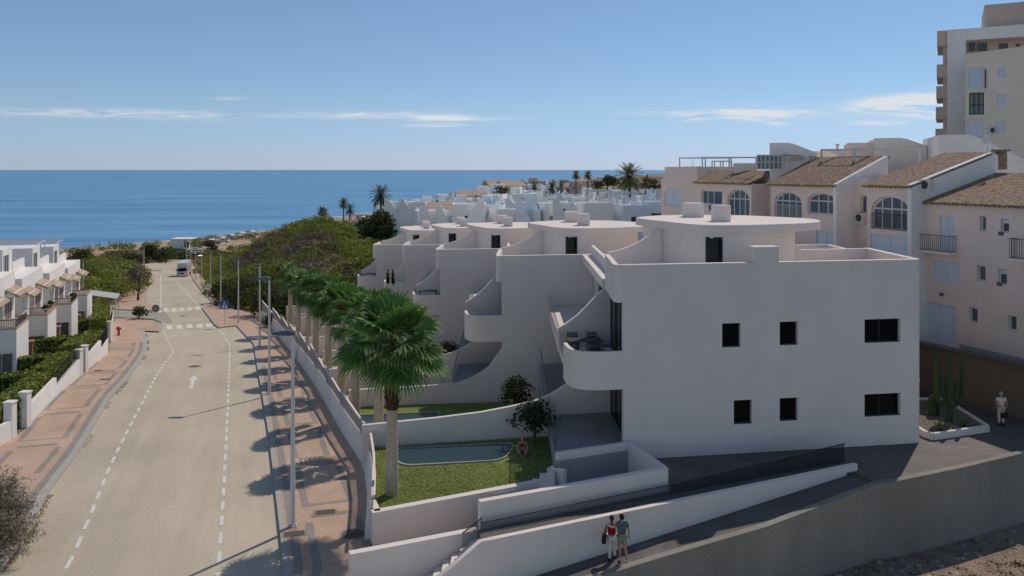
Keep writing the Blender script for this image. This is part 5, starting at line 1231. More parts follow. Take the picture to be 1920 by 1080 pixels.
# nearest part S1
ze = Pz(1725,380); 
S1 = [(1790,1762,405,470,0,(),0,'shut'),(1849,1837,405,433,0,(),0,'glass'),(1892,1876,410,436,0,(),0,'half'),(1799,1750,490,531,0,(),0,'shut'),(1848,1832,498,527,0,(),0,'glass'),(1888,1871,504,533,0,(),0,'half'),
      (1792,1734,570,640,0,(),0,'shut'),(1833,1817,577,605,0,(),0,'glass'),(1906,1890,592,620,0,(),0,'glass')]
f1,s0,s1 = bay(2010,1719,0,ze,ZB,S1, depth=10)
m = MB(); sx = Ps(1800); a = Vector(f1.p(s0,ZB,-.05)); b = Vector(f1.p(sx,ZB,-.05)); m.par(a, b-a, Vector(f1.p(s0,ZB,0.004))-a-Vector((0,0,0)), (0,0,1.55)); m.build('stone_base', stone, apt)
def deck_roof(pxR, pxL, off, yR, yL, rise, run, name='tile_roof', mt=tile2, over=.35, n=None):
    f = PF(off); s0, s1 = Ps(pxR,off), Ps(pxL,off); z = Pz(pxL,yL,off)
    o = Vector(f.p(s0,z,-over)); a = Vector(f.p(s1,z,-over))-o; b = Vector(f.p(s0,z+rise,run))-o; m = MB(); tileroof(m, o, a, b, None, n or int(abs(s1-s0)/.28), .06); m.build(name, mt, apt, smooth=False)
    return f, s0, s1, z
deck_roof(2012,1717,0,390,380,1.7,5.9)
# gable between S1 roof and bay S2 (white wall seen above the near roof)
def slope_wall(px, off, d0, d1, zlo, ztops, th=.3, m=greyw, name='gable_wall'):
    f = PF(off); s = Ps(px,off); n = len(ztops); mb = MB()
    ds = np.linspace(d0,d1,n); vs = []
    for d,zt in zip(ds,ztops): vs += [f.p(s,zlo,d),f.p(s+th,zlo,d),f.p(s+th,zt,d),f.p(s,zt,d)]
    mb.add(vs, [(0,1,2,3),(4*n-1,4*n-2,4*n-3,4*n-4)]+[(4*i+j,4*i+4+j,4*i+4+(j+1)%4,4*i+(j+1)%4) for i in range(n-1) for j in range(4)]); return mb.build(name, m, apt)
zS2 = Pz(1670,350,.9)
f2,s0,s1 = bay(1713,1626,.9,zS2,ZB,[(1706,1634,368,431,.62,(.25,.5,.75),.62,'glass'),(1705,1632,441,478,0,(),0,'shut')], depth=11)
deck_roof(1716,1623,.9,350,350,2.1,6.8)
slope_wall(1716,.9,-.3,6.4,ZB,[zS2+.15,zS2+2.12],m=greyw)
slope_wall(1716,.9,6.41,13,ZB,[zS2+2.12,zS2+.2],m=greyw)
# recess S3
f3_,_,_ = bay(1626,1573,-.6,Pz(1600,335,-.6),ZB,[(1604,1580,361,401,0,(.5,),0,'glass'),(1625,1613,366,400,0,(),0,'glass')], depth=8)
# bay S4
zS4 = Pz(1510,347,.9)
f4,s0,s1 = bay(1572,1446,.9,zS4,ZB,[(1568,1514,362,402,.35,(.33,.66),.62,'glass'),(1503,1452,360,410,.55,(.25,.5,.75),.66,'glass'),(1568,1530,434,470,0,(),0,'shut')], depth=11)
deck_roof(1574,1444,.9,347,347,2.0,4.4)
slope_wall(1575,.9,-.3,4.2,ZB,[zS4+.12,zS4+2.02],m=greyw)
# bay S6
zS6 = Pz(1360,343,.9)
bay(1409,1307,.9,zS6,ZB,[(1405,1364,355,408,.6,(.25,.5,.75),.66,'glass'),(1354,1315,357,383,0,(.45,.75),0,'glass')], depth=9)
deck_roof(1411,1305,.9,343,343,.95,2.3)
bay(1446,1409,-.8,Pz(1425,330,-.8),ZB,[], depth=8)
# end block S7
f7 = PF(.3); a0_, a1_ = Ps(1307,.3), Ps(1240,.3); zl, zh = Pz(1240,337,.3), Pz(1300,312,.3)
def gz7(s): t = (s-a0_)/(a1_-a0_); return zh if t < .38 else zh+(zl-zh)*(t-.38)/.62
bay(1307,1240,.3,gz7,ZB,[(1278,1246,352,386,.5,(),0,'shut')], depth=6)
# terrace parapet walls above the bays
bay(1575,1309,-2.0,Pz(1440,320,-1.6),ZB,[], depth=9)
bay(1760,1575,-5.9,Pz(1640,318,-5.2),ZB,[], depth=9)
# balconies of the nearest part
def balcony(pxR, pxL, ytop, ybot, off=0., label=None):
    f = PF(off); s0, s1 = Ps(pxR,off), Ps(pxL,off); zt, zb = Pz((pxR+pxL)/2,ytop,off), Pz((pxR+pxL)/2,ybot,off); m = MB(); o = Vector(f.p(s0-.1,zb-.14,-.62)); m.par(o, Vector(f.p(s1+.1,zb-.14,-.62))-o, Vector(f.p(s0-.1,zb-.14,0))-o, (0,0,.14))
    o_ = m.build('balcony', cream, apt); m = MB(); A = Vector(f.p(s0,zb,-.58)); B = Vector(f.p(s1,zb,-.58)); rail(m, A, B, zt-zb, .13, .013); rail(m, A, Vector(f.p(s0,zb,0)), zt-zb, .13,.013); rail(m, B, Vector(f.p(s1,zb,0)), zt-zb, .13,.013); m.build('railing', railB, o_, smooth=False)
balcony(1793,1733,440,470); balcony(1960,1907,449,486)
f = PF(.9); m = MB(); zq = Pz(1670,431,.9); rail(m, f.p(Ps(1706,.9),zq,-.06), f.p(Ps(1634,.9),zq,-.06), Pz(1670,402,.9)-zq, .12,.012); m.build('railing', railB, apt, smooth=False)
m = MB(); zq = Pz(1477,410,.9); rail(m, f.p(Ps(1503,.9),zq,-.04), f.p(Ps(1452,.9),zq,-.04), 1.0, .12,.012); m.build('railing', whf, apt, smooth=False)
# air conditioners, each a thing
acm = mat('ac_white', (.55,.55,.54), .6, .05, 4, 0, 1, .3)
def ac(px, py, off, w, label, Y=None):
    if Y is None: s = Ps(px,off); p = Vector(PF(off).p(s, Pz(px,py,off), -.36))
    else: p = Vector(R(px,py,Y))
    t = thing('air_conditioner', label, 'air conditioner', p, 0, 'air conditioners on the apartments'); k = Vector((PD.x,PD.y,0)); q = Vector((-PN.x,-PN.y,0))
    m = MB(); m.par((0,0,0), k*w, q*.34, (0,0,w*.72)); m.build('casing', acm, t, local=True)
    c = k*w*.42+Vector((0,0,w*.36))-q*.005; m = MB(); m.tube([c, c-q*.02], w*.27, 16); m.build('fan_grille', mat('dark_grille',(.06,.065,.07),.6), t, local=True)
    m = MB(); 
    for z_ in (.0,): m.par(k*.05-Vector((0,0,.05)), k*(w-.1), q*.36, (0,0,.048))
    m.build('bracket', lampm, t, local=True)
for a in [(1606,421,-.6,.95,'air conditioner under the tall narrow window left of the big arch'),(1626,418,-.6,.9,'air conditioner beside the downpipe, right of its twin'),(1752,357,.0,.9,'air conditioner high on the white gable above the near tiled roof'),(1345,397,.9,.9,'air conditioner under the far rectangular window')]: ac(*a)
# small wall vents
ventm = mat('vent_grey', (.12,.12,.13), .7)
for (x,y) in ((1882,442),(1879,537),(1733,494),(1770,556)):
    s = Ps(x); q = Vector(PF(0).p(s, Pz(x,y), -.012)); m = MB(); k = Vector((PD.x,PD.y,0)); m.par(q, k*.32, Vector((PN.x,PN.y,0))*-.012, (0,0,.2)); m.build('vent', ventm, apt)
# roof terrace clutter above: pergolas, glazed railing, white and beige roof rooms
def blockR(name, pxL, pxR, ytop, Y0, depth, zb, mt, label, cat='building', slope=None, yaw=-.36, rise=0., ops=()):
    """box building at depth Y0 whose front spans columns pxL..pxR; front parallel to picture x, rotated by yaw"""
    xa = (pxL-960)/F*Y0; aR = (pxR-960)/F; ty_ = math.tan(yaw); xb = (xa+0*aR + 0) if False else (aR*(Y0-ty_*xa))/(1-aR*ty_); zt = CZ-(ytop-HZ)/F*Y0
    t = thing(name, label, cat, (xa,Y0,zb)); d = Vector((math.cos(yaw), math.sin(yaw))); f = Fr((xa,Y0), d); Ln = (xb-xa)/d.x
    z1 = (lambda s: zt+(slope*max(0,s-Ln*rise))) if slope is not None else zt
    w = wall_cols(f, 0, Ln, zb, z1, .3, list(ops)); w.build('wall', mt, t)
    b = MB(); p = [f.p(s,0,dd) for s,dd in ((.02,.31),(Ln-.02,.31),(Ln-.02,depth),(.02,depth))]
    zz = [z1(0)-.02 if callable(z1) else zt-.02, z1(Ln)-.02 if callable(z1) else zt-.02]
    n = 8; 
    ss = np.linspace(.02,Ln-.02,n); vs = []
    for s in ss:
        zt_ = (z1(s) if callable(z1) else zt)-.02
        vs += [f.p(s,zb,.31),f.p(s,zb,depth),f.p(s,zt_,depth),f.p(s,zt_,.31)]
    b.add(vs, [(0,1,2,3),(4*n-1,4*n-2,4*n-3,4*n-4)]+[(4*i+j,4*i+4+j,4*i+4+(j+1)%4,4*i+(j+1)%4) for i in range(n-1) for j in range(4)]); b.build('inner_wall', mt, t)
    for o in ops: window(f, *o[:4], t, mull=(.5,) if o[1]-o[0] > 1.2 else (), fm=whf, pm=hglass, dep=.1, fw=.06)
    return t, f, Ln, zt
blockR('roof_room',1443,1532,268,62,7,CZ-3,greyw,'white roof room with sloping right edge above the glazed terrace',slope=-.42,rise=.45)
blockR('roof_room',1588,1642,268,66,8,CZ-3,beige,'low beige roof block behind the tiled roof')
blockR('roof_room',1640,1738,259,64,9,CZ-3,cream,'beige roof block with sloping right edge, in front of the tower',slope=-.40,rise=.56)
blockR('white_house',1760,1990,253,57,9,CZ-4,greyw,'white gabled house front rising behind the tiled roofs below the tower',slope=-.55,rise=.28, cat='house')
blockR('roof_room',1545,1590,283,70,6,CZ-3,greyw,'narrow pale roof block with a chimney flue behind the awnings')
blockR('terrace_wall',1375,1418,306,66,5,CZ-3,cream,'low cream wall of a roof terrace with dark blind')
def frame_pergola(pts, Y, zb_y, label, th=.09, dpt=3.0):
    x0,x1,yt = pts; xa = (x0-960)/F*Y; xb = (x1-960)/F*Y; zt = CZ-(yt-HZ)/F*Y; zb = CZ-(zb_y-HZ)/F*Y
    t = thing('pergola', label, 'pergola', (xa,Y,zb)); m = MB(); sk_ = Vector((-.39*dpt,dpt,0))
    for k,off in enumerate((Vector((0,0,0)), sk_)):
        for x in np.linspace(xa, xb, 4 if xb-xa > 5 else 3): m = MB(); m.box(x+off.x-th/2,x+off.x+th/2,Y+off.y,Y+off.y+th,zb,zt); m.build('post', whf, t, smooth=False)
    m = MB()
    for off in (Vector((0,0,0)), sk_): m.box(xa+off.x-th/2,xb+off.x+th/2,Y+off.y-.01,Y+off.y+th+.01,zt+.001,zt+th*1.2)
    for x in np.linspace(xa, xb, 5): m.tube([(x,Y,zt+th*.6),(x+sk_.x,Y+sk_.y,zt+th*.6)], .04, 4)
    m.build('beams', whf, t, smooth=False); return t
frame_pergola((1317,1418,296.5), 63.5, 320, 'thin white pergola frame over the farthest roof terrace')
frame_pergola((1603,1725,281), 56.5, 333, 'white pergola frame over the roof terrace beside the tiled roofs', .12)
frame_pergola((1340,1372,303.5), 62.5, 320, 'small white door frame standing on the farthest roof terrace', .08, .3)
# glazed terrace railing and striped awnings
def glazed(pxL,pxR,yt,yb,Y,label,n=6):
    xa,_,zt = R(pxL,yt,Y); xb,_,zb = R(pxR,yb,Y); t = thing('glazed_screen', label, 'screen', (xa,Y,zb)); f = Fr((xa,Y),(1,0))
    window(f, 0, xb-xa, zb, zt, t, mull=tuple((i+1)/n for i in range(n-1)), trans=zb+(zt-zb)*.5, fm=whf, pm=paleglass, dep=0, fw=.07, name='glazed_frame')
glazed(1419,1467,290,318,61,'white framed glazed screen on the roof terrace')
awn = mat('striped_awning', (.55,.50,.40), .8, .3, 6, 0, 1, .1, col2=(.30,.26,.19), stretch=(3,3,.1))
for (a,b,lab) in ((1469,1508,'striped awning with side panels left on the roof terrace'),(1514,1575,'long striped awning on the roof terrace, right of the first')):
    xa,_,zt = R(a,289,61.2); xb,_,zb = R(b,297,60.6); t = thing('awning', lab, 'awning', (xa,61,zb)); m = MB(); m.add([(xa,62.6,zt+.25),(xb,62.6,zt+.25),(xb,60.6,zb+.1),(xa,60.6,zb+.1),(xa,60.6,zb-.12),(xb,60.6,zb-.12)],[(0,1,2,3),(3,2,5,4)]); m.build('fabric', awn, t, recalc=False)
    m = MB(); zf = CZ-.1; 
    for x in (xa+.1,xb-.1): m = MB(); m.box(x-.05,x+.05,60.7,60.8,zf,zb); m.build('post', whf, t, smooth=False)
    m = MB(); m.box(xa+.2,xb-.2,62.4,62.5,zf-.2,zt); m.build('back_panel', mat('speckled_screen',(.34,.31,.28),.9,.4,3,0,1,.1,fine=.3), t)
# antennas
def antenna(px, ybot, ytop, Y, label, kind=0):
    x,_,zb = R(px,ybot,Y); H_ = (ybot-ytop)*Y/F; t = thing('antenna', label, 'antenna', (x,Y,zb)); m = MB(); m.tube([(0,0,-.3),(0,0,H_)], .025, 5); m.build('mast', lampm, t, local=True)
    m = MB(); m.tube([(-.9,0,H_*.93),(.3,.2,H_*.93)], .014, 4)
    for k in range(7): x_ = -.85+k*.17; m.tube([(x_,-.22+.0*k,H_*.93),(x_,.22,H_*.93)], .008, 3)
    m.build('yagi_bars', lampm, t, local=True)
    if kind: m = MB(); m.tube([(-.15,-.05,H_*.8),(-.15,-.12,H_*.8)], [.26,.20], 12); m.build('dish', signw, t, local=True)
antenna(1299,312,296,72,'television antenna on the farthest beige end block')
antenna(1851,320,247,50,'tall antenna mast rising from the tiled roof ridge before the tower',1)
antenna(1861,316,266,50.5,'shorter antenna mast right of the tall one')
t = thing('chimney', 'small clay chimney with side openings at the right picture edge', 'chimney', R(1872,300,50)); m = MB(); m.box(0,.55,0,.5,-.6,.55); m.build('stack', tile2, t, local=True); m = MB(); m.box(-.12,.67,-.1,.6,.551,.66); m.build('cap', tile2, t, local=True)
t = thing('chimney', 'thin metal flue pipe on the narrow pale roof block', 'chimney', R(1570,283,70)); m = MB(); m.tube([(0,0,-.3),(0,0,.4),(0,0,.45),(0,0,.62)], [.1,.1,.17,.17], 8); m.build('pipe', lampm, t, local=True)
ac(1868,250,0,1.0,'air conditioner high on the cream block under the tower windows',Y=86)
# ---- tower, turned so that its long flank runs along the view
tb = mat('tower_beige', (.60,.485,.41), .88, .05, .4, .05, 20, .2, big=.04)
class Tow:
    def __init__(s, px, Y, yaw): s.X0 = (px-960)/F*Y; s.Y0 = Y; s.d = Vector((math.cos(yaw), math.sin(yaw))); s.n = Vector((-s.d.y, s.d.x)); s.f = Fr((s.X0,Y), s.d)
    def s_(s, px, dep=0):
        a = (px-960)/F; o = Vector((s.X0,s.Y0))+s.n*dep; return (a*o.y-o.x)/(s.d.x-a*s.d.y)
    def Y_(s, px, dep=0): return (Vector((s.X0,s.Y0))+s.n*dep+s.d*s.s_(px,dep)).y
    def z_(s, px, py, dep=0): return CZ-(py-HZ)/F*s.Y_(px,dep)
    def pt(s, sv, dep): q = Vector((s.X0,s.Y0))+s.d*sv+s.n*dep; return (q.x,q.y)
    def blk(s, a, b, d0, d1, z0, z1, name, m, par):
        mb = MB(); mb.prism([s.pt(a,d0),s.pt(b,d0),s.pt(b,d1),s.pt(a,d1)], z0, z1); return mb.build(name, m, par)
TT = Tow(1776, 104.0, -.50); tw = thing('tower_block', 'tall beige tower block with stacked balconies on its left side, top right corner', 'building', (TT.X0,104,CZ-6))
e = TT.s_(2080); zt = TT.z_(1790,55); zb2 = TT.z_(1790,77)
TT.blk(0, TT.s_(1811), 0, 14, CZ-8, zt, 'side_pier', greyw, tw)
TT.blk(TT.s_(1811)+.01, e, .02, 14, zb2, zt-.01, 'top_band', greyw, tw)
TT.blk(TT.s_(1846,1.5), e, 1.5, 12, zt-.008, TT.z_(1850,9,1.5), 'roof_room', tb, tw)
TT.blk(TT.s_(1811)+.012, e, 2.4, 13, CZ-8, zb2-.01, 'recessed_wall', tb, tw)
for k,(y0,y1) in enumerate(((57,86),(120,145),(161,184),(200,223),(241,262))): TT.blk(TT.s_(1757-k*.8,.3), -.01, .3, 10, TT.z_(1765,y1), TT.z_(1765,y0), 'balcony', tb, tw)
TT.blk(TT.s_(1768,.8), -.012, .8, 9, CZ-8, zt-.3, 'side_wall', tb, tw)
for k,y in enumerate((112,155,197,237)): TT.blk(TT.s_(1811)+.02, TT.s_(1860), .4, 2.39, TT.z_(1820,y+4), TT.z_(1820,y), 'balcony_slab', tb, tw)
for (x0,x1) in ((1817,1829),(1832,1851),(1873,1890),(1905,1912)): TT.blk(TT.s_(x0,2.3), TT.s_(x1,2.3), 2.3, 2.38, TT.z_(x0,96,2.3), TT.z_(x0,82,2.3), 'window', hglass, tw)
C2 = Tow(1812, 92.0, -.50); cb = thing('cream_apartment_block', 'cream apartment block with sloping top edge and pale shutters in front of the tower', 'building', (C2.X0,92,CZ-6))
e = C2.s_(2060); z2 = lambda px,py: C2.z_(px,py); ops = []
for (a,b,t_,bo) in ((1815,1845,126,166),(1817,1845,174,215),(1814,1845,227,262),(1871,1886,127,145),(1869,1886,177,197),(1867,1884,228,248)): ops.append((C2.s_(a),C2.s_(b),z2((a+b)/2,bo),z2((a+b)/2,t_)))
zc0 = z2(1812,101); sl_ = (z2(1915,87)-zc0)/C2.s_(1915)
w = wall_cols(C2.f, 0, e, CZ-8, lambda s: zc0+sl_*min(s,12), .3, ops); w.build('wall', cream, cb)
C2.blk(.02, e, .31, 9, CZ-8, zc0-.05, 'inner_wall', cream, cb)
for k,o in enumerate(ops):
    if k == 1: window(C2.f,*o,cb,mull=(.33,.66),trans=o[2]+(o[3]-o[2])*.45,fm=blackm,pm=paleglass,dep=.05,fw=.12)
    else:
        g = MB(); a = Vector(C2.f.p(o[0],o[2],.12)); g.par(a, Vector(C2.f.p(o[1],o[2],.12))-a, Vector(C2.f.p(o[0],o[2],.18))-a, (0,0,o[3]-o[2])); g.build('window', shut, cb)
C2.blk(C2.s_(1846), C2.s_(1849), -.15, -.002, z2(1847,165), z2(1847,130), 'downpipe', ventm, cb)
for y in (171,221): C2.blk(-.3, C2.s_(1848), -.25, -.003, z2(1830,y)-.1, z2(1830,y)+.12, 'ledge', cream, cb)
# ================================================================ town between the terraces and the sea
tw_white = mat('town_white', (.92,.91,.90), .85, .05, .5, 0, 1, .2, big=.06)
tw_beige = mat('town_beige', (.60,.50,.41), .88, .06, .3, 0, 1, .2, big=.05)
tw_pink = mat('town_pinkish', (.52,.42,.36), .88, .06, .3, 0, 1, .2)
bluish = mat('town_blue_white', (.82,.88,.93), .85, .05, .5, 0, 1, .2)
rt = random.Random(5); ttile = mat('town_roof_tile', (.40,.31,.24), .9, .2, 2, 0, 1, .1, col2=(.55,.46,.38), fine=.2)
adj = ['plain','small','narrow','wide','tall','low','square','compact','stepped','long']; roofk = ['flat roof','clay tile roof','roof terrace with pergola','stair tower','roof parapet']
def town_house(px, ytop, Y, w, kind, idx, mt, label, hgt=6):
    X = (px-960)/F*Y; zt = CZ-(ytop-HZ)/F*Y; zb = zt-hgt; ya = rt.uniform(-.25,.45)
    t = thing('town_house', label, 'house', (X,Y,zb), ya, 'white and beige houses of the coastal town')
    d = w*rt.uniform(.8,1.2)
    m = MB(); m.box(-w/2,w/2,0,d,-6,hgt); m.build('wall', mt, t, local=True)
    if kind in (0,2,4):   # parapet
        m = MB(); m.ribbon([(-w/2+.1,.1),(w/2-.1,.1),(w/2-.1,d-.1),(-w/2+.1,d-.1),(-w/2+.1,.12)], .2, hgt+.001, hgt+.8); m.build('parapet', mt, t, local=True)
    if kind == 1:
        m = MB(); m.add([(-w/2-.3,-.3,hgt+.001),(w/2+.3,-.3,hgt+.001),(w/2+.3,d+.3,hgt+.001),(-w/2-.3,d+.3,hgt+.001),(-w/2-.3,d/2,hgt+w*.2),(w/2+.3,d/2,hgt+w*.2)],[(0,1,5,4),(2,3,4,5),(1,2,5),(3,0,4),(0,3,2,1)]); m.build('roof', ttile, t, local=True)
    if kind == 2:
        m = MB()
        for x in (-w/2+.3,0,w/2-.4):
            for y in (.3,d*.6): m.box(x,x+.12,y,y+.12,hgt,hgt+2.5)
        m.box(-w/2+.2,w/2-.2,.25,.4,hgt+2.501,hgt+2.65); m.box(-w/2+.2,w/2-.2,d*.6,d*.6+.15,hgt+2.501,hgt+2.65); m.build('pergola', whf, t, local=True, smooth=False)
    if kind == 3:
        m = MB(); m.box(-w*.1,w*.35,d*.2,d*.7,hgt+.001,hgt+2.4); m.build('roof_room', mt, t, local=True)
    if kind in (3,4):     # outside diagonal stair wall
        m = MB(); s = rt.choice((-1,1)); x0 = -s*w*.45; x1 = s*w*.45
        vs = []
        for y in (-1.1,-.9): vs += [(x0,y,-1),(x1,y,-1),(x1,y,hgt+1.6),(x1-s*.8,y,hgt+1.6),(x0,y,hgt*.30)]
        m.add(vs, [(0,1,2,3,4),(9,8,7,6,5)]+[(i,(i+1)%5,(i+1)%5+5,i+5) for i in range(5)]); m.build('stair_wall', mt, t, local=True)
        m = MB(); n = 9
        for k in range(n):
            xx0 = x0+(x1-x0)*k/n; xx1 = x0+(x1-x0)*(k+1)/n; m.box(min(xx0,xx1),max(xx0,xx1),-.94,-.01,-1,hgt*.3+(hgt*.7)*(k)/n-.5)
        m.build('stairs', mat('town_stair_grey',(.35,.34,.32),.9), t, local=True)
    nw = max(1,int(w/2.6))
    for k in range(nw):
        for lvl in ((1.2,hgt-1.9) if hgt > 5 else (hgt-1.9,)):
            if rt.random() < .92:
                x = -w/2+w*(k+.5)/nw; m = MB(); ww = rt.uniform(.35,.8); m.box(x-ww,x+ww,-.03,.01,lvl,lvl+rt.choice((1.0,1.2,1.9))); m.build('window', hglass if rt.random() < .75 else shut, t, local=True)
    return t
places = [(0,'near the sea on the left of the town'),(1,'in the middle of the white town'),(2,'on the right of the town')]
cnt = 0; used = set()
colname = {id(tw_white):'white', id(tw_beige):'beige', id(tw_pink):'pinkish', id(bluish):'bluish white'}
def lab(mt, kind, w, px, Y, row):
    """describe by look, row and nearest landmark"""
    a = ['narrow','small','wide'][0 if w < 6 else (1 if w < 8.5 else 2)]
    base = f"{a} {colname[id(mt)]} house with {['roof parapet','clay roof','roof pergola','roof room','diagonal stairs'][kind]}"
    lm = 'left of the date palm' if px < 700 else ('right of the date palm' if px < 800 else ('behind far chimneys' if px < 900 else ('behind chimneys' if px < 1010 else ('below two thin palms' if px < 1120 else 'by beige block'))))
    s = f"{base}, {row}, {lm}"; k = 0
    opts = ['', ', second from left', ', third from left', ', fourth from left', ', fifth from left', ', sixth from left', ', seventh from left', ', eighth from left']
    while s+opts[min(k,7)] in used and k < 7: k += 1
    s = s+opts[min(k,7)]; used.add(s); s2 = s if len(s.split()) <= 16 else s.replace(' row,', ',', 1); return ' '.join(s2.split()[:16])
rows = [ # px range, ytop, Y, spacing px, widths, mats, row name
 ((806,1240),396,118,34,(3.6,5),[tw_white,bluish],'first row',(3,4,2,4)),
 ((790,1235),386,145,30,(3.8,5.5),[tw_white,bluish,tw_white],'second row',(4,3,4,4,2)),
 ((740,1235),377,180,26,(4,6),[tw_white,tw_white,bluish],'third row',(3,2,4,0,4)),
 ((725,1235),370,225,25,(4.5,7),[tw_white,tw_white,bluish],'fourth row',(0,2,3,1,4)),
 ((925,1235),353,330,30,(9,13),[tw_beige,tw_pink,tw_white],'hilltop row',(0,1,3)),
 ((935,1240),347,430,24,(10,15),[tw_beige,tw_pink,tw_beige],'headland row',(0,1,3))]
for (pr,yt,Y,sp,wr,ms,rn,kinds) in rows:
    px = pr[0]+rt.uniform(0,10)
    while px < pr[1]:
        left = max(0,(900-px))/200
        yy = yt+rt.uniform(-7,7)+ (14*left if Y < 300 else 6*max(0,(1000-px)/100)) - (8*max(0,(px-1050)/190) if Y < 300 else 10*max(0,(px-1000)/240))
        w = rt.uniform(*wr); mt_ = rt.choice(ms); kd = rt.choice(kinds); Yr = Y*rt.uniform(.97,1.04)
        town_house(px, yy, Yr, w, kd, 0, mt_, lab(mt_, kd, w, px, Y, rn), hgt=rt.choice((5.6,6.2,7)) if Y < 300 else 8)
        px += sp*rt.uniform(.85,1.2)
# lower houses towards the beach, left of the date palm
for k,(px,yt,Y) in enumerate([(608,414,440),(625,417,400),(640,410,430),(655,413,380),(668,409,410),(683,404,360),(697,408,320),(592,418,470),(716,412,210),(700,424,190),(745,402,280),(760,396,330),(782,392,360),(805,388,400)]):
    mt_ = [tw_pink,tw_beige,tw_white][k%3]; w = rt.uniform(7,11); kd = rt.choice((0,1,2,0)); town_house(px,yt,Y,w,kd,0,mt_,lab(mt_,kd,w,px,Y,'beach side row' if k<8 else 'left end row'),hgt=6.5)
# brown gabled roof house and dark tinted pavilion
town_house(825,392,140,5.5,1,0,tw_beige,'beige house with a large brown pitched roof, rising above the far white roofs',hgt=6)
X,Y,Z = R(880,372,230); t = thing('pavilion', 'flat roofed brown pavilion standing out against the sea', 'pavilion', (X,Y,Z-4)); m = MB(); m.box(-3,2.5,0,5,0,4); m.build('wall', mat('pavilion_brown',(.22,.16,.12),.8), t, local=True); m = MB(); m.box(-5,3.5,-.8,6,4.001,4.5); m.build('roof', tw_beige, t, local=True)
# ---- palms in the town
pf = mat('date_palm_leaf', (1,1,1), .6, .15, 3, 0, 1, .2, attr=True, trans=.15)
def date_palm(px, pyb, pyt, Y, cw, label, seed, nf=30, col=(.10,.11,.05)):
    """pyb base row, pyt row of the crown centre, cw crown radius in m"""
    X,_,Zb = R(px,pyb,Y); Zt = CZ-(pyt-HZ)/F*Y; H_ = Zt-Zb; rr = random.Random(seed); t = thing('date_palm', label, 'palm tree', (X,Y,Zb))
    Vs=[];Cs=[];Fs=[];k=0
    for i in range(nf):
        az = i*2.4+rr.uniform(-.2,.2); el = math.radians(78-115*(i/(nf-1))**1.1); prev = Vector((0,0,H_)); d = Vector((math.cos(az)*math.cos(el),math.sin(az)*math.cos(el),math.sin(el))); side = Vector((-math.sin(az),math.cos(az),0)); n = 9; pts = [prev]
        for j in range(n): d = (d+Vector((0,0,-.13))).normalized(); prev = prev+d*cw*1.15/n; pts.append(prev)
        g = rr.uniform(.7,1.3)
        for j in range(n):
            for s_ in (-1,1):
                for q in (0,.5):
                    p = pts[j].lerp(pts[j+1],q); dd = (pts[j+1]-pts[j]).normalized(); L_ = cw*.26*math.sin(math.pi*(j+q+1.2)/(n+2))+.05; tip = p+side*s_*L_*.8+dd*L_*.7+Vector((0,0,-.25*L_)); w_ = dd*cw*.028
                    Vs += [p-w_,p+w_,tip+w_*.3,tip-w_*.3]; Fs.append((k,k+1,k+2,k+3)); k += 4; Cs += [tuple(c*g for c in col)]*2+[tuple(c*g*1.3 for c in col)]*2
    o = npmesh('crown', np.array([tuple(v) for v in Vs]), np.array(Fs), pf, np.clip(np.array(Cs),0,1)); o.parent = t
    m = MB(); m.tube([(0,0,-.5),(0,0,H_*.5),(0,0,H_)], [cw*.10+.04,cw*.075+.03,cw*.09+.03], 8); m.ball((0,0,H_-.1*cw),cw*.13,8,6); m.build('trunk', barkm, t, local=True)
date_palm(714,412,367,190,2.9,'tallest date palm, slender and arching against the sea in the centre left',1,34,(.075,.08,.04))
date_palm(644,412,381,230,1.75,'short thick crowned palm left of the tall date palm',2,40,(.085,.09,.045)); date_palm(656,415,393,225,2.0,'smaller palm close behind the thick crowned one',3,26,(.075,.08,.04))
date_palm(603,417,396,260,1.8,'bushy palm farthest left by the beach, left of a twin',4,36,(.085,.09,.04)); date_palm(609,417,398,262,1.6,'bushy palm farthest left by the beach, right of its twin',5,36,(.09,.095,.045))
date_palm(1080,362,328,215,1.35,'thin palm with round crown on the horizon, left of two',6,40,(.10,.10,.055)); date_palm(1102,362,328,213,1.35,'thin palm with round crown on the horizon, right of two',7,40,(.10,.10,.055))
date_palm(1180,365,332,150,2.9,'broad date palm crowning the town next to the beige end block',8,44,(.13,.13,.045)); date_palm(1139,366,338,170,1.4,'dark conifer like palm left of the broad date palm',9,40,(.07,.075,.03)); date_palm(1210,366,341,165,1.7,'small palm right of the broad date palm',10,34,(.10,.10,.05))
date_palm(1035,360,350,200,2.2,'low spreading palm with fronds over the dark pergola',11,28,(.10,.105,.05)); date_palm(1002,362,352,200,1.9,'low spreading palm left of the dark pergola',12,26,(.10,.105,.05)); date_palm(1052,360,349,204,1.7,'small pale palm at the right end of the dark pergola',13,26,(.12,.12,.07)); date_palm(879,378,371,235,1.8,'small palm top showing above the brown pavilion',14,24,(.07,.08,.04))
for a in [(1150,352,160,3,2.0,'dark green bushy tree beside the broad date palm',[(.06,.07,.03)]),(1122,360,180,3,1.8,'olive bush under the two thin palms',[(.09,.09,.045)]),(1225,362,150,3,1.8,'yellow green bush next to the beige end block',[(.12,.12,.05)]),(945,374,300,6,4.5,'dark clump of trees at the left end of the headland',[(.09,.08,.05)]),(690,440,140,3.2,2.0,'green bush behind the dark evergreen tree',[(.08,.11,.03)]),(725,430,165,3,2.0,'dark shrub between the white houses left of the row',[(.05,.06,.03)])]:
    bush_tree(*a, per=70, n=7)
cvs = [mat('parasol_white',(.75,.75,.75),.8), mat('parasol_blue',(.12,.25,.45),.8), mat('parasol_dark',(.08,.10,.13),.8)]
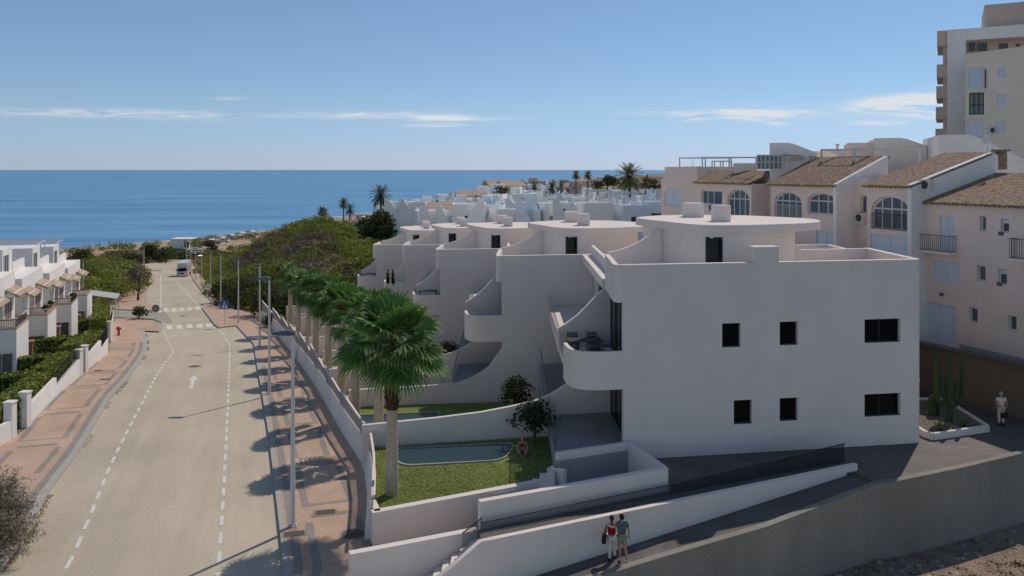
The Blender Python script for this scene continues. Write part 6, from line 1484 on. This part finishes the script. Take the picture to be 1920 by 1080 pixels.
for k in range(14):
    px = 398+k*6.2+rt.uniform(-2,2); py = 453-k*.7+rt.uniform(-2,2); Yp = 300+k*4.; X,Y,Z = R(px,py,Yp); Z = hT(X,Yp); t = thing('beach_parasol', 'small beach parasol in the cluster at the edge of the sand behind the hill', 'parasol', (X,Yp,Z), 0, 'beach parasols')
    m = MB(); m.tube([(0,0,0),(0,0,2.4)], .04, 5); m.build('pole', whf, t, local=True); m = MB(); m.tube([(0,0,1.95),(0,0,2.3),(0,0,2.5)], [1.3,.75,.05], 8); m.build('canopy', cvs[k%3], t, local=True)
# ---- kiosk, parked cars and people by the beach
X,Y,Z = R(331,470,262); Z = max(hT(X,Y),CZ-(472-HZ)/F*262) 
t = thing('beach_kiosk', 'white flat roofed beach kiosk with open sides at the end of the road', 'kiosk', (X,Y,CZ-(468-HZ)/F*Y))
m = MB(); m.box(-1.7,2.2,0,6,-1,3.3); m.build('wall', hw, t, local=True); m = MB(); m.box(-1.9,4.6,-.3,6.3,3.301,3.55); m.build('roof', hw, t, local=True)
for k in range(2): m = MB(); x = 2.9+k*1.45; m.box(x,x+.15,0,.15,-1,3.3); m.build('post', whf, t, local=True)
m = MB(); m.box(2.4,3.9,.3,.36,.6,2.6); m.build('window', hglass, t, local=True); 
carp = [mat('car_white',(.62,.63,.64),.3,.02,1,0,1,.5), mat('car_silver',(.40,.42,.44),.3,.02,1,0,1,.5), mat('car_red',(.25,.05,.05),.3,.02,1,0,1,.5), mat('car_dark',(.05,.055,.07),.3,.02,1,0,1,.5)]
tyre = mat('tyre_rubber', (.02,.02,.02), .8)
def car(loc, rz, paintm, label, group='cars parked near the beach'):
    t = thing('parked_car', label, 'car', loc, rz, group)
    prof = [(-2.1,.35),(-2.15,.75),(-1.95,.95),(-1.3,1.02),(-.75,1.42),(.75,1.46),(1.5,1.0),(2.05,.9),(2.15,.6),(2.1,.35)]; n = len(prof); m = MB()
    vs = [(x,-.82+(.14 if z > 1.1 else 0),z) for x,z in prof]+[(x,.82-(.14 if z > 1.1 else 0),z) for x,z in prof]; m.add(vs,[tuple(range(n)),tuple(range(2*n-1,n-1,-1))]+[(i,(i+1)%n,(i+1)%n+n,i+n) for i in range(n)]); m.build('body', paintm, t, local=True)
    m = MB(); vs = [(x,s*y,z) for s in (-1,1) for x,y,z in ((-1.15,.83,1.04),(-.72,.72,1.38),(.68,.72,1.41),(1.3,.83,1.04))]; m.add(vs,[(0,1,2,3),(7,6,5,4)]); m.build('side_windows', dglass, t, local=True, recalc=False)
    m = MB(); m.add([(-1.32,-.7,1.04),(-1.32,.7,1.04),(-.80,.62,1.40),(-.80,-.62,1.40)],[(0,1,2,3)]); m.build('rear_window', dglass, t, local=True, recalc=False)
    for x in (-1.35,1.35):
        for y in (-.8,.8): m = MB(); m.tube([(x,y-.1,.32),(x,y+.1,.32)], .32, 12); m.build('wheel', tyre, t, local=True)
    return t
for k,(px,py,Yc,mi,labl) in enumerate([(338,474,243,0,'white parked car behind the camper van, leftmost'),(350,474,246,0,'white parked car behind the camper van, second from left'),(362,474,249,1,'silver parked car between the lamps near the beach'),(374,473,252,0,'white parked car nearest the hill foot'),(345,480,236,2,'red parked car just behind the camper van'),(366,481,238,3,'dark parked car right of the camper van near the beach'),(420,452,300,0,'white car parked on the beach edge above the scrub'),(471,443,340,0,'white van like car parked at the far beach, behind the hill')]):
    X,_,_ = R(px,py,Yc); car((X,Yc,CZ-(py+3-HZ)/F*Yc), 1.2+.3*k, carp[mi], labl)
# camper van on the road, coming towards the camera
c = RG(341,519,0); t = thing('camper_van', 'white camper van driving up the road from the beach', 'camper van', (c[0],c[1],zr(c[1])), math.radians(14))
m = MB(); 
prof = [(0,.45),(-.05,.95),(.25,1.15),(.75,1.9),(.55,2.1),(.75,2.95),(1.2,3.1),(6.4,3.1),(6.5,2.9),(6.5,.5)]; n = len(prof)
vs = [(-1.1,y,z) for y,z in prof]+[(1.1,y,z) for y,z in prof]; m.add(vs,[tuple(range(n)),tuple(range(2*n-1,n-1,-1))]+[(i,(i+1)%n,(i+1)%n+n,i+n) for i in range(n)]); m.build('body', carp[0], t, local=True)
m = MB(); m.add([(-.92,.28,1.2),(.92,.28,1.2),(.85,.70,1.85),(-.85,.70,1.85)],[(0,1,2,3)]); m.v = [(x,y-.03,z) for x,y,z in m.v]; m.build('windscreen', dglass, t, local=True, recalc=False)
m = MB(); m.box(-.55,.55,-.09,-.04,.55,.85); m.build('grille', mat('dark_grille',(.06,.065,.07),.6), t, local=True)
for s in (-1,1):
    m = MB(); m.tube([(s*.8,-.06,.8),(s*.8,.02,.8)], .13, 10); m.build('headlight', lensm, t, local=True)
    m = MB(); m.box(min(s*1.11,s*1.36),max(s*1.11,s*1.36),.35,.43,1.35,1.75); m.build('wing_mirror', blackm, t, local=True)
    for y in (1.1,5.2): m = MB(); m.tube([(s*.95,y,.35),(s*1.12,y,.35)], .35, 12); m.build('wheel', tyre, t, local=True)
    m = MB(); m.par((s*1.103,2.6,1.6),(0,1.1,0),(0,0,.6),(s*.01,0,0)); m.build('side_window', dglass, t, local=True)
# ================================================================ people and furniture
skin = mat('skin', (.42,.27,.20), .6, .05, 5, 0, 1, .3); skin2 = mat('skin_tan', (.36,.22,.15), .6, .05, 5, 0, 1, .3)
hairb = mat('hair_black', (.012,.010,.009), .5, .2, 20, 0, 1, .3); hairbr = mat('hair_brown', (.05,.028,.018), .5, .2, 20, 0, 1, .3); hairbl = mat('hair_blonde', (.42,.30,.15), .5, .2, 20, 0, 1, .3); hairg = mat('hair_grey', (.35,.34,.33), .6, .1, 9, 0, 1, .2)
cl_red = mat('cloth_red', (.30,.015,.02), .8, .08, 6, .1, 30, .1); cl_white = mat('cloth_white', (.62,.61,.58), .8, .05, 6, .1, 30, .1); cl_blue = mat('cloth_slate_blue', (.10,.14,.17), .85, .08, 6, .1, 30, .1)
cl_khaki = mat('cloth_khaki', (.30,.27,.20), .85, .08, 6, .1, 30, .1); cl_black = mat('cloth_black', (.012,.014,.013), .8, .08, 6, 0, 1, .1); shoe_w = mat('shoe_white', (.6,.6,.6), .6); cl_cream = mat('cloth_cream', (.68,.57,.46), .85, .08, 6, .1, 30, .1); bagm = mat('bag_black', (.012,.012,.014), .5)
def skinmesh(name, J, E_, mt, parent, sub=1, root=None):
    """J: {joint: ((x,y,z), r or (rx,ry))}; E_: list of pairs"""
    names = list(J); me = bpy.data.meshes.new(name); me.from_pydata([J[n][0] for n in names], [(names.index(a),names.index(b)) for a,b in E_], [])
    o = bpy.data.objects.new(name, me); COL.objects.link(o); o.parent = parent; me.materials.append(mt)
    md = o.modifiers.new('skin','SKIN'); md.use_smooth_shade = True
    if not me.skin_vertices: me.attributes
    sv = me.skin_vertices[0].data if me.skin_vertices else None
    if sv is None:
        bm = bmesh.new(); bm.from_mesh(me); bm.verts.layers.skin.verify(); bm.to_mesh(me); bm.free(); sv = me.skin_vertices[0].data
    for i,n in enumerate(names):
        r = J[n][1]; sv[i].radius = (r,r) if not hasattr(r,'__len__') else r; sv[i].use_root = (n == root) if root else (i == 0)
    s = o.modifiers.new('sub','SUBSURF'); s.levels = sub; s.render_levels = sub+0
    return o
def person(label, loc, rz, h, P, skinm, hairm, hair='short', shirt=None, sleeve=.5, trousers=None, tr_len=1.0, skirt=None, shoes=None, cat='person', group=None):
    """P: joint positions in units of body height (feet at z 0, facing +y)"""
    t = thing('person', label, cat, loc, rz, group); k = h
    D = dict(pel=(0,0,.53), sp=(0,.0,.62), ch=(0,.0,.75), nk=(0,.0,.835), hd0=(0,.012,.875), hd1=(0,.012,.955),
             ls=(-.105,0,.81), le=(-.125,-.01,.63), lw=(-.13,.02,.49), lh=(-.132,.03,.44), rs=(.105,0,.81), re=(.125,-.01,.63), rw=(.13,.02,.49), rh=(.132,.03,.44),
             lp=(-.05,0,.52), lk=(-.055,.01,.285), la=(-.058,-.005,.045), lt=(-.06,.085,.018), rp=(.05,0,.52), rk=(.055,.01,.285), ra=(.058,-.005,.045), rt=(.06,.085,.018))
    D.update(P); V = {n: tuple(c*k for c in p) for n,p in D.items()}
    Rr = dict(pel=(.088,.062),sp=(.074,.055),ch=(.088,.062),nk=.032,hd0=(.036,.045),hd1=(.043,.052),ls=.033,le=.024,lw=.016,lh=(.020,.011),rs=.033,re=.024,rw=.016,rh=(.020,.011),lp=.052,lk=.034,la=.021,lt=(.022,.014),rp=.052,rk=.034,ra=.021,rt=(.022,.014))
    J = {n:(V[n], tuple(x*k for x in Rr[n]) if hasattr(Rr[n],'__len__') else Rr[n]*k) for n in V}
    E_ = [('pel','sp'),('sp','ch'),('ch','nk'),('nk','hd0'),('hd0','hd1'),('ch','ls'),('ls','le'),('le','lw'),('lw','lh'),('ch','rs'),('rs','re'),('re','rw'),('rw','rh'),('pel','lp'),('lp','lk'),('lk','la'),('la','lt'),('pel','rp'),('rp','rk'),('rk','ra'),('ra','rt')]
    # fingers: four unequal fingers and a thumb on each hand
    for s in 'lr':
        w_ = Vector(V[s+'w']); hnd = Vector(V[s+'h']); d = (hnd-w_).normalized(); side = d.cross(Vector((0,0,1)) if abs(d.z) < .8 else Vector((1,0,0))).normalized(); curl = d.cross(side)*-.35
        for q,(o_,L_) in enumerate(((-.011,.034),(-.004,.040),(.004,.038),(.011,.030))):
            a = hnd+side*o_*k+d*.012*k; b = a+(d+curl*.4).normalized()*L_*.5*k; c = b+(d+curl).normalized()*L_*.5*k
            for nm,p,r in ((f'{s}f{q}a',a,.0058),(f'{s}f{q}b',b,.0052),(f'{s}f{q}c',c,.0042)): J[nm] = (tuple(p), r*k)
            E_ += [(s+'h',f'{s}f{q}a'),(f'{s}f{q}a',f'{s}f{q}b'),(f'{s}f{q}b',f'{s}f{q}c')]
        a = w_+(hnd-w_)*.35+side*-.016*k; b = a+(d*.8-side*.6).normalized()*.022*k
        J[s+'ta'] = (tuple(a), .0065*k); J[s+'tb'] = (tuple(b), .005*k); E_ += [(s+'w',s+'ta'),(s+'ta',s+'tb')]
    body = skinmesh('body', J, E_, skinm, t, 1, 'pel')
    # head shape: skull, jaw, nose, ears as one piece of the head; face on the +y side
    hc = Vector(V['hd1'])*.55+Vector(V['hd0'])*.45+Vector((0,0,.008*k)); fw = Vector(V.get('face',(0,k,0)))-hc if 'face' in V else Vector((0,1,0)); fw.normalize(); sd_ = fw.cross(Vector((0,0,1))).normalized()
    m = MB(); m.ball(tuple(hc), .062*k, 14, 10, (.78,.92,1.12)); 
    n0 = hc+fw*.056*k; m.tube([n0+Vector((0,0,.012*k)), n0+fw*.014*k-Vector((0,0,.008*k)), n0-Vector((0,0,.012*k))], [.004*k,.008*k,.005*k], 6)
    for s in (-1,1): c = hc+sd_*s*.049*k; m.ball(tuple(c), .014*k, 8, 6, (.4,.7,1.1))
    hd = m.build('head', skinm, t, local=True)
    m = MB(); 
    for s in (-1,1): c = hc+fw*.053*k+sd_*s*.02*k+Vector((0,0,.008*k)); m.ball(tuple(c), .006*k, 6, 4, (1.3,.6,.7))
    c = hc+fw*.052*k-Vector((0,0,.028*k)); m.ball(tuple(c), .010*k, 6, 4, (1.4,.5,.4)); m.build('face_features', mat('face_dark',(.12,.05,.045),.6), hd, local=True)
    # hair
    m = MB(); c = hc-fw*.012*k+Vector((0,0,.014*k)); m.ball(tuple(c), .067*k, 14, 9, (.82,.92,1.02))
    if hair == 'pony':
        b = hc-fw*.066*k; m.tube([b+Vector((0,0,.01*k)), b-fw*.014*k-Vector((0,0,.04*k)), b-fw*.004*k-Vector((0,0,.12*k))], [.016*k,.020*k,.007*k], 8)
    if hair == 'long':
        b = hc-fw*.045*k; m.tube([b+Vector((0,0,.02*k)), b-fw*.010*k-Vector((0,0,.07*k)), b-fw*.004*k-Vector((0,0,.17*k))], [.052*k,.050*k,.028*k], 10, flat=.8)
    m.build('hair', hairm, t, local=True)
    mul = lambda n,s: tuple(x*s for x in J[n][1]) if hasattr(J[n][1],'__len__') else J[n][1]*s
    if shirt:
        S = {n:(J[n][0], mul(n,1.22)) for n in ('pel','sp','ch')}; S['pel'] = (tuple(Vector(V['pel'])*.75+Vector(V['sp'])*.25), mul('pel',1.2)); nk = Vector(V['ch']).lerp(Vector(V['nk']),.72); S['nk'] = (tuple(nk), .052*k); Es = [('pel','sp'),('sp','ch'),('ch','nk')]
        for s in 'lr':
            if sleeve > 0:
                S[s+'s'] = (V[s+'s'], .048*k); e = Vector(V[s+'s']).lerp(Vector(V[s+'e']), sleeve); S[s+'e'] = (tuple(e), .035*k); Es += [('ch',s+'s'),(s+'s',s+'e')]
                if sleeve >= 1: w2 = Vector(V[s+'e']).lerp(Vector(V[s+'w']), .85); S[s+'w'] = (tuple(w2), .024*k); Es.append((s+'e',s+'w'))
        skinmesh('shirt', S, Es, shirt, t, 1, 'pel')
    if trousers:
        S = {'pel':(tuple(Vector(V['pel'])+Vector((0,0,.012*k))), mul('pel',1.10))}; Es = []
        for s in 'lr':
            S[s+'p'] = (V[s+'p'], .061*k); Es.append(('pel',s+'p'))
            if tr_len < .6: e = Vector(V[s+'p']).lerp(Vector(V[s+'k']), tr_len/.5); S[s+'k'] = (tuple(e), .058*k); Es.append((s+'p',s+'k'))
            else:
                S[s+'k'] = (V[s+'k'], .043*k); e = Vector(V[s+'k']).lerp(Vector(V[s+'a']), (tr_len-.5)*2*.94); S[s+'a'] = (tuple(e), .036*k); Es += [(s+'p',s+'k'),(s+'k',s+'a')]
        skinmesh('trousers', S, Es, trousers, t, 1, 'pel')
    if skirt:
        m = MB(); p = Vector(V['ch']); q = Vector(V['pel']); b = (Vector(V['lk'])+Vector(V['rk']))/2; b = b+(b-q)*(skirt[1]-.5)
        m.tube([p+Vector((0,0,.03*k)), (p+q)/2, q, q.lerp(b,.5), b], [.085*k,.075*k,.098*k,.105*k,.11*k], 14, flat=.75); m.build('dress', skirt[0], t, local=True)
    if shoes:
        for s in 'lr':
            a = Vector(V[s+'a']); tt = Vector(V[s+'t']); m = MB(); d = (tt-a); m.tube([a-d*.25+Vector((0,0,-.012*k)), a+d*.25+Vector((0,0,-.006*k)), tt+Vector((0,0,.0)), tt+d*.18], [.024*k,.029*k,.026*k,.012*k], 8); m.build('shoe', shoes, t, local=True)
    return t, V
# couple on the lower path, seen from behind
def onpath(px, py):
    lo, hi = 20., 34.
    for _ in range(40):
        Y = (lo+hi)/2; X = (px-960)/F*Y; yy_ = HZ+F*(CZ-zpath(X))/Y
        if yy_ > py: lo = Y
        else: hi = Y
    return (X,Y,zpath(X))
pm = onpath(1166,1053); pw_ = onpath(1147,1051)
man,Vm = person('man in slate blue polo and khaki shorts, arm round the woman, walking on the path', pm, .12, 1.62,
    dict(ls=(-.105,0,.815), le=(-.175,-.03,.735), lw=(-.25,-.055,.765), lh=(-.285,-.05,.785), re=(.15,-.01,.64), rw=(.165,.03,.5), rh=(.168,.04,.45), lk=(-.05,-.005,.285), la=(-.035,-.02,.045), lt=(-.04,.07,.018), rk=(.065,.0,.29), ra=(.085,-.13,.085), rt=(.085,-.075,.03)), skin, hairb, 'short', cl_blue, .55, cl_khaki, .42, None, shoe_w)
wom,Vw = person('woman in red top and white trousers, hugging the man on the path', pw_, .05, 1.55,
    dict(re=(.16,-.06,.68), rw=(.25,-.085,.60), rh=(.29,-.085,.575), le=(-.135,-.02,.66), lw=(-.12,.05,.56), lh=(-.115,.08,.54), lk=(-.05,-.01,.28), la=(-.05,-.035,.045), rk=(.06,.03,.285), ra=(.075,.05,.06), rt=(.08,.13,.03)), skin, hairbr, 'pony', cl_red, 0, cl_white, 1.0, None, cl_black)
t = thing('shoulder_bag', 'black shoulder bag hanging at the left side of the woman on the path', 'bag', (pw_[0]-.27,pw_[1]-.05,pw_[2]+.80)); m = MB(); m.par((-.08,-.13,-.16),(.13,0,0),(0,.28,0),(.03,0,.26)); m.build('bag_body', bagm, t, local=True); m = MB(); m.tube([(0,-.1,.1),(.07,-.02,.45),(.0,.1,.1)], .012, 5); m.build('strap', bagm, t, local=True)
# man with a cane bag on the plaza, back to the camera
X,Y,Z = G(1877,798,12.27); old,_ = person('grey haired man in cream shirt and trousers, hands behind his back, on the dark plaza', (X,Y,CZ-12.27), -.1, 1.62,
    dict(le=(-.15,-.05,.65), lw=(-.05,-.085,.545), lh=(-.01,-.09,.53), re=(.15,-.05,.65), rw=(.06,-.085,.54), rh=(.02,-.09,.52)), skin2, hairg, 'short', cl_cream, .6, cl_cream, .95, None, cl_black)
t = thing('handbag', 'small dark bag held behind the back of the man on the plaza', 'bag', (X+.05,Y-.2,CZ-12.27+.62)); m = MB(); m.par((-.13,-.05,-.2),(.27,0,0),(0,.1,0),(0,0,.24)); m.build('bag_body', bagm, t, local=True); m = MB(); m.tube([(-.1,0,.04),(0,0,.18),(.1,0,.04)], .01, 5); m.build('handle', bagm, t, local=True)
# woman in a red swimsuit kneeling on the lawn, facing the camera
X,Y,Z = G(980,851,12.68); sit,Vs_ = person('woman in red swimsuit sitting on the lawn at the pool corner', (X,Y,CZ-12.69), math.pi, 1.62,
    dict(pel=(0,0,.07), sp=(0,.0,.16), ch=(0,.02,.29), nk=(0,.03,.375), hd0=(0,.045,.41), hd1=(0,.05,.49), ls=(-.10,.02,.345), le=(-.13,.04,.20), lw=(-.125,.10,.07), lh=(-.13,.13,.045), rs=(.10,.02,.345), re=(.13,.04,.20), rw=(.125,.10,.07), rh=(.13,.13,.045),
     lp=(-.05,.02,.06), lk=(-.13,.17,.20), la=(-.05,.22,.03), lt=(-.02,.28,.02), rp=(.05,.02,.06), rk=(.13,.17,.20), ra=(.05,.22,.03), rt=(.02,.28,.02)), skin, hairbl, 'long')
for nm,ks in (('swimsuit_top',(('sp',.5,'ch',.076),('ch',0,'ch',.094),('ch',.35,'nk',.075))),('swimsuit_bottom',(('pel',-.1,'sp',.093),('pel',.45,'sp',.085)))):
    m = MB(); pts = [Vector(Vs_[a]).lerp(Vector(Vs_[b]),f_) for a,f_,b,_ in ks]; m.tube(pts, [r*1.62*1.0 for *_,r in ks], 14, flat=.75) if nm != 'x' else None; m.build(nm, cl_red, sit, local=True)
# couple in black on the fourth balcony
bx,by,bz = R(727,533,74.6)
person('woman in long loose black dress, left of the couple on the white balcony', R(727.5,537,75.5), .1, 1.62, {}, skin, hairb, 'short', None, 0, None, 1, (cl_black,.95), cl_black)
person('woman in narrow black dress with long hair, right of the couple on the white balcony', R(737,537,75.5), .0, 1.58, {}, skin, hairb, 'long', None, 0, None, 1, (cl_black,1.0), cl_black)
# two walkers far down the left pavement, people on the beach
for px,lab in ((273.5,'dark clothed walker on the left pavement, nearer the wood'),(277,'second dark clothed walker on the left pavement, nearer the road')):
    c = RG(px,536,.15); person(lab, (c[0],c[1],zr(c[1])+.15), 0, 1.75, dict(lk=(-.05,.05,.29), la=(-.05,.06,.05), ra=(.06,-.09,.06), rt=(.06,-.02,.03)), skin, hairb, 'short', cl_black, 1, cl_black, .9, None, cl_black)
beachp = [(180,461),(184,460),(187,461),(214,462),(218,461),(224,461),(228,460),(205,463)]
for k,(px,py) in enumerate(beachp):
    Y = 285+4*k; X = (px-960)/F*Y; z = hT(X,Y); lab = ['farthest left','second from left','third from left','fourth of the group','fifth, slightly apart','sixth, near the waterline','seventh, rightmost','lone one between the groups'][k]
    t = thing('person', f'tiny beach goer on the sand, {lab}', 'person', (X,Y,z), 0, 'people on the beach'); m = MB(); m.tube([(-.08,0,0),(-.09,0,.8),(0,0,.95),(0,0,1.4),(0,0,1.5)], [.07,.1,.17,.2,.07], 7); m.tube([(.1,0,0),(.09,0,.8)], [.06,.1], 6); m.ball((0,0,1.62),.12,8,6); m.build('body', skin2 if k%2 else cl_blue, t, local=True)
# ---- tables and chairs on the balconies
tabm = mat('table_dark', (.035,.036,.04), .5, .05, 5, 0, 1, .4)
def table(loc, rz, label):
    t = thing('table', label, 'table', loc, rz, 'dark tables on the balconies'); 
    for i in range(7): m = MB() if i == 0 else m; m.box(-.8,.8,-.45+i*.13,-.45+i*.13+.115,.71,.74)
    m.build('table_top', tabm, t, local=True, smooth=False)
    for x in (-.7,.64):
        for y in (-.36,.30): m = MB(); m.box(x,x+.06,y,y+.06,0,.709); m.build('leg', tabm, t, local=True)
def chair(loc, rz, label):
    t = thing('chair', label, 'chair', loc, rz, 'dark chairs round the balcony tables'); m = MB()
    for i in range(5): m.box(-.22,.22,-.22+i*.09,-.22+i*.09+.075,.43,.455)
    m.build('seat', tabm, t, local=True, smooth=False); m = MB()
    for i in range(4): m.box(-.22,.22,.20,.225,.52+i*.09,.58+i*.09)
    m.build('backrest', tabm, t, local=True, smooth=False)
    for x in (-.24,.215):
        m = MB(); m.box(x,x+.025,-.22,-.195,0,.64); m.build('leg', tabm, t, local=True); m = MB(); m.box(x,x+.025,.20,.225,0,.88); m.build('leg', tabm, t, local=True); m = MB(); m.box(x,x+.03,-.22,.2,.641,.66); m.build('armrest', tabm, t, local=True)
zb1 = CZ-8.5
table((3.3,36.6,zb1), .1, 'dark slatted table on the nearest rounded balcony')
for (x,y,r,l) in ((2.75,35.85,math.pi+.1,'front left chair of the nearest balcony table'),(3.7,35.9,math.pi-.1,'front right chair of the nearest balcony table'),(2.85,37.4,.1,'rear left chair of the nearest balcony table'),(3.75,37.45,0,'rear right chair of the nearest balcony table'),(4.35,36.6,-math.pi/2,'chair at the right end of the nearest balcony table')): chair((x,y,zb1), r, l)
for k,l in ((2,'dark table on the third balcony, half hidden by the parapet'),(4,'dark table on the farthest balcony')):
    dx,dy,dh = UO[k]; table((3.4+dx,36.6+dy,CZ-8.5-dh), .1, l)
    chair((4.35+dx,36.6+dy,CZ-8.5-dh), -math.pi/2, ('chair beside the table on the third balcony','chair beside the table on the farthest balcony')[k==4]); chair((2.6+dx,36.2+dy,CZ-8.5-dh), math.pi/2, ('second chair, left of the table on the third balcony','second chair, left of the table on the farthest balcony')[k==4])
# ================================================================ loose stones, dry weeds
def pebbles(name, n, area, zf, smin, smax, cols, label, cat):
    V=[];Fq=[];C=[];k=0
    base = np.array([(-1,-1,0),(1,-1,0),(1,1,0),(-1,1,0),(-.6,-.5,.8),(.7,-.6,.7),(.5,.6,.9),(-.5,.6,.7)],float); fq = np.array([(0,1,5,4),(1,2,6,5),(2,3,7,6),(3,0,4,7),(4,5,6,7)])
    for i in range(n):
        x,y = area(); s = random.uniform(smin,smax)*(random.random()**2*1.5+.5); a = random.uniform(0,6.28); b = base*np.array([s*random.uniform(.6,1.5),s,s*random.uniform(.5,1)]); c,s_ = math.cos(a),math.sin(a)
        b = np.stack([b[:,0]*c-b[:,1]*s_+x, b[:,0]*s_+b[:,1]*c+y, b[:,2]+zf(x,y)-.01],1)+rng.normal(0,s*.12,(8,3)); V.append(b); Fq.append(fq+k); k += 8; C.append(np.tile(np.array(random.choice(cols))*random.uniform(.7,1.3),(8,1)))
    o = npmesh(name, np.concatenate(V), np.concatenate(Fq), mat('stone_mixed',(1,1,1),.95,.2,6,0,1,.1,attr=True), np.clip(np.concatenate(C),0,1)); tag(o, label, cat, kind='stuff')
def soil_area():
    while True:
        x = random.uniform(6,24); y = random.uniform(20,36)
        if y < float(np.interp(x,[p[0] for p in ga],[p[1] for p in ga]))-.15: return x,y
pebbles('stones', 2600, soil_area, hT, .02, .07, [(.34,.28,.22),(.24,.20,.17),(.42,.38,.33),(.15,.12,.10)], 'loose stones and rubble on the bare soil below the concrete wall', 'stones')
V=[];k=0;P=[];
for i in range(900):
    x,y = soil_area()
    if vnoise(x*1.3,y*1.7) > -.1: P += [(x+random.gauss(0,.1),y+random.gauss(0,.1),hT(x,y)+abs(random.gauss(0,.05))) for _ in range(6)]
P = np.array(P); Vv,Fq = cards(P, np.tile(np.array([0,0,1.]),(len(P),1)), .03, 2.6, 1.2); o = npmesh('dry_weeds', Vv, Fq, leafm, np.repeat(np.array((.22,.18,.12))*rng.uniform(.4,1.3,(len(P),1)),4,0)); tag(o,'dry brown weeds and twigs scattered over the bare soil','weeds',kind='stuff')
# weeds growing in the gutter along the left kerb
P = []
for a,b in zip(KL[1:],KL[2:]):
    for i in range(60):
        t = random.random(); p = Vector(a).lerp(Vector(b),t)
        if vnoise(p.y*3.1,p.y*1.7) > .15 or p.y < 34: P += [(p.x+.04+abs(random.gauss(0,.10)),p.y+random.gauss(0,.12),zr(p.y)+abs(random.gauss(0,.03))+.01) for _ in range(5)]
P = np.array(P); Vv,Fq = cards(P, np.tile(np.array([0,0,1.]),(len(P),1)), .017, 2.2, 1.2); o = npmesh('gutter_weeds', Vv, Fq, leafm, np.repeat(np.array((.26,.23,.12))*rng.uniform(.5,1.3,(len(P),1)),4,0)); tag(o,'thin weeds growing in the gutter along the left kerb','weeds',kind='stuff')
# lawn blades on the front lawn, to break the flat surface
P = []
from mathutils.geometry import intersect_point_quad_2d
for i in range(15000):
    y = random.uniform(29.2,38); x = random.uniform(PW(y)+.12, 1.68)
    if y < 28.95+ (x+4.9)*.455 or y > fin(x)-.14: continue
    if -5.6 < x < .3 and 34.0+.15*(x+4.8) < y < 36.6+.15*(x+5.4): continue
    P.append((x,y,CZ-12.7+.02))
P = np.array(P); Nn = rng.normal(0,1,(len(P),3)); Nn[:,2] = 1.2; Vv,Fq = cards(P, Nn, .022, 1.6, .3); o = npmesh('grass', Vv, Fq, leafm, np.repeat(np.array((.36,.43,.15))*rng.uniform(.55,1.4,(len(P),1)),4,0)); tag(o,'short mown grass of the front lawn round the pool','grass',kind='stuff')
